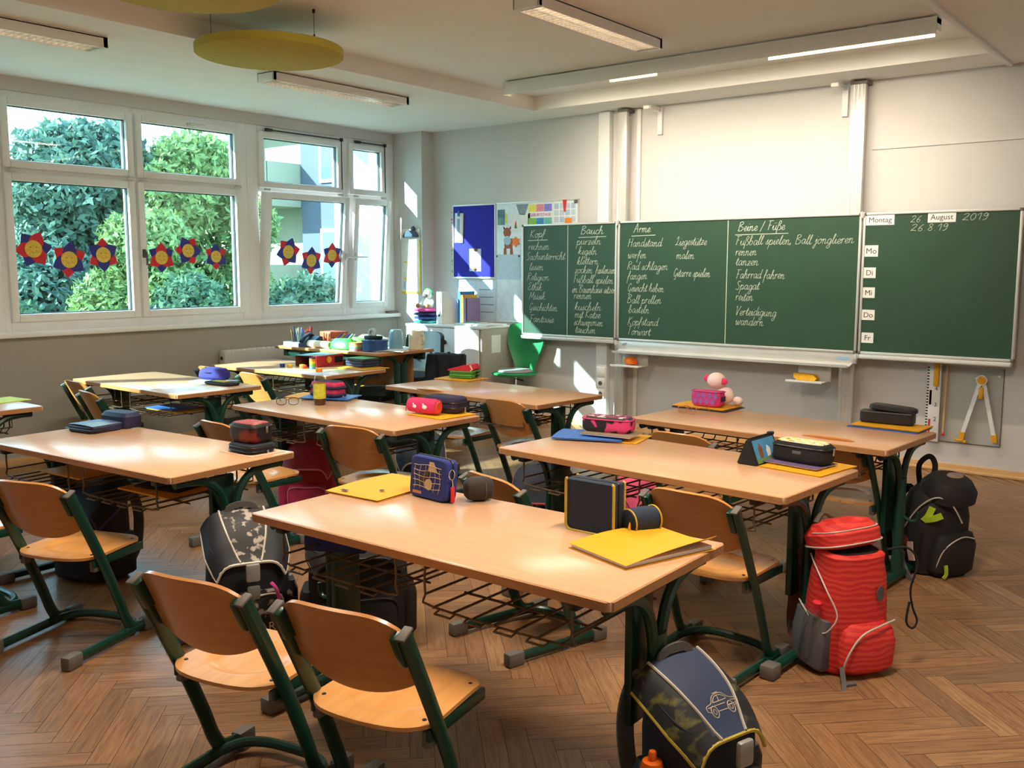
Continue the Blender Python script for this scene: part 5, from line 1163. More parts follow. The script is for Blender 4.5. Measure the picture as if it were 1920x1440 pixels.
# ------------------------------------------------------------------ school bags
def sup(k, n, e=3.2):
    a = 2*PI*k/n
    return math.copysign(abs(math.cos(a))**(2/e), math.cos(a)), math.copysign(abs(math.sin(a))**(2/e), math.sin(a))
def school_bag(label, loc, rz, w_, d_, h_, mb, ml, mp, mk, slope=0.10, lid_mats=None, printed=None, buckle=True, tilt=0.0, lid=True, lid_split=0.0, name='school_bag', wide=1.0, straps=True, side=True):
    """boxy school satchel: local -Y is the front, +Y the carrying side"""
    t = thing(name, label, 'school bag', (loc[0], loc[1], loc[2] if len(loc) > 2 else 0), rz, group='school bags on the floor', rot=(tilt, 0, rz))
    hw, hd = w_/2, d_/2
    zt = lambda y: h_-slope*(hd-y)/d_
    n = 36; rings_ = []
    for f, s in ((0.0, 0.86), (0.03, 0.95), (0.12, 1.0), (0.4, 1.03), (0.7, 1.02), (0.92, 0.985), (0.985, 0.94), (1.0, 0.86)):
        ring = []
        for k in range(n):
            cx, sy = sup(k, n, 4.0); y = sy*hd*s
            ring.append(Vector((cx*hw*s*(1.0+0.02*math.sin(f*9+k)), y, zt(y)*f)))
        rings_.append(ring)
    MB().rings(rings_).build('body', mb, t)
    if lid:
        def lf(u, v):
            q = 2*u-1; y = hd*1.02-(d_*1.10)*v
            x = hw*1.05*(q if abs(q) < 1 else q)
            drop = 0.055*abs(q)**6+0.075*max(0, v-0.15)**5
            x *= (1-0.75*max(0, v-0.6)**1.5)
            return (x, y, zt(max(y, -hd))+0.022*(1-q*q)*math.sin(PI*min(1, v+0.15))+0.014-drop)
        sm = MB().sheet(lf, 24, 16, 0.008)
        lo = sm.build('lid', lid_mats or ml, t, sharp=60)
        if lid_mats:
            cut = lid_split
            for p in lo.data.polygons:
                xr = p.center.x/(hw*1.05); v = (hd*1.02-p.center.y)/(d_*1.10)
                p.material_index = 1 if abs(xr) > cut-0.25*v*v else 0
            for s in (-1, 1):
                MB().tube([Vector(lf((1+s*(cut-0.25*v*v))/2, v))+Vector((0, 0, 0.006)) for v in [i/12 for i in range(13)]], 0.0042, 6).build('pale_piping', M_PIPE, lo)
        edge = [lf(0, i/12) for i in range(13)]+[lf(i/16, 1) for i in range(1, 17)]+[lf(1, 1-i/12) for i in range(1, 13)]
        MB().tube(edge, 0.0055, 6).build('piping', mp, lo)
    ph = h_*0.46
    pk = MB().loft([(0.015, hw*0.74, 0.03), (0.03, hw*0.80, 0.045), (ph*0.8, hw*0.80, 0.045), (ph, hw*0.74, 0.028), (ph+0.008, hw*0.66, 0.012)], 28, 4, Matrix.Translation((0, -hd-0.005, 0)))
    po = pk.build('front_pocket', mk, t)
    MB().tube(smooth_path([(-hw*0.76, -hd-0.03, ph*0.45), (-hw*0.7, -hd-0.035, ph*0.95), (0, -hd-0.044, ph*1.0), (hw*0.7, -hd-0.035, ph*0.95), (hw*0.76, -hd-0.03, ph*0.45)], 5), 0.0035, 6).build('piping', mp, po)
    if side:
        for s in (-1, 1):
            MB().loft([(0.02, 0.016, hd*0.66), (0.03, 0.03, hd*0.75), (h_*0.42, 0.032, hd*0.78), (h_*0.50, 0.02, hd*0.70)], 24, 3.4, Matrix.Translation((s*(hw+0.006), 0, 0))).build('side_pocket', mk, t)
    if straps:
        for s in (-1, 1):
            x = s*hw*0.5
            pts = smooth_path([(x, hd*0.9, h_*0.95), (x*1.1, hd+0.05, h_*0.92), (x*1.25, hd+0.085, h_*0.62), (x*1.4, hd+0.06, h_*0.3), (x*1.6, hd*0.95, 0.06)], 5)
            MB().tube(pts, 0.022, 4, r2=0.006, up=(0, 1, 0.2), sq=True).build('shoulder_strap', M_GREYF if mb is not M_BLACK else M_BLACK, t)
    MB().tube(smooth_path([(-0.05, hd*0.92, h_+0.002), (-0.045, hd*0.95, h_+0.035), (0, hd*0.97, h_+0.046), (0.045, hd*0.95, h_+0.035), (0.05, hd*0.92, h_+0.002)], 5), 0.011, 4, r2=0.004, up=(0, 1, 0), sq=True).build('handle', M_GREYF, t)
    if buckle:
        zz = zt(-hd)-0.045
        b = MB().box((0.0, -hd-0.052, zz), (0.05, 0.018, 0.066), 0.008, M=Matrix.Translation((0, 0, 0))).build('clip_lock', mat('grey_plastic', (150, 148, 142), 0.4), t)
        MB().box((0.0, -hd-0.056, zz-0.072), (0.046, 0.016, 0.052), 0.008).build('lock_base', mat('grey_plastic_dark', (120, 118, 112), 0.4), b)
    return t
M_LIDB = mat('blue_satchel_cloth', (44, 56, 84), 0.7, vary=0.06, scale=80)
M_CAMO = two_tone('dark_olive_print', (26, 26, 28), (96, 92, 44), 11, 0.52, 0.66, 0.7, stretch=(1, 3, 3))
M_OLIVE = cm('olive_piping', 188, 166, 56)
b1 = school_bag('dark blue satchel with a police car print and orange bottle at the bottom edge', (3.222, -4.715), 1.284, 0.265, 0.19, 0.385, mat('blue_black_cloth', (30, 34, 46), 0.8, vary=0.15, scale=90), M_LIDB, M_OLIVE, M_CAMO, slope=0.09, lid_mats=[M_LIDB, M_CAMO], lid_split=0.62)
# car print on the lid (strokes) : local front-right part of the lid
b1lid = [c for c in b1.children if c.name.startswith('lid')][0]
def lid_pt(a, b, w_=0.265, d_=0.19, h_=0.385, slope=0.09):
    hd = d_/2; hw = w_/2; y = hd*1.02-d_*1.10*b; q = a/(hw*1.05*(1-0.75*max(0, b-0.6)**1.5))
    return Vector((a, y, h_-slope*(hd-max(y, -hd))/d_+0.022*(1-q*q)*math.sin(PI*min(1, b+0.15))+0.0195-0.055*abs(q)**6-0.075*max(0, b-0.15)**5))
def car_stroke(pts, k=3): return [lid_pt(-0.038+x*0.105, 0.80-y*0.18) for x, y in [(p.x, p.y) for p in smooth_path([(a, b, 0) for a, b in pts], k)]]
cs = MB()
for pts in ([(0.0, 0.2), (0.02, 0.42), (0.2, 0.5), (0.34, 0.82), (0.62, 0.86), (0.78, 0.55), (0.98, 0.45), (1.0, 0.2), (0.86, 0.12)], [(0.0, 0.2), (0.1, 0.1)], [(0.3, 0.08), (0.62, 0.06)], [(0.26, 0.5), (0.38, 0.74), (0.58, 0.76), (0.7, 0.52), (0.26, 0.5)], [(0.46, 0.5), (0.48, 0.76)], [(0.05, 0.34), (0.6, 0.34)], [(0.8, 0.4), (0.95, 0.36)], [(0.66, 0.2), (0.98, 0.22)], [(0.38, 0.92), (0.56, 0.94)]):
    cs.tube(car_stroke(pts), 0.0011, 5)
for cx in (0.2, 0.74):
    cs.tube([lid_pt(-0.038+(cx+0.10*math.cos(a))*0.105, 0.80-(0.1+0.26*math.sin(a))*0.18) for a in [i*2*PI/14 for i in range(14)]], 0.0013, 5, closed=True)
    cs.tube([lid_pt(-0.038+(cx+0.045*math.cos(a))*0.105, 0.80-(0.1+0.12*math.sin(a))*0.18) for a in [i*2*PI/10 for i in range(10)]], 0.0010, 5, closed=True)
cs.build('car_print', cm('beige_print', 206, 186, 160), b1lid)
bt = thing('sports_bottle', 'orange bottle top poking out of the blue satchel’s side pocket', 'bottle', (3.222, -4.715, 0), 1.284)
MB().lathe([(0, 0.06), (0.028, 0.06), (0.030, 0.09), (0.030, 0.19), (0.024, 0.215), (0, 0.22)], (-0.158, 0.0, 0.0), 20).build('bottle_body', cm('orange_plastic', 244, 110, 24, 0.35), bt)
MB().lathe([(0, 0.215), (0.010, 0.215), (0.010, 0.235), (0.008, 0.24), (0, 0.24)], (-0.158, 0.0, 0.0), 14).build('spout', cm('orange_plastic', 244, 110, 24, 0.35), bt)
bt.parent = None

# red rucksack
M_REDW = two_tone('red_wave_print', (204, 38, 34), (222, 62, 48), 5, 0.45, 0.6, 0.7, 'wave', stretch=(2.2, 2.2, 3.2))
M_GREYP = mat('grey_blue_mesh', (92, 92, 94), 0.85, vary=0.1, scale=200, bump=0.15)
b2 = thing('rucksack', 'tall red wave-print rucksack with grey side pocket leaning at the desk leg', 'school bag', (3.165, -3.52, 0), 0.98, group='school bags on the floor', rot=(0.05, 0, 0.98))
lv = [(0.0, 0.10, 0.085), (0.02, 0.125, 0.10), (0.12, 0.135, 0.108), (0.25, 0.13, 0.102), (0.34, 0.122, 0.095), (0.39, 0.112, 0.085), (0.415, 0.114, 0.084), (0.425, 0.10, 0.075)]
MB().loft(lv, 36, 3.0).build('body', M_REDW, b2)
MB().loft([(0.38, 0.085, 0.06), (0.428, 0.092, 0.066)], 28, 3.0).build('dark_opening', M_BLACK, b2)
lid_ = MB().loft([(0.0, 0.105, 0.085), (0.012, 0.122, 0.10), (0.05, 0.125, 0.10), (0.085, 0.095, 0.075), (0.095, 0.05, 0.04)], 32, 2.8, Matrix.Translation((0.0, 0.035, 0.425)) @ Matrix.Rotation(R(-16), 4, 'X') @ Matrix.Rotation(R(-4), 4, 'Y'))
lo = lid_.build('lid', M_REDW, b2)
LM = Matrix.Translation((0.0, 0.035, 0.425)) @ Matrix.Rotation(R(-16), 4, 'X') @ Matrix.Rotation(R(-4), 4, 'Y')
MB().tube([LM @ Vector((0.126*sup(k, 36, 2.8)[0], 0.102*sup(k, 36, 2.8)[1], 0.012)) for k in range(36)], 0.003, 6, closed=True).build('piping', M_PIPE, lo)
MB().tube([LM @ Vector((0.118*sup(k, 36, 2.8)[0], 0.094*sup(k, 36, 2.8)[1], 0.06)) for k in range(18, 37)], 0.0025, 6).build('piping', M_PIPE, lo)
MB().loft([(0.015, 0.02, 0.075), (0.03, 0.036, 0.085), (0.13, 0.04, 0.09), (0.20, 0.018, 0.088)], 28, 3.0, Matrix.Translation((-0.122, 0.01, 0))).build('side_pocket', M_GREYP, b2)
fpk = MB().loft([(0.02, 0.08, 0.03), (0.04, 0.105, 0.05), (0.13, 0.108, 0.055), (0.175, 0.095, 0.04), (0.195, 0.07, 0.014)], 28, 3.0, Matrix.Translation((0.015, -0.095, 0))).build('front_pocket', M_REDW, b2)
MB().tube(smooth_path([(-0.09, -0.12, 0.02), (-0.085, -0.14, 0.1), (-0.04, -0.145, 0.17), (0.04, -0.14, 0.196), (0.11, -0.12, 0.2)], 5), 0.0035, 6).build('piping', M_PIPE, fpk)
def side_pt(y, z): return Vector((-0.134-0.003, y, z))
pp = smooth_path([(-0.128, 0.09, 0.22), (-0.139, 0.03, 0.20), (-0.141, -0.06, 0.16), (-0.128, -0.098, 0.19), (-0.115, -0.105, 0.24), (-0.13, -0.06, 0.31), (-0.118, 0.03, 0.37), (-0.10, 0.08, 0.39)], 6)
MB().tube(pp, 0.0028, 6).build('side_piping', M_PIPE, b2)
MB().lathe([(0, 0), (0.028, 0), (0.028, 0.003), (0, 0.003)], (0, 0, 0), 18, Matrix.Translation((0.055, -0.103, 0.295)) @ ROT_WALL @ Matrix.Diagonal((0.55, 1, 1, 1))).build('grey_badge', M_GREYF, b2)
for s in (-1, 1):
    so = MB().tube(smooth_path([(s*0.06, 0.085, 0.40), (s*0.075, 0.13, 0.39), (s*0.085, 0.165, 0.30), (s*0.09, 0.165, 0.2), (s*0.1, 0.15, 0.1), (s*0.11, 0.10, 0.05)], 5), 0.025, 4, r2=0.007, up=(0, 1, 0.2), sq=True).build('shoulder_strap', mat('maroon_webbing', (104, 62, 60), 0.8), b2)
    MB().box((s*0.1, 0.15, 0.085), (0.045, 0.014, 0.05), 0.005).build('strap_buckle', M_GREYF, so)
MB().tube(smooth_path([(0.0, 0.105, 0.50), (-0.05, 0.10, 0.525), (-0.09, 0.08, 0.5)], 5), 0.010, 4, r2=0.004, sq=True).build('handle', mat('olive_webbing', (84, 80, 66), 0.8), b2)
MB().tube(smooth_path([(-0.10, -0.13, 0.06), (-0.11, -0.16, 0.02), (-0.13, -0.19, 0.006)], 4), 0.008, 4, r2=0.003, sq=True).box((-0.09, -0.16, 0.012), (0.05, 0.02, 0.012), 0.004).build('lower_strap', M_GREYF, b2)
MB().tube(smooth_path([(0.13, -0.03, 0.42), (0.19, -0.06, 0.43), (0.22, -0.08, 0.38), (0.20, -0.08, 0.29), (0.215, -0.08, 0.22), (0.235, -0.085, 0.17), (0.215, -0.09, 0.145), (0.19, -0.085, 0.17), (0.20, -0.08, 0.24)], 6), 0.004, 6).build('elastic_cord', M_BLACK, b2)
wb = thing('water_bottle', 'clear water bottle with red cap in the red rucksack’s grey side pocket', 'bottle', (3.165, -3.52, 0), 0.98)
WM2 = Matrix.Translation((-0.150, -0.005, 0.06)) @ Matrix.Rotation(R(14), 4, 'X')
MB().lathe([(0, 0), (0.030, 0), (0.032, 0.01), (0.032, 0.14), (0.026, 0.17), (0.012, 0.185), (0, 0.185)], n=20, M=WM2).build('bottle_body', glass_mat('clear_bottle', (0.95, 0.93, 0.92), 1.6), wb)
MB().lathe([(0, 0.184), (0.0145, 0.184), (0.0145, 0.206), (0, 0.207)], n=16, M=WM2).build('cap', C_RED, wb)

# black ergonomic rucksack at the right
b3 = thing('rucksack', 'black rucksack with lime strips and grey straps nearest the wall compasses', 'school bag', (3.10, -2.20, 0), 0.95, group='school bags on the floor', rot=(0.12, 0, 0.95))
M_BLK2 = mat('black_ripstop', (30, 27, 26), 0.7, vary=0.2, scale=70, bump=0.1)
MB().loft([(0.0, 0.09, 0.08), (0.02, 0.13, 0.11), (0.14, 0.15, 0.125), (0.28, 0.145, 0.118), (0.37, 0.12, 0.10), (0.40, 0.09, 0.08)], 36, 2.6).build('body', M_BLK2, b3)
l3 = MB().loft([(0.0, 0.10, 0.09), (0.015, 0.122, 0.108), (0.06, 0.12, 0.105), (0.10, 0.09, 0.08), (0.115, 0.04, 0.04)], 32, 2.4, Matrix.Translation((0.02, -0.03, 0.355)) @ Matrix.Rotation(R(10), 4, 'X')).build('lid', M_BLK2, b3)
MB().lathe([(0, 0), (0.042, 0), (0.04, 0.003), (0, 0.003)], (0, 0, 0), 20, Matrix.Translation((0.035, -0.05, 0.468)) @ Matrix.Rotation(R(14), 4, 'X') @ Matrix.Diagonal((1, 0.6, 1, 1))).build('round_badge', mat('badge_brown', (150, 126, 116), 0.4, vary=0.2), l3)
pf = MB().loft([(0.02, 0.08, 0.03), (0.05, 0.11, 0.05), (0.17, 0.11, 0.05), (0.22, 0.09, 0.03)], 28, 2.8, Matrix.Translation((0.02, -0.115, 0))).build('front_pocket', M_BLK2, b3)
MB().tube(smooth_path([(-0.08, -0.14, 0.06), (-0.06, -0.155, 0.16), (0.02, -0.16, 0.215), (0.1, -0.15, 0.2)], 5), 0.003, 6).build('piping', M_PIPE, pf)
MB().tube(smooth_path([(-0.155, 0.06, 0.1), (-0.158, 0.0, 0.22), (-0.135, -0.05, 0.33), (-0.09, -0.10, 0.39), (-0.03, -0.13, 0.36), (0.02, -0.15, 0.28)], 6), 0.0035, 6).build('side_piping', M_PIPE, b3)
LIME = cm('lime_strip', 176, 206, 40)
for pts in ([(-0.105, -0.098, 0.345), (-0.118, -0.092, 0.30), (-0.128, -0.08, 0.275)], [(-0.125, -0.088, 0.285), (-0.105, -0.11, 0.295), (-0.075, -0.13, 0.315)]):
    MB().tube(smooth_path(pts, 4), 0.014, 4, r2=0.003, up=(-0.6, -0.8, 0), sq=True).build('lime_strip', LIME, b3)
MB().tube(smooth_path([(-0.05, -0.168, 0.09), (-0.045, -0.172, 0.05), (-0.055, -0.17, 0.03)], 3), 0.008, 4, r2=0.003, up=(0, -1, 0), sq=True).build('lime_tag', LIME, b3)
MB().tube(smooth_path([(-0.147, -0.035, 0.16), (-0.15, -0.05, 0.12), (-0.146, -0.065, 0.08)], 4), 0.018, 4, r2=0.003, up=(-1, 0, 0), sq=True).build('pale_label', cm('pale_pink_label', 206, 176, 162), b3)
MB().ball((-0.146, -0.005, 0.15), 0.022, (0.4, 1, 1.4), 10, 8).build('red_patch', mat('dull_red', (140, 54, 44), 0.7), b3)
for s in (-1, 1):
    MB().tube(smooth_path([(s*0.06, 0.09, 0.37), (s*0.08, 0.14, 0.34), (s*0.1, 0.16, 0.22), (s*0.13, 0.13, 0.1), (s*0.14, 0.07, 0.05)], 5), 0.024, 4, r2=0.008, up=(0, 1, 0.2), sq=True).build('shoulder_strap', M_BLACK, b3)
st3 = MB().tube(smooth_path([(-0.145, 0.09, 0.2), (-0.17, 0.03, 0.13), (-0.18, -0.03, 0.09), (-0.19, -0.09, 0.04), (-0.20, -0.16, 0.006)], 5), 0.012, 4, r2=0.003, up=(-1, 0, 0.3), sq=True).build('hip_strap', M_GREYF, b3)
MB().box((-0.178, -0.02, 0.10), (0.02, 0.05, 0.035), 0.006).build('strap_buckle', M_GREYF, st3)
MB().tube(smooth_path([(-0.02, 0.1, 0.38), (-0.03, 0.11, 0.47), (0.02, 0.11, 0.51), (0.05, 0.1, 0.47), (0.04, 0.09, 0.40)], 5), 0.012, 4, r2=0.004, up=(0, 1, 0), sq=True).build('handle', M_BLACK, b3)

# black and white printed satchel
M_BW = two_tone('black_white_print', (16, 16, 18), (170, 160, 146), 30, 0.54, 0.60, 0.6, detail=8)
b4 = school_bag('black satchel with grey-white print, standing between the left front chairs and desk', (1.345, -4.69), 1.10, 0.285, 0.18, 0.455, mat('blue_black_nylon', (24, 26, 34), 0.6, vary=0.2, scale=50), M_BW, M_PIPE, M_BW, slope=0.11, lid_mats=[M_BW, mat('blue_black_nylon', (24, 26, 34), 0.6)], lid_split=0.55)
text_mesh('STAR\nWARS', 0.046, cm('tan_lettering', 196, 166, 118), 'lettering', b4, Matrix.Translation((0.02, -0.152, 0.072)) @ ROT_WALL)
MB().tube(smooth_path([(0.06, -0.155, 0.26), (0.075, -0.17, 0.24), (0.085, -0.175, 0.2)], 3), 0.007, 5).build('pink_tag', cm('pink_tag', 206, 70, 150), b4)

# other bags, most of them half hidden below desks
M_BLK3 = mat('soft_black_nylon', (26, 21, 21), 0.75, vary=0.2, scale=60)
b5 = school_bag('big black rucksack lying under the left end of the front desk', (1.635, -4.40), 0.85, 0.36, 0.20, 0.40, M_BLK3, M_BLK3, M_BLACKP, M_BLK3, slope=0.05, buckle=False)
school_bag('red and pink satchel beside the left leg of the middle desk', (0.10, -3.36), 0.7, 0.27, 0.18, 0.40, mat('crimson_cloth', (170, 36, 52), 0.75, vary=0.15, scale=40), mat('crimson_cloth', (170, 36, 52), 0.75), cm('pink_piping', 226, 130, 150), mat('raspberry_cloth', (196, 50, 96), 0.75, vary=0.15, scale=40), buckle=False)
school_bag('dark blue bag with red-pink piping under the left half of the second right desk', (1.62, -3.22), 0.5, 0.28, 0.19, 0.42, mat('night_blue_cloth', (34, 38, 52), 0.8, vary=0.2, scale=40), mat('night_blue_cloth', (34, 38, 52), 0.8), cm('red_pink_piping', 190, 66, 84), mat('black_plum_cloth', (26, 22, 28), 0.8), buckle=False)
school_bag('pink bag half hidden behind the pulled-out chair’s left post', (1.89, -2.70), 0.9, 0.24, 0.16, 0.36, mat('pink_cloth', (224, 84, 122), 0.75, vary=0.12, scale=40), mat('pink_cloth', (224, 84, 122), 0.75), cm('plum_piping', 92, 32, 60), mat('plum_cloth', (84, 34, 54), 0.75), buckle=False)
school_bag('grey-blue bag under the right end of the middle desk', (0.46, -2.84), 0.8, 0.27, 0.18, 0.40, mat('slate_cloth', (58, 70, 86), 0.8, vary=0.15, scale=40), mat('slate_cloth', (58, 70, 86), 0.8), M_PIPE, mat('slate_dark', (40, 46, 54), 0.8), buckle=False)
school_bag('black bag hanging below the left end of the left front desk', (0.17, -4.66), 0.3, 0.30, 0.18, 0.42, M_BLK3, M_BLK3, cm('violet_piping', 66, 46, 96), M_BLK3, buckle=False)
lay('gym_bag', MB().loft([(0, 0.10, 0.07), (0.02, 0.13, 0.09), (0.07, 0.12, 0.08), (0.10, 0.06, 0.04)], 24, 2.4), mat('grass_green_cloth', (92, 156, 54), 0.8, vary=0.15, scale=30), 'green cloth bag on the floor by the black stool', 'bag', (-1.12, -1.62, 0), 0.4)
# ------------------------------------------------------------------ teacher's corner
cb = thing('cupboard', 'white two-door cupboard with grey side in the sunny corner', 'cupboard', (-1.66, -0.105, 0))
MB().b2((-0.46, -0.225, 0.0), (0.46, 0.225, 0.06), 0.002).build('plinth', M_GREYW, cb)
cs_ = MB(); cs_.b2((-0.46, -0.225, 0.06), (-0.44, 0.225, 0.84), 0.002); cs_.b2((-0.44, -0.205, 0.06), (0.44, 0.225, 0.84)); cs_.build('carcass', M_WHITE, cb)
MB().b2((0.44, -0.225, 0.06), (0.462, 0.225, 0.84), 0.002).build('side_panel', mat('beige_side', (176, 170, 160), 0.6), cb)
MB().b2((-0.468, -0.245, 0.84), (0.468, 0.230, 0.862), 0.004).build('top_board', M_WHITE, cb)
for x0, x1 in ((-0.458, -0.002), (0.002, 0.438)):
    do = MB().b2((x0, -0.243, 0.065), (x1, -0.225, 0.836), 0.003).build('door', M_WHITE, cb)
    if x0 > 0:
        MB().lathe([(0, 0), (0.020, 0), (0.022, 0.006), (0.012, 0.014), (0.012, 0.022), (0, 0.022)], (0, 0, 0), 18, Matrix.Translation((0.035, -0.243, 0.71)) @ ROT_WALL).build('lock_knob', M_DKMET, do)
MB().b2((0.462, -0.09, 0.62), (0.464, 0.04, 0.78)).build('pinned_paper', M_PAPER, cb)

def cushion(label, z, th, m, rz, wd=0.24, ln=0.2, x=-2.0, y=-0.18):
    t = thing('cloth_pouch', label, 'pouch', (x, y, z), rz, group='soft pouches stacked on the cupboard')
    MB().loft([(0, wd*0.30, ln*0.34), (th*0.2, wd*0.46, ln*0.48), (th*0.5, wd*0.5, ln*0.5), (th*0.8, wd*0.46, ln*0.47), (th, wd*0.3, ln*0.3)], 28, 4).build('body', m, t)
    MB().tube([(wd*0.5*sup(k, 28, 4)[0]*1.0, ln*0.5*sup(k, 28, 4)[1], th*0.5) for k in range(28)], 0.003, 5, closed=True).build('seam', m, t)
for i, (cc, th, lb) in enumerate((((54, 150, 150), 0.030, 'teal pouch lying lowest in the soft stack on the cupboard'), ((40, 60, 120), 0.034, 'blue pouch second from below in the soft stack on the cupboard'), ((44, 40, 92), 0.034, 'navy pouch third from below in the soft stack on the cupboard'), ((214, 70, 140), 0.036, 'pink pouch on top of the soft stack, under the plush doll'))):
    cushion(lb, 0.8625+i*0.0355, th, mat('pouch_%d' % i, cc, 0.8, vary=0.1, scale=40), 0.15*(-1)**i)
dl = thing('plush_doll', 'plush animal doll with green hood sitting on the pink pouch', 'plush toy', (-2.0, -0.17, 1.006), 0.25)
M_DW = mat('off_white_plush', (220, 222, 214), 0.95, vary=0.08, scale=200, bump=0.2); M_DT = mat('tan_plush', (176, 120, 84), 0.95, vary=0.1, scale=200)
MB().loft([(0, 0.035, 0.03), (0.015, 0.048, 0.04), (0.06, 0.042, 0.036), (0.095, 0.02, 0.02)], 20, 2.2).build('body', M_DW, dl)
MB().ball((0, -0.005, 0.128), 0.042, (1.05, 0.95, 1.0), 16, 12).build('head', M_DW, dl)
MB().ball((-0.008, -0.038, 0.118), 0.026, (1.1, 0.8, 0.8), 12, 8).build('snout', mat('grey_plush', (120, 110, 110), 0.95), dl)
MB().tube([(0.046*math.cos(a), 0.004, 0.128+0.048*math.sin(a)) for a in [R(-10)+i*R(200)/12 for i in range(13)]], 0.009, 8).build('green_hood', cm('hood_green', 84, 160, 100, 0.9), dl)
for s in (-1, 1):
    ao = MB().tube(smooth_path([(s*0.035, 0, 0.08), (s*0.06, -0.02, 0.055), (s*0.062, -0.045, 0.03)], 4), 0.013, 8).build('arm', M_DW, dl)
    lo = MB().tube(smooth_path([(s*0.025, -0.02, 0.018), (s*0.04, -0.065, 0.020), (s*0.05, -0.095, 0.018)], 4), 0.015, 8).build('leg', two_tone('striped_leg', (220, 222, 214), (60, 60, 66), 30, 0.45, 0.55, 0.9, 'wave'), dl)
    MB().ball((s*0.052, -0.105, 0.022), 0.021, (1, 0.9, 1.1), 10, 8).build('foot', M_DT, lo)
mg = thing('magazine_file', 'white magazine file standing on the cupboard beside the soft stack', 'magazine file', (-1.78, -0.12, 0.8625), -0.15)
FM = Matrix.Translation((-0.035, 0, 0)) @ Matrix(((0, 0, 1, 0), (1, 0, 0, 0), (0, 1, 0, 0), (0, 0, 0, 1)))
side_o = [(-0.12, 0), (0.12, 0), (0.12, 0.14), (-0.02, 0.30), (-0.12, 0.30)]
MB().prism(side_o, 0.003, FM).prism(side_o, 0.003, Matrix.Translation((0.075, 0, 0)) @ FM).b2((-0.034, -0.12, 0), (0.042, -0.117, 0.30)).b2((-0.034, -0.117, 0), (0.042, 0.117, 0.003)).build('box_body', M_WHITE, mg)
MB().lathe([(0, 0), (0.012, 0), (0.012, 0.002), (0, 0.002)], (0, 0, 0), 14, Matrix.Translation((0.004, -0.12, 0.08)) @ ROT_WALL).build('finger_hole', M_DKMET, mg)
MB().b2((-0.03, -0.11, 0.003), (0.036, 0.11, 0.10)).build('magazines', M_PAPER, mg)
for i, (cc, h_, lb) in enumerate((((60, 130, 190), 0.30, 'blue picture book standing behind the magazine file'), ((236, 180, 60), 0.27, 'yellow picture book standing behind the magazine file'), ((150, 130, 170), 0.24, 'mauve book standing at the right end behind the magazine file'))):
    t = thing('picture_book', lb, 'book', (-1.665+i*0.034, 0.0, 0.8625), 0.0, group='books behind the magazine file')
    MB().b2((-0.012, -0.09, 0.002), (0.012, 0.098, h_-0.004)).build('pages', M_PAPER, t); MB().b2((-0.015, -0.1, 0), (-0.012, 0.1, h_)).b2((0.012, -0.1, 0), (0.015, 0.1, h_)).b2((-0.015, -0.102, 0), (0.015, -0.09, h_)).build('cover', cm('book_%d' % cc[0], *cc), t)
for i, (x, y, rz, th, lb) in enumerate(((-1.50, -0.13, 0.1, 0.018, 'paper pile on the cupboard, left one beside the books'), (-1.305, -0.10, -0.05, 0.012, 'paper pile on the cupboard, at its right end'))):
    t = thing('paper_pile', lb, 'paper', (x, y, 0.8625), rz, group='paper piles on the cupboard')
    for k in range(3): MB().box((0.004*k, -0.003*k, th*(k+0.5)/3), (0.19, 0.27, th/3*0.96), 0.001, 1, M=Matrix.Rotation(0.04*(k-1), 4, 'Z')).build('sheets', M_PAPER if k != 1 else cm('pale_green_paper', 214, 228, 216), t)
cl_ = lay('clipboard', MB().box((0, 0, 0.003), (0.12, 0.16, 0.005), 0.002), cm('mint_plastic', 120, 200, 190, 0.4), 'mint green case on the left paper pile', 'case', (-1.49, -0.12, 0.8815), 0.3)

# green swivel chair
gc = thing('swivel_chair', 'green plastic swivel chair by the cupboard, back to the wall', 'chair', (-0.97, -0.125, 0), 0.05)
M_GCH = mat('green_plastic', (36, 140, 84), 0.4, vary=0.04)
MB().lathe([(0.0, 0), (0.10, 0), (0.18, 0.008), (0.205, 0.02), (0.205, 0.032), (0.18, 0.04), (0, 0.036)], (0, -0.02, 0.425), 36).build('seat', M_GCH, gc)
MB().lathe([(0, 0), (0.15, 0), (0.165, 0.008), (0.15, 0.022), (0, 0.026)], (0, -0.02, 0.462), 32).build('seat_pad', mat('grey_felt', (150, 156, 158), 0.9), gc)
def gback(u, v):
    q = 2*u-1; z = 0.46+v*0.43
    hw = 0.105+0.105*math.sin(min(1, max(0, v-0.05)/0.75)*PI/2)**1.3-0.055*max(0, v-0.72)**2*9*0.5
    hw *= 1-0.25*abs(q)**8*max(0, v-0.6)
    return (q*hw, 0.175-0.05*q*q+0.03*v, z-0.02*q*q*max(0, v-0.8)*5)
bk_ = MB().sheet(gback, 20, 18, 0.012).build('backrest', M_GCH, gc, sharp=60)
MB().b2((-0.045, 0.186, 0.80), (0.045, 0.206, 0.835), 0.008).build('grip_slot', M_GREYW, bk_)
MB().b2((-0.04, 0.155, 0.47), (0.04, 0.172, 0.488), 0.003).build('lower_slot', mat('dark_slot', (26, 40, 34), 0.8), bk_)
MB().lathe([(0.028, 0.06), (0.028, 0.24), (0.02, 0.24), (0.02, 0.42), (0.06, 0.425), (0, 0.425)], (0, -0.02, 0), 16).build('column', M_SILV, gc)
MB().tube([(0.02, -0.02, 0.40), (0.12, -0.06, 0.395)], 0.006, 6).build('lever', M_BLACKP, gc)
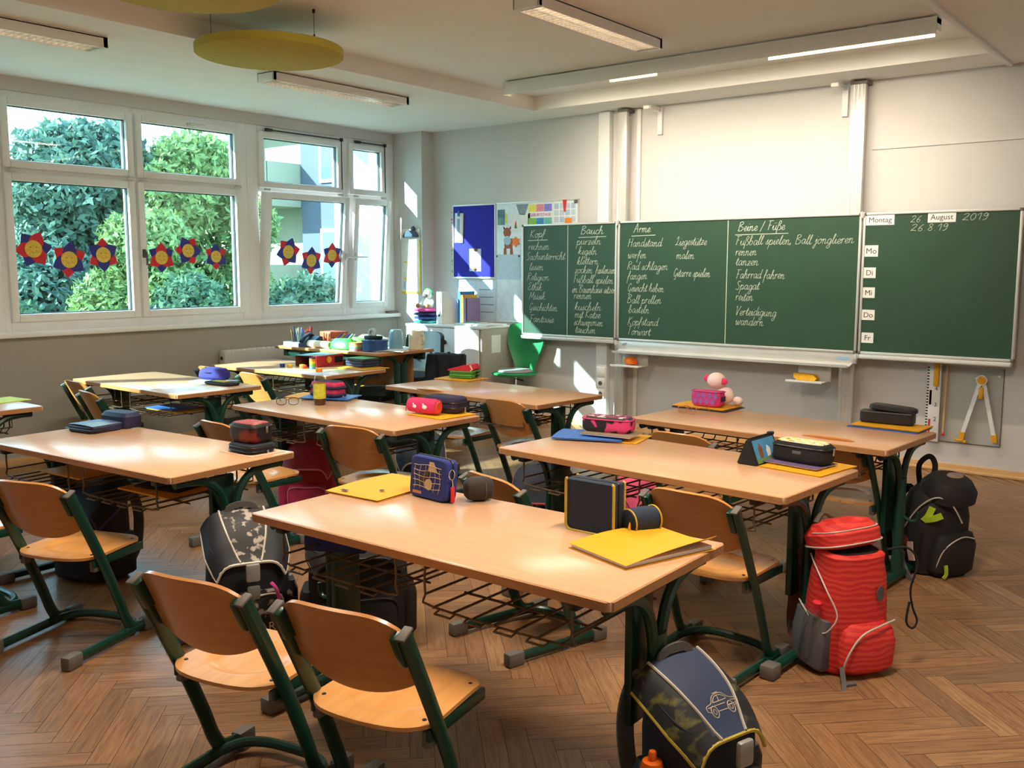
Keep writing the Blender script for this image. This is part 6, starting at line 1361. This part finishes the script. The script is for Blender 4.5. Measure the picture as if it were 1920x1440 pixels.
for i in range(5):
    a = i*2*PI/5; c, s = math.cos(a), math.sin(a)
    fo = MB().tube([(0.02*c, 0.02*s-0.02, 0.09), (0.26*c, 0.26*s-0.02, 0.065)], 0.02, 4, r2=0.012, sq=True).build('foot_arm', M_SILV, gc)
    MB().lathe([(0, -0.012), (0.025, -0.012), (0.025, 0.012), (0, 0.012)], (0, 0, 0), 14, Matrix.Translation((0.26*c, 0.26*s-0.02, 0.026)) @ Matrix.Rotation(a, 4, 'Z') @ ROT_WALL).build('castor', M_BLACKP, fo)

# teacher's desk
td = thing('teacher_desk', 'taller beech desk with green frame, crowded with supplies by the window', 'desk', (-1.60, -1.49, 0))
MB().box((0, 0, 0.7275), (1.25, 0.60, 0.025), 0.004).build('tabletop', M_DESK, td)
MB().box((0, 0, 0.7275), (1.256, 0.606, 0.022), 0.004).build('edge_band', M_EDGE, td)
MB().b2((-0.58, -0.25, 0.655), (0.58, -0.22, 0.712), 0.003).b2((-0.58, 0.22, 0.655), (0.58, 0.25, 0.712), 0.003).build('frame_rail', M_GREEN, td)
MB().b2((-0.5, 0.18, 0.36), (0.5, 0.195, 0.70), 0.002).build('modesty_panel', M_EDGE, td)
for s in (-1, 1):
    lg = MB(); x = s*0.54
    lg.tube([(x, -0.03, 0.03), (x, -0.03, 0.64)], 0.03, 12, r2=0.022, up=(1, 0, 0)); lg.tube([(x, 0.045, 0.03), (x, 0.045, 0.64)], 0.03, 12, r2=0.022, up=(1, 0, 0))
    lg.tube(smooth_path([(x, -0.03, 0.58), (x, -0.05, 0.66), (x, -0.14, 0.70), (x, -0.26, 0.702)], 4), 0.018, 8); lg.tube(smooth_path([(x, 0.045, 0.58), (x, 0.065, 0.66), (x, 0.14, 0.70), (x, 0.26, 0.702)], 4), 0.018, 8)
    lo = lg.build('leg', M_GREEN, td)
    MB().tube([(x, -0.27, 0.028), (x, 0.27, 0.028)], 0.024, 10, r2=0.02).build('foot_bar', M_GREEN, lo)
    for q in (-1, 1): MB().b2((x-0.028, q*0.25, 0), (x+0.028, q*0.31, 0.052), 0.009).build('foot_cap', M_CAP, lo)
TZ = 0.7402
G_TD = 'supplies on the teacher desk'
def tdth(name, label, cat, x, y, rz=0.0): return thing(name, label, cat, (x, y, TZ), rz, group=G_TD)
tr = tdth('pen_tray', 'pale blue plastic tray holding the pen cups on the teacher desk', 'tray', -2.085, -1.655, 0.05)
MB().box((0, 0, 0.004), (0.20, 0.16, 0.008), 0.003).b2((-0.1, -0.08, 0), (-0.095, 0.08, 0.032), 0.002).b2((0.095, -0.08, 0), (0.1, 0.08, 0.032), 0.002).b2((-0.1, -0.08, 0), (0.1, -0.075, 0.032), 0.002).b2((-0.1, 0.075, 0), (0.1, 0.08, 0.032), 0.002).build('tray_body', cm('pale_blue_plastic', 176, 196, 214, 0.4), tr)
rp_ = random.Random(9)
for i, (x, y, lb, cols) in enumerate(((-2.135, -1.655, 'clear cup of blue and yellow pens at the left of the teacher desk', ((50, 56, 110), (206, 160, 60), (90, 80, 70))), (-2.055, -1.665, 'clear cup with a blue-capped green pen', ((60, 70, 190), (120, 196, 110), (120, 110, 150))), (-2.02, -1.60, 'cup of red pencils behind the phone', ((170, 56, 46), (190, 80, 60), (120, 50, 50))))):
    c_ = tdth('pen_cup', lb, 'pen cup', x, y)
    c_.location.z = TZ+0.0085
    MB().lathe([(0, 0), (0.032, 0), (0.035, 0.10), (0.032, 0.10), (0.030, 0.004), (0, 0.004)], n=16, cap=False).build('cup', M_PET, c_)
    for k in range(7):
        a = k*0.9+i; cc = cols[k % 3]; tl = rp_.uniform(0.13, 0.175)
        MB().tube([(0.012*math.cos(a), 0.012*math.sin(a), 0.006), (0.030*math.cos(a), 0.030*math.sin(a), tl*0.9)], 0.0045, 6).build('pen', cm('pen_%d_%d' % (i, k % 3), *cc), c_)
ph = tdth('telephone', 'dark blue desk phone beside the pen cups', 'telephone', -1.90, -1.68, 0.3)
MB().prism([(-0.09, 0), (0.09, 0), (0.09, 0.03), (-0.05, 0.085), (-0.09, 0.075)], 0.12, Matrix(((0, 0, 1, -0.06), (-1, 0, 0, 0), (0, 1, 0, 0), (0, 0, 0, 1)))).build('base', cm('phone_blue', 52, 62, 86, 0.4), ph)
MB().tube(smooth_path([(-0.035, 0.085, 0.085), (-0.035, 0.04, 0.10), (-0.035, -0.04, 0.075), (-0.035, -0.085, 0.045)], 4), 0.02, 8, r2=0.014).build('handset', cm('phone_dark', 34, 40, 58, 0.4), ph)
ob_ = tdth('letter_box', 'orange cardboard tray behind the desk phone', 'box', -1.93, -1.40, 0.1)
MB().box((0, 0, 0.055), (0.19, 0.15, 0.11), 0.004).build('box_body', cm('orange_card', 206, 92, 46), ob_)
wbx = tdth('pen_box', 'white box full of pens behind the cream roll', 'box', -1.68, -1.50, 0.05)
MB().box((0, 0, 0.03), (0.22, 0.12, 0.06), 0.004).build('box_body', cm('box_pale', 196, 204, 216), wbx)
for k in range(6): MB().tube([(-0.08+k*0.03, -0.03+0.012*(k % 3), 0.055), (-0.05+k*0.03, 0.02, 0.105)], 0.006, 6).build('pen', cm('pen_1_%d' % (k % 3), 60, 70, 90), wbx)
t_ = tdth('paper_roll', 'cream paper roll at the front edge of the teacher desk', 'paper roll', -1.72, -1.735, 0.0)
MB().tube([(-0.125, 0, 0.030), (0.125, 0, 0.030)], 0.030, 18).build('roll', cm('cream_paper', 240, 232, 198), t_)
MB().tube([(0.125, 0, 0.030), (0.127, 0, 0.030)], 0.018, 14).build('roll_end', cm('roll_core', 170, 156, 110), t_)
t_ = tdth('plastic_bag', 'bright green wrapped packet in the middle of the teacher desk', 'packet', -1.485, -1.69, 0.1)
MB().loft([(0, 0.10, 0.05), (0.01, 0.125, 0.068), (0.05, 0.12, 0.062), (0.085, 0.08, 0.03)], 26, 2.6).build('packet', cm('neon_green', 70, 214, 88, 0.35), t_)
t_ = tdth('plastic_bag', 'olive green packet beside the bright green one', 'packet', -1.43, -1.58, -0.3)
MB().loft([(0, 0.10, 0.045), (0.01, 0.12, 0.055), (0.07, 0.11, 0.05), (0.09, 0.08, 0.025)], 26, 2.6).build('packet', cm('olive_green', 112, 168, 62, 0.4), t_)
t_ = tdth('plastic_bag', 'white plastic film bundle behind the green packets', 'packet', -1.47, -1.40, 0.1)
MB().loft([(0, 0.15, 0.06), (0.02, 0.175, 0.075), (0.07, 0.16, 0.065), (0.10, 0.10, 0.03)], 26, 2.4).build('bundle', cm('pale_film', 206, 226, 226, 0.25), t_)
t_ = tdth('note_block', 'multicoloured note block left of the blue tin', 'note block', -1.315, -1.705, 0.1)
for k, cc in enumerate(((214, 110, 120), (120, 190, 150), (230, 214, 110), (226, 150, 90))): MB().box((0, 0, 0.008+k*0.016), (0.085, 0.085, 0.0155)).build('note_layer', cm('note_%d' % cc[0], *cc), t_)
t_ = tdth('round_tin', 'shiny blue round tin on the teacher desk', 'tin', -1.175, -1.645)
MB().lathe([(0, 0), (0.095, 0), (0.1, 0.006), (0.1, 0.072), (0.104, 0.074), (0.104, 0.088), (0.09, 0.092), (0, 0.092)], n=32).build('tin_body', mat('blue_tin', (58, 92, 150), 0.25, metal=0.3, vary=0.2, scale=20), t_)
t2 = thing('tape_dispenser', 'black tape dispenser with a pale reel on top of the blue tin', 'tape dispenser', (-1.19, -1.645, TZ+0.0925), 0.2, group=G_TD)
MB().box((0, 0, 0.014), (0.15, 0.05, 0.028), 0.008).build('base', M_BLACKP, t2)
MB().lathe([(0.02, -0.012), (0.036, -0.012), (0.036, 0.012), (0.02, 0.012)], (0, 0, 0), 18, Matrix.Translation((-0.01, 0, 0.05)) @ ROT_WALL, cap=False).build('reel', cm('reel_pale', 190, 206, 206), t2)
t_ = tdth('storage_jar', 'light blue jar behind the round blue tin', 'jar', -1.13, -1.46)
MB().lathe([(0, 0), (0.05, 0), (0.055, 0.01), (0.055, 0.13), (0.04, 0.16), (0, 0.16)], n=24).build('jar_body', cm('jar_blue', 130, 178, 200, 0.3), t_)
t_ = tdth('mug', 'cream mug at the far side of the teacher desk', 'mug', -1.045, -1.32)
MB().lathe([(0, 0), (0.055, 0), (0.060, 0.01), (0.060, 0.15), (0.056, 0.15), (0.054, 0.012), (0, 0.012)], n=26, cap=False).build('cup', cm('cream_ceramic', 236, 234, 206, 0.35), t_)
MB().tube(smooth_path([(0.058, 0.0, 0.12), (0.085, 0.0, 0.11), (0.088, 0.0, 0.06), (0.058, 0, 0.04)], 4), 0.006, 6).build('handle', cm('cream_ceramic', 236, 234, 206, 0.35), t_)
for i, (x, y, rz, lb) in enumerate(((-1.17, -1.40, 0.3, 'open white papers left on the right half of the teacher desk'), (-1.09, -1.55, 0.5, 'grey-edged paper sheets at the right front of the teacher desk'))):
    t_ = tdth('paper_sheets', lb, 'paper', x, y, rz); t_.location.z = TZ+0.0004*i
    if i == 0: t_.location.x = -1.22; t_.location.y = -1.42
    MB().sheet(lambda u, v: ((u-0.5)*0.21, (v-0.5)*0.29, 0.004+0.006*math.sin(PI*u)), 8, 8, 0.001).build('top_sheet', M_PAPER, t_)
    MB().box((0.01, 0.01, 0.0012), (0.21, 0.29, 0.002), M=Matrix.Rotation(0.1, 4, 'Z')).build('under_sheets', M_PAPER, t_)

# teacher's chair and stool
tcx = thing('office_chair', 'black office chair behind the teacher desk, hung with a jacket', 'chair', (-1.50, -0.88, 0), 0.15)
M_OFF = mat('blue_black_upholstery', (30, 40, 50), 0.7, vary=0.1, scale=90)
def ocb(u, v):
    q = 2*u-1; z = 0.50+0.33*v
    return (q*(0.21-0.02*v), 0.20-0.08*q*q+0.04*v, z-0.035*abs(q)**4*v)
MB().sheet(ocb, 16, 10, 0.035).build('backrest', M_OFF, tcx, sharp=60)
MB().loft([(0, 0.2, 0.19), (0.015, 0.225, 0.215), (0.05, 0.225, 0.215), (0.06, 0.2, 0.19)], 30, 3.5, Matrix.Translation((0, -0.03, 0.42))).build('seat', M_OFF, tcx)
MB().tube(smooth_path([(0, 0.1, 0.42), (0, 0.22, 0.43), (0, 0.245, 0.55), (0, 0.24, 0.62)], 4), 0.03, 4, r2=0.008, up=(0, 1, 0), sq=True).build('back_bar', M_BLACKP, tcx)
MB().lathe([(0.03, 0.08), (0.03, 0.26), (0.02, 0.26), (0.02, 0.42), (0, 0.42)], (0, -0.03, 0), 16).build('column', M_BLACKP, tcx)
for i in range(5):
    a = i*2*PI/5+0.3; c, s = math.cos(a), math.sin(a)
    fo = MB().tube([(0.02*c, 0.02*s-0.03, 0.10), (0.27*c, 0.27*s-0.03, 0.07)], 0.022, 4, r2=0.014, sq=True).build('foot_arm', M_BLACKP, tcx)
    MB().lathe([(0, -0.02), (0.027, -0.02), (0.027, 0.02), (0, 0.02)], (0, 0, 0), 14, Matrix.Translation((0.27*c, 0.27*s-0.03, 0.028)) @ Matrix.Rotation(a, 4, 'Z') @ ROT_WALL).build('castor', M_BLACKP, fo)
jk = thing('jacket', 'dark jacket hanging below the right end of the teacher desk', 'jacket', (-0.99, -1.02, 0.0), 0.1)
def jf(u, v):
    q = 2*u-1; z = 0.68-0.60*v
    return (q*(0.15+0.05*v)+0.012*math.sin(v*7+q*3), 0.03*math.sin(q*9+v*2)*(0.3+v)+0.03*q, z)
MB().sheet(jf, 26, 12, 0.045).build('cloth', mat('slate_jacket', (38, 44, 52), 0.9, vary=0.2, scale=20), jk, sharp=80)
MB().tube([(0, 0.03, 0.0), (0, 0.03, 0.70)], 0.012, 8).b2((-0.16, 0.02, 0.66), (0.16, 0.04, 0.69), 0.004).b2((-0.13, -0.1, 0.0), (0.13, 0.14, 0.02), 0.006).build('clothes_stand', M_DKMET, jk)
sto = thing('stool', 'low black-cushioned stool between the red box desk and the teacher desk', 'stool', (-1.00, -1.98, 0), 0.1)
sto.location = (-1.30, -1.52, 0)
MB().loft([(0, 0.16, 0.15), (0.012, 0.175, 0.165), (0.045, 0.175, 0.165), (0.055, 0.155, 0.145)], 28, 4, Matrix.Translation((0, 0, 0.375))).build('cushion', mat('black_teal_vinyl', (34, 54, 56), 0.45), sto)
MB().b2((-0.15, -0.14, 0.34), (0.15, 0.14, 0.375), 0.004).build('seat_frame', M_BLACKP, sto)
for sx2 in (-1, 1):
    for sy in (-1, 1): MB().tube([(sx2*0.12, sy*0.11, 0.345), (sx2*0.15, sy*0.14, 0.0)], 0.012, 8).build('leg', M_BLACKP, sto)
cx_ = thing('cardboard_box', 'small beige carton on the floor left of the black stool', 'box', (-1.62, -1.78, 0), 0.2)
MB().box((0, 0, 0.13), (0.26, 0.20, 0.26), 0.003).build('carton', mat('beige_carton', (196, 178, 156), 0.8), cx_)
MB().box((0, 0, 0.261), (0.264, 0.204, 0.003)).build('lid_flap', mat('beige_carton_light', (208, 192, 172), 0.8), cx_)

# ------------------------------------------------------------------ boards and papers on the back wall
fb = thing('felt_pinboard', 'royal blue felt pinboard left of the chalkboard', 'pinboard', (-1.667, YB, 1.63))
MB().b2((-0.255, -0.018, -0.335), (0.255, 0, 0.335), 0.002).build('felt', mat('royal_felt', (46, 46, 168), 0.95, vary=0.06, scale=90), fb)
MB().b2((-0.262, -0.022, 0.332), (0.262, 0, 0.348), 0.003).b2((-0.262, -0.022, -0.348), (0.262, 0, -0.332), 0.003).b2((-0.266, -0.022, -0.348), (-0.254, 0, 0.348), 0.003).b2((0.254, -0.022, -0.348), (0.266, 0, 0.348), 0.003).build('frame', M_ALU, fb)
wbd = thing('magnet_board', 'white magnet board covered with papers above the chalkboard’s left wing', 'magnet board', (-0.94, YB, 1.43))
MB().b2((-0.455, -0.014, -0.54), (0.455, 0, 0.54), 0.002).build('surface', mat('white_enamel', (214, 222, 226), 0.35), wbd)
MB().b2((-0.465, -0.018, 0.535), (0.465, 0, 0.548), 0.003).b2((-0.465, -0.018, -0.548), (0.465, 0, -0.535), 0.003).b2((-0.465, -0.018, -0.548), (-0.454, 0, 0.548), 0.003).b2((0.454, -0.018, -0.548), (0.465, 0, 0.548), 0.003).build('frame', M_ALU, wbd)
def sheet_on_wall(name, label, cat, x, z, wd, h, m, y=YB-0.0145, rz=0.0, group='papers on the back wall', th=0.001):
    return lay(name, MB().b2((-wd/2, -th, -h/2), (wd/2, 0, h/2)), m, label, cat, (x, y, z), group=group, rot=(0, rz, 0))
wl_ = thing('clip_folder', 'white clip folder with blue peg hanging on the blue pinboard’s left side', 'folder', (-1.845, YB-0.0185, 1.77), rot=(0, 0.03, 0))
MB().b2((-0.052, -0.012, -0.15), (0.052, 0, 0.13), 0.002).build('folder_body', M_PAPER, wl_)
MB().b2((-0.018, -0.014, -0.115), (0.012, -0.012, 0.075)).build('grey_strip', cm('slate_print', 150, 168, 196), wl_)
MB().b2((-0.012, -0.022, 0.10), (0.012, -0.008, 0.15), 0.003).build('blue_peg', cm('peg_blue', 50, 110, 190), wl_)
nt2 = thing('pinned_note', 'pale note with two brown magnets on the blue pinboard', 'note', (-1.65, YB-0.0185, 1.457), group='papers on the back wall')
MB().b2((-0.072, -0.001, -0.105), (0.072, 0, 0.105)).build('note_sheet', cm('pale_blue_note', 196, 208, 226), nt2)
for x, z in ((0.01, 0.095), (-0.005, -0.085)): MB().ball((x, -0.008, z), 0.022, (1, 0.5, 0.7), 10, 6).build('magnet', cm('brown_magnet', 150, 98, 60), nt2)
gl = thing('felt_garland', 'narrow red and green clip chain along the blue pinboard’s left edge', 'garland', (-1.938, YB-0.004, 1.63))
for k in range(18): MB().ball((0.006*math.sin(k*2.1), -0.006, 0.28-k*0.033), 0.014, (0.8, 0.5, 1), 8, 6).build('clip', (C_RED if k < 11 else cm('clip_green', 60, 150, 80)), gl)
sheet_on_wall('photo_card', 'dark landscape photo card at the top left of the magnet board', 'photo', -1.335, 1.845, 0.085, 0.14, two_tone('photo_print', (50, 80, 110), (110, 150, 130), 9, 0.4, 0.7, 0.4))
sheet_on_wall('lime_strip_card', 'lime paper strip beside the dark photo card', 'paper', -1.275, 1.835, 0.022, 0.09, cm('lime_paper', 206, 220, 90))
lay('paper_pennant', MB().prism([(-0.07, 0.045), (0.07, 0.045), (0.03, -0.055), (-0.035, -0.045)], 0.001, ROT_WALL), cm('grey_pennant', 130, 144, 156), 'grey paper pennant at the top middle of the magnet board', 'pennant', (-1.09, YB-0.0145, 1.91))
cal = thing('birthday_calendar', 'colour-block birthday calendar sheet at the top of the magnet board', 'calendar', (-0.888, YB-0.0145, 1.857), group='papers on the back wall')
MB().b2((-0.137, -0.001, -0.095), (0.137, 0, 0.095)).build('sheet', M_PAPER, cal)
for i, cc in enumerate(((228, 220, 90), (226, 140, 160), (130, 130, 210), (130, 190, 70), (70, 140, 200), (110, 190, 170))):
    MB().b2((-0.13+(i % 3)*0.0875, -0.0016, 0.025 if i < 3 else -0.09), (-0.046+(i % 3)*0.0875, -0.0008, 0.09 if i < 3 else -0.03)).build('colour_block', cm('block_%d' % i, *cc), cal)
text_mesh('GEBURTSTAGE', 0.036, cm('purple_ink', 170, 70, 150), 'printed_title', cal, Matrix.Translation((0, -0.0018, -0.003)) @ ROT_WALL)
gd = thing('photo_grid', 'sheet with a grid of small blue pictures beside the birthday calendar', 'poster', (-0.618, YB-0.0145, 1.862), group='papers on the back wall')
MB().b2((-0.128, -0.001, -0.1), (0.128, 0, 0.1)).build('sheet', M_PAPER, gd)
for i in range(12): MB().b2((-0.115+(i % 4)*0.06, -0.0016, 0.036-(i//4)*0.058), (-0.067+(i % 4)*0.06, -0.0008, 0.084-(i//4)*0.058)).build('picture', cm('grid_%d' % (i % 3), (176, 190, 200)[i % 3], (196, 212, 206)[i % 3], 220), gd)
MB().b2((-0.0, -0.002, -0.098), (0.075, -0.0012, -0.045)).build('orange_block', cm('bright_orange', 250, 140, 40), gd)
lay('paper_pennant', MB().prism([(-0.022, 0.055), (0.022, 0.055), (0.01, -0.05), (-0.008, -0.05)], 0.001, ROT_WALL), C_RED, 'narrow red pennant hanging over the picture grid sheet', 'pennant', (-0.62, YB-0.0175, 1.92))
lay('wall_magnet', MB().box((0, -0.004, 0), (0.035, 0.008, 0.03), 0.003), M_GREYF, 'dark grey magnet at the top right corner of the magnet board', 'magnet', (-0.50, YB-0.0155, 1.955))
for i, (x, z, lb, cc) in enumerate(((-1.195, 1.79, 'pale sheet with a small gnome picture on the magnet board', (226, 230, 230)), (-1.06, 1.79, 'pale sheet with an orange dot left of the birthday calendar', (224, 230, 228)))):
    t_ = thing('picture_sheet', lb, 'paper', (x, YB-0.0145, z), group='papers on the back wall')
    MB().b2((-0.06, -0.001, -0.08), (0.06, 0, 0.08)).build('sheet', cm('sheet_%d' % i, *cc), t_)
    if i == 0: MB().prism([(-0.012, 0.0), (0.012, 0.0), (0.004, 0.045)], 0.0015, Matrix.Translation((0.03, 0, -0.02)) @ ROT_WALL).build('red_cap', C_RED, t_); MB().prism([(-0.014, -0.03), (0.016, -0.03), (0.01, 0.0), (-0.01, 0.0)], 0.0015, Matrix.Translation((0.03, 0, -0.02)) @ ROT_WALL).build('green_coat', cm('gnome_green', 40, 130, 70), t_)
    else: MB().lathe([(0, 0), (0.022, 0), (0.022, 0.0015), (0, 0.0015)], (0, 0, 0), 14, Matrix.Translation((0.0, 0, -0.05)) @ ROT_WALL).build('orange_dot', cm('soft_orange', 240, 190, 130), t_)
fx = thing('paper_animal', 'brown paper animal holding an orange flower on the magnet board', 'paper cut-out', (-1.235, YB-0.0145, 1.62))
FB = cm('fox_brown', 158, 84, 40)
MB().lathe([(0, 0), (0.045, 0), (0.045, 0.0015), (0, 0.0015)], (0, 0, 0), 18, Matrix.Translation((-0.03, 0, 0.085)) @ ROT_WALL).build('head', FB, fx)
for s in (-1, 1): MB().prism([(-0.012, 0), (0.014, 0), (s*0.012, 0.03)], 0.0015, Matrix.Translation((-0.03+s*0.032, 0, 0.115)) @ ROT_WALL).build('ear', M_DBROWN, fx)
MB().lathe([(0, 0), (0.042, 0), (0.042, 0.0022), (0, 0.0022)], (0, 0, 0), 18, Matrix.Translation((-0.028, 0, 0.012)) @ ROT_WALL).build('blue_ball', cm('ice_blue', 160, 196, 216), fx)
MB().prism([(-0.06, -0.06), (0.03, -0.06), (0.045, 0.03), (-0.07, 0.03)], 0.0012, ROT_WALL).build('body', FB, fx)
for s, x in ((-1, -0.055), (1, 0.02)): MB().prism([(-0.018, -0.06), (0.018, -0.06), (0.014, 0), (-0.014, 0)], 0.0012, Matrix.Translation((x, 0, -0.055)) @ ROT_WALL).build('leg', FB, fx)
MB().prism([(0.05*math.cos(a)*(1 if i % 2 else 0.7), 0.05*math.sin(a)*(1 if i % 2 else 0.7)) for i, a in enumerate([k*2*PI/12 for k in range(12)])], 0.003, Matrix.Translation((0.07, 0, 0.0)) @ ROT_WALL).build('orange_flower', cm('vivid_orange', 240, 130, 36), fx)
t_ = thing('wall_chart', 'pale blue printed sheet with dark corner magnets below the paper animal', 'poster', (-1.255, YB-0.0145, 1.39), group='papers on the back wall')
MB().b2((-0.145, -0.001, -0.115), (0.145, 0, 0.115)).build('sheet', cm('ice_sheet', 188, 206, 222), t_)
for x in (-0.13, 0.13): MB().ball((x, -0.004, 0.10), 0.009, (1, 0.5, 1), 8, 6).build('magnet', M_INK, t_)
for i, (x, wd, lb) in enumerate(((-1.775, 0.25, 'pale weekday poster under the blue pinboard, left one'), (-1.52, 0.24, 'pale poster under the blue pinboard, right one'))):
    t_ = thing('wall_poster', lb, 'poster', (x, YB-0.0005, 1.075), group='posters below the blue pinboard')
    MB().b2((-wd/2, -0.001, -0.19), (wd/2, 0, 0.19)).build('sheet', cm('pale_poster', 196, 210, 222), t_)
    if i == 0:
        text_mesh('Donnerstag\nMittwoch', 0.04, cm('slate_ink', 110, 130, 150), 'printed_words', t_, Matrix.Translation((0.0, -0.0016, 0.08)) @ ROT_WALL)
    else:
        for k in range(4): MB().b2((-0.1, -0.0016, 0.1-k*0.07), (0.08, -0.0008, 0.108-k*0.07)).build('text_line', cm('slate_ink', 110, 130, 150), t_)
lay('hanging_plant_card', MB().box((0, -0.015, 0), (0.07, 0.03, 0.09), 0.006), cm('grey_clip', 120, 120, 122), 'grey box clip on the wall under the weekday poster', 'clip', (-1.70, YB-0.002, 0.93))
# hanging chart on the window reveal
hc = thing('hanging_chart', 'white hanging pocket chart with yellow border on the sunny window reveal', 'wall chart', (-2.355, -0.031, 1.45))
MB().b2((-0.125, -0.006, -0.31), (0.125, 0, 0.31), 0.002).build('cloth', mat('chart_white', (236, 234, 222), 0.7), hc)
ed = MB(); ed.b2((-0.132, -0.008, -0.318), (0.132, -0.002, -0.298)); ed.b2((0.114, -0.008, -0.298), (0.132, -0.002, 0.2)); ed.build('yellow_border', cm('chart_yellow', 232, 196, 50), hc)
for z in (-0.02, -0.18): MB().b2((-0.09, -0.0085, z), (-0.02, -0.0065, z+0.014)).build('yellow_mark', cm('chart_yellow', 232, 196, 50), hc)
MB().b2((-0.1, -0.009, -0.28), (0.02, -0.006, -0.20)).build('number_cards', cm('pale_blue_plastic', 176, 196, 214), hc)
MB().loft([(0, 0.095, 0.012), (0.01, 0.11, 0.02), (0.05, 0.08, 0.02), (0.07, 0.04, 0.012)], 20, 2.4, Matrix.Translation((0.02, -0.024, 0.225))).ball((0.06, -0.026, 0.31), 0.022, (1, 0.8, 1.1), 10, 8).build('felt_figure', mat('slate_felt', (70, 84, 104), 0.9), hc)
lay('sill_eraser', MB().box((0, 0, 0.011), (0.05, 0.13, 0.022), 0.004), mat('grey_brown_block', (120, 104, 100), 0.7), 'small brown-grey block on the right end of the window sill', 'block', (-2.53, -0.13, 0.9385))

basket_item('pencil_wallet', 'pencil case', 'blue wallet with pale line marks in the front desk’s left basket', 1.985, -4.79, 0.5, (0.20, 0.11, 0.05), M_ROYAL)
bw_ = bpy.data.objects[-1] if False else [o for o in bpy.data.objects if o.get('label', '').startswith('blue wallet with pale line marks')][0]
mk_ = MB()
for i in range(3): mk_.b2((-0.08+i*0.06, -0.045, 0.0498), (-0.074+i*0.06, 0.02, 0.0506)).b2((-0.08+i*0.06, 0.012, 0.0498), (-0.04+i*0.06, 0.018, 0.0506))
mk_.build('line_marks', M_PAPER, bw_)
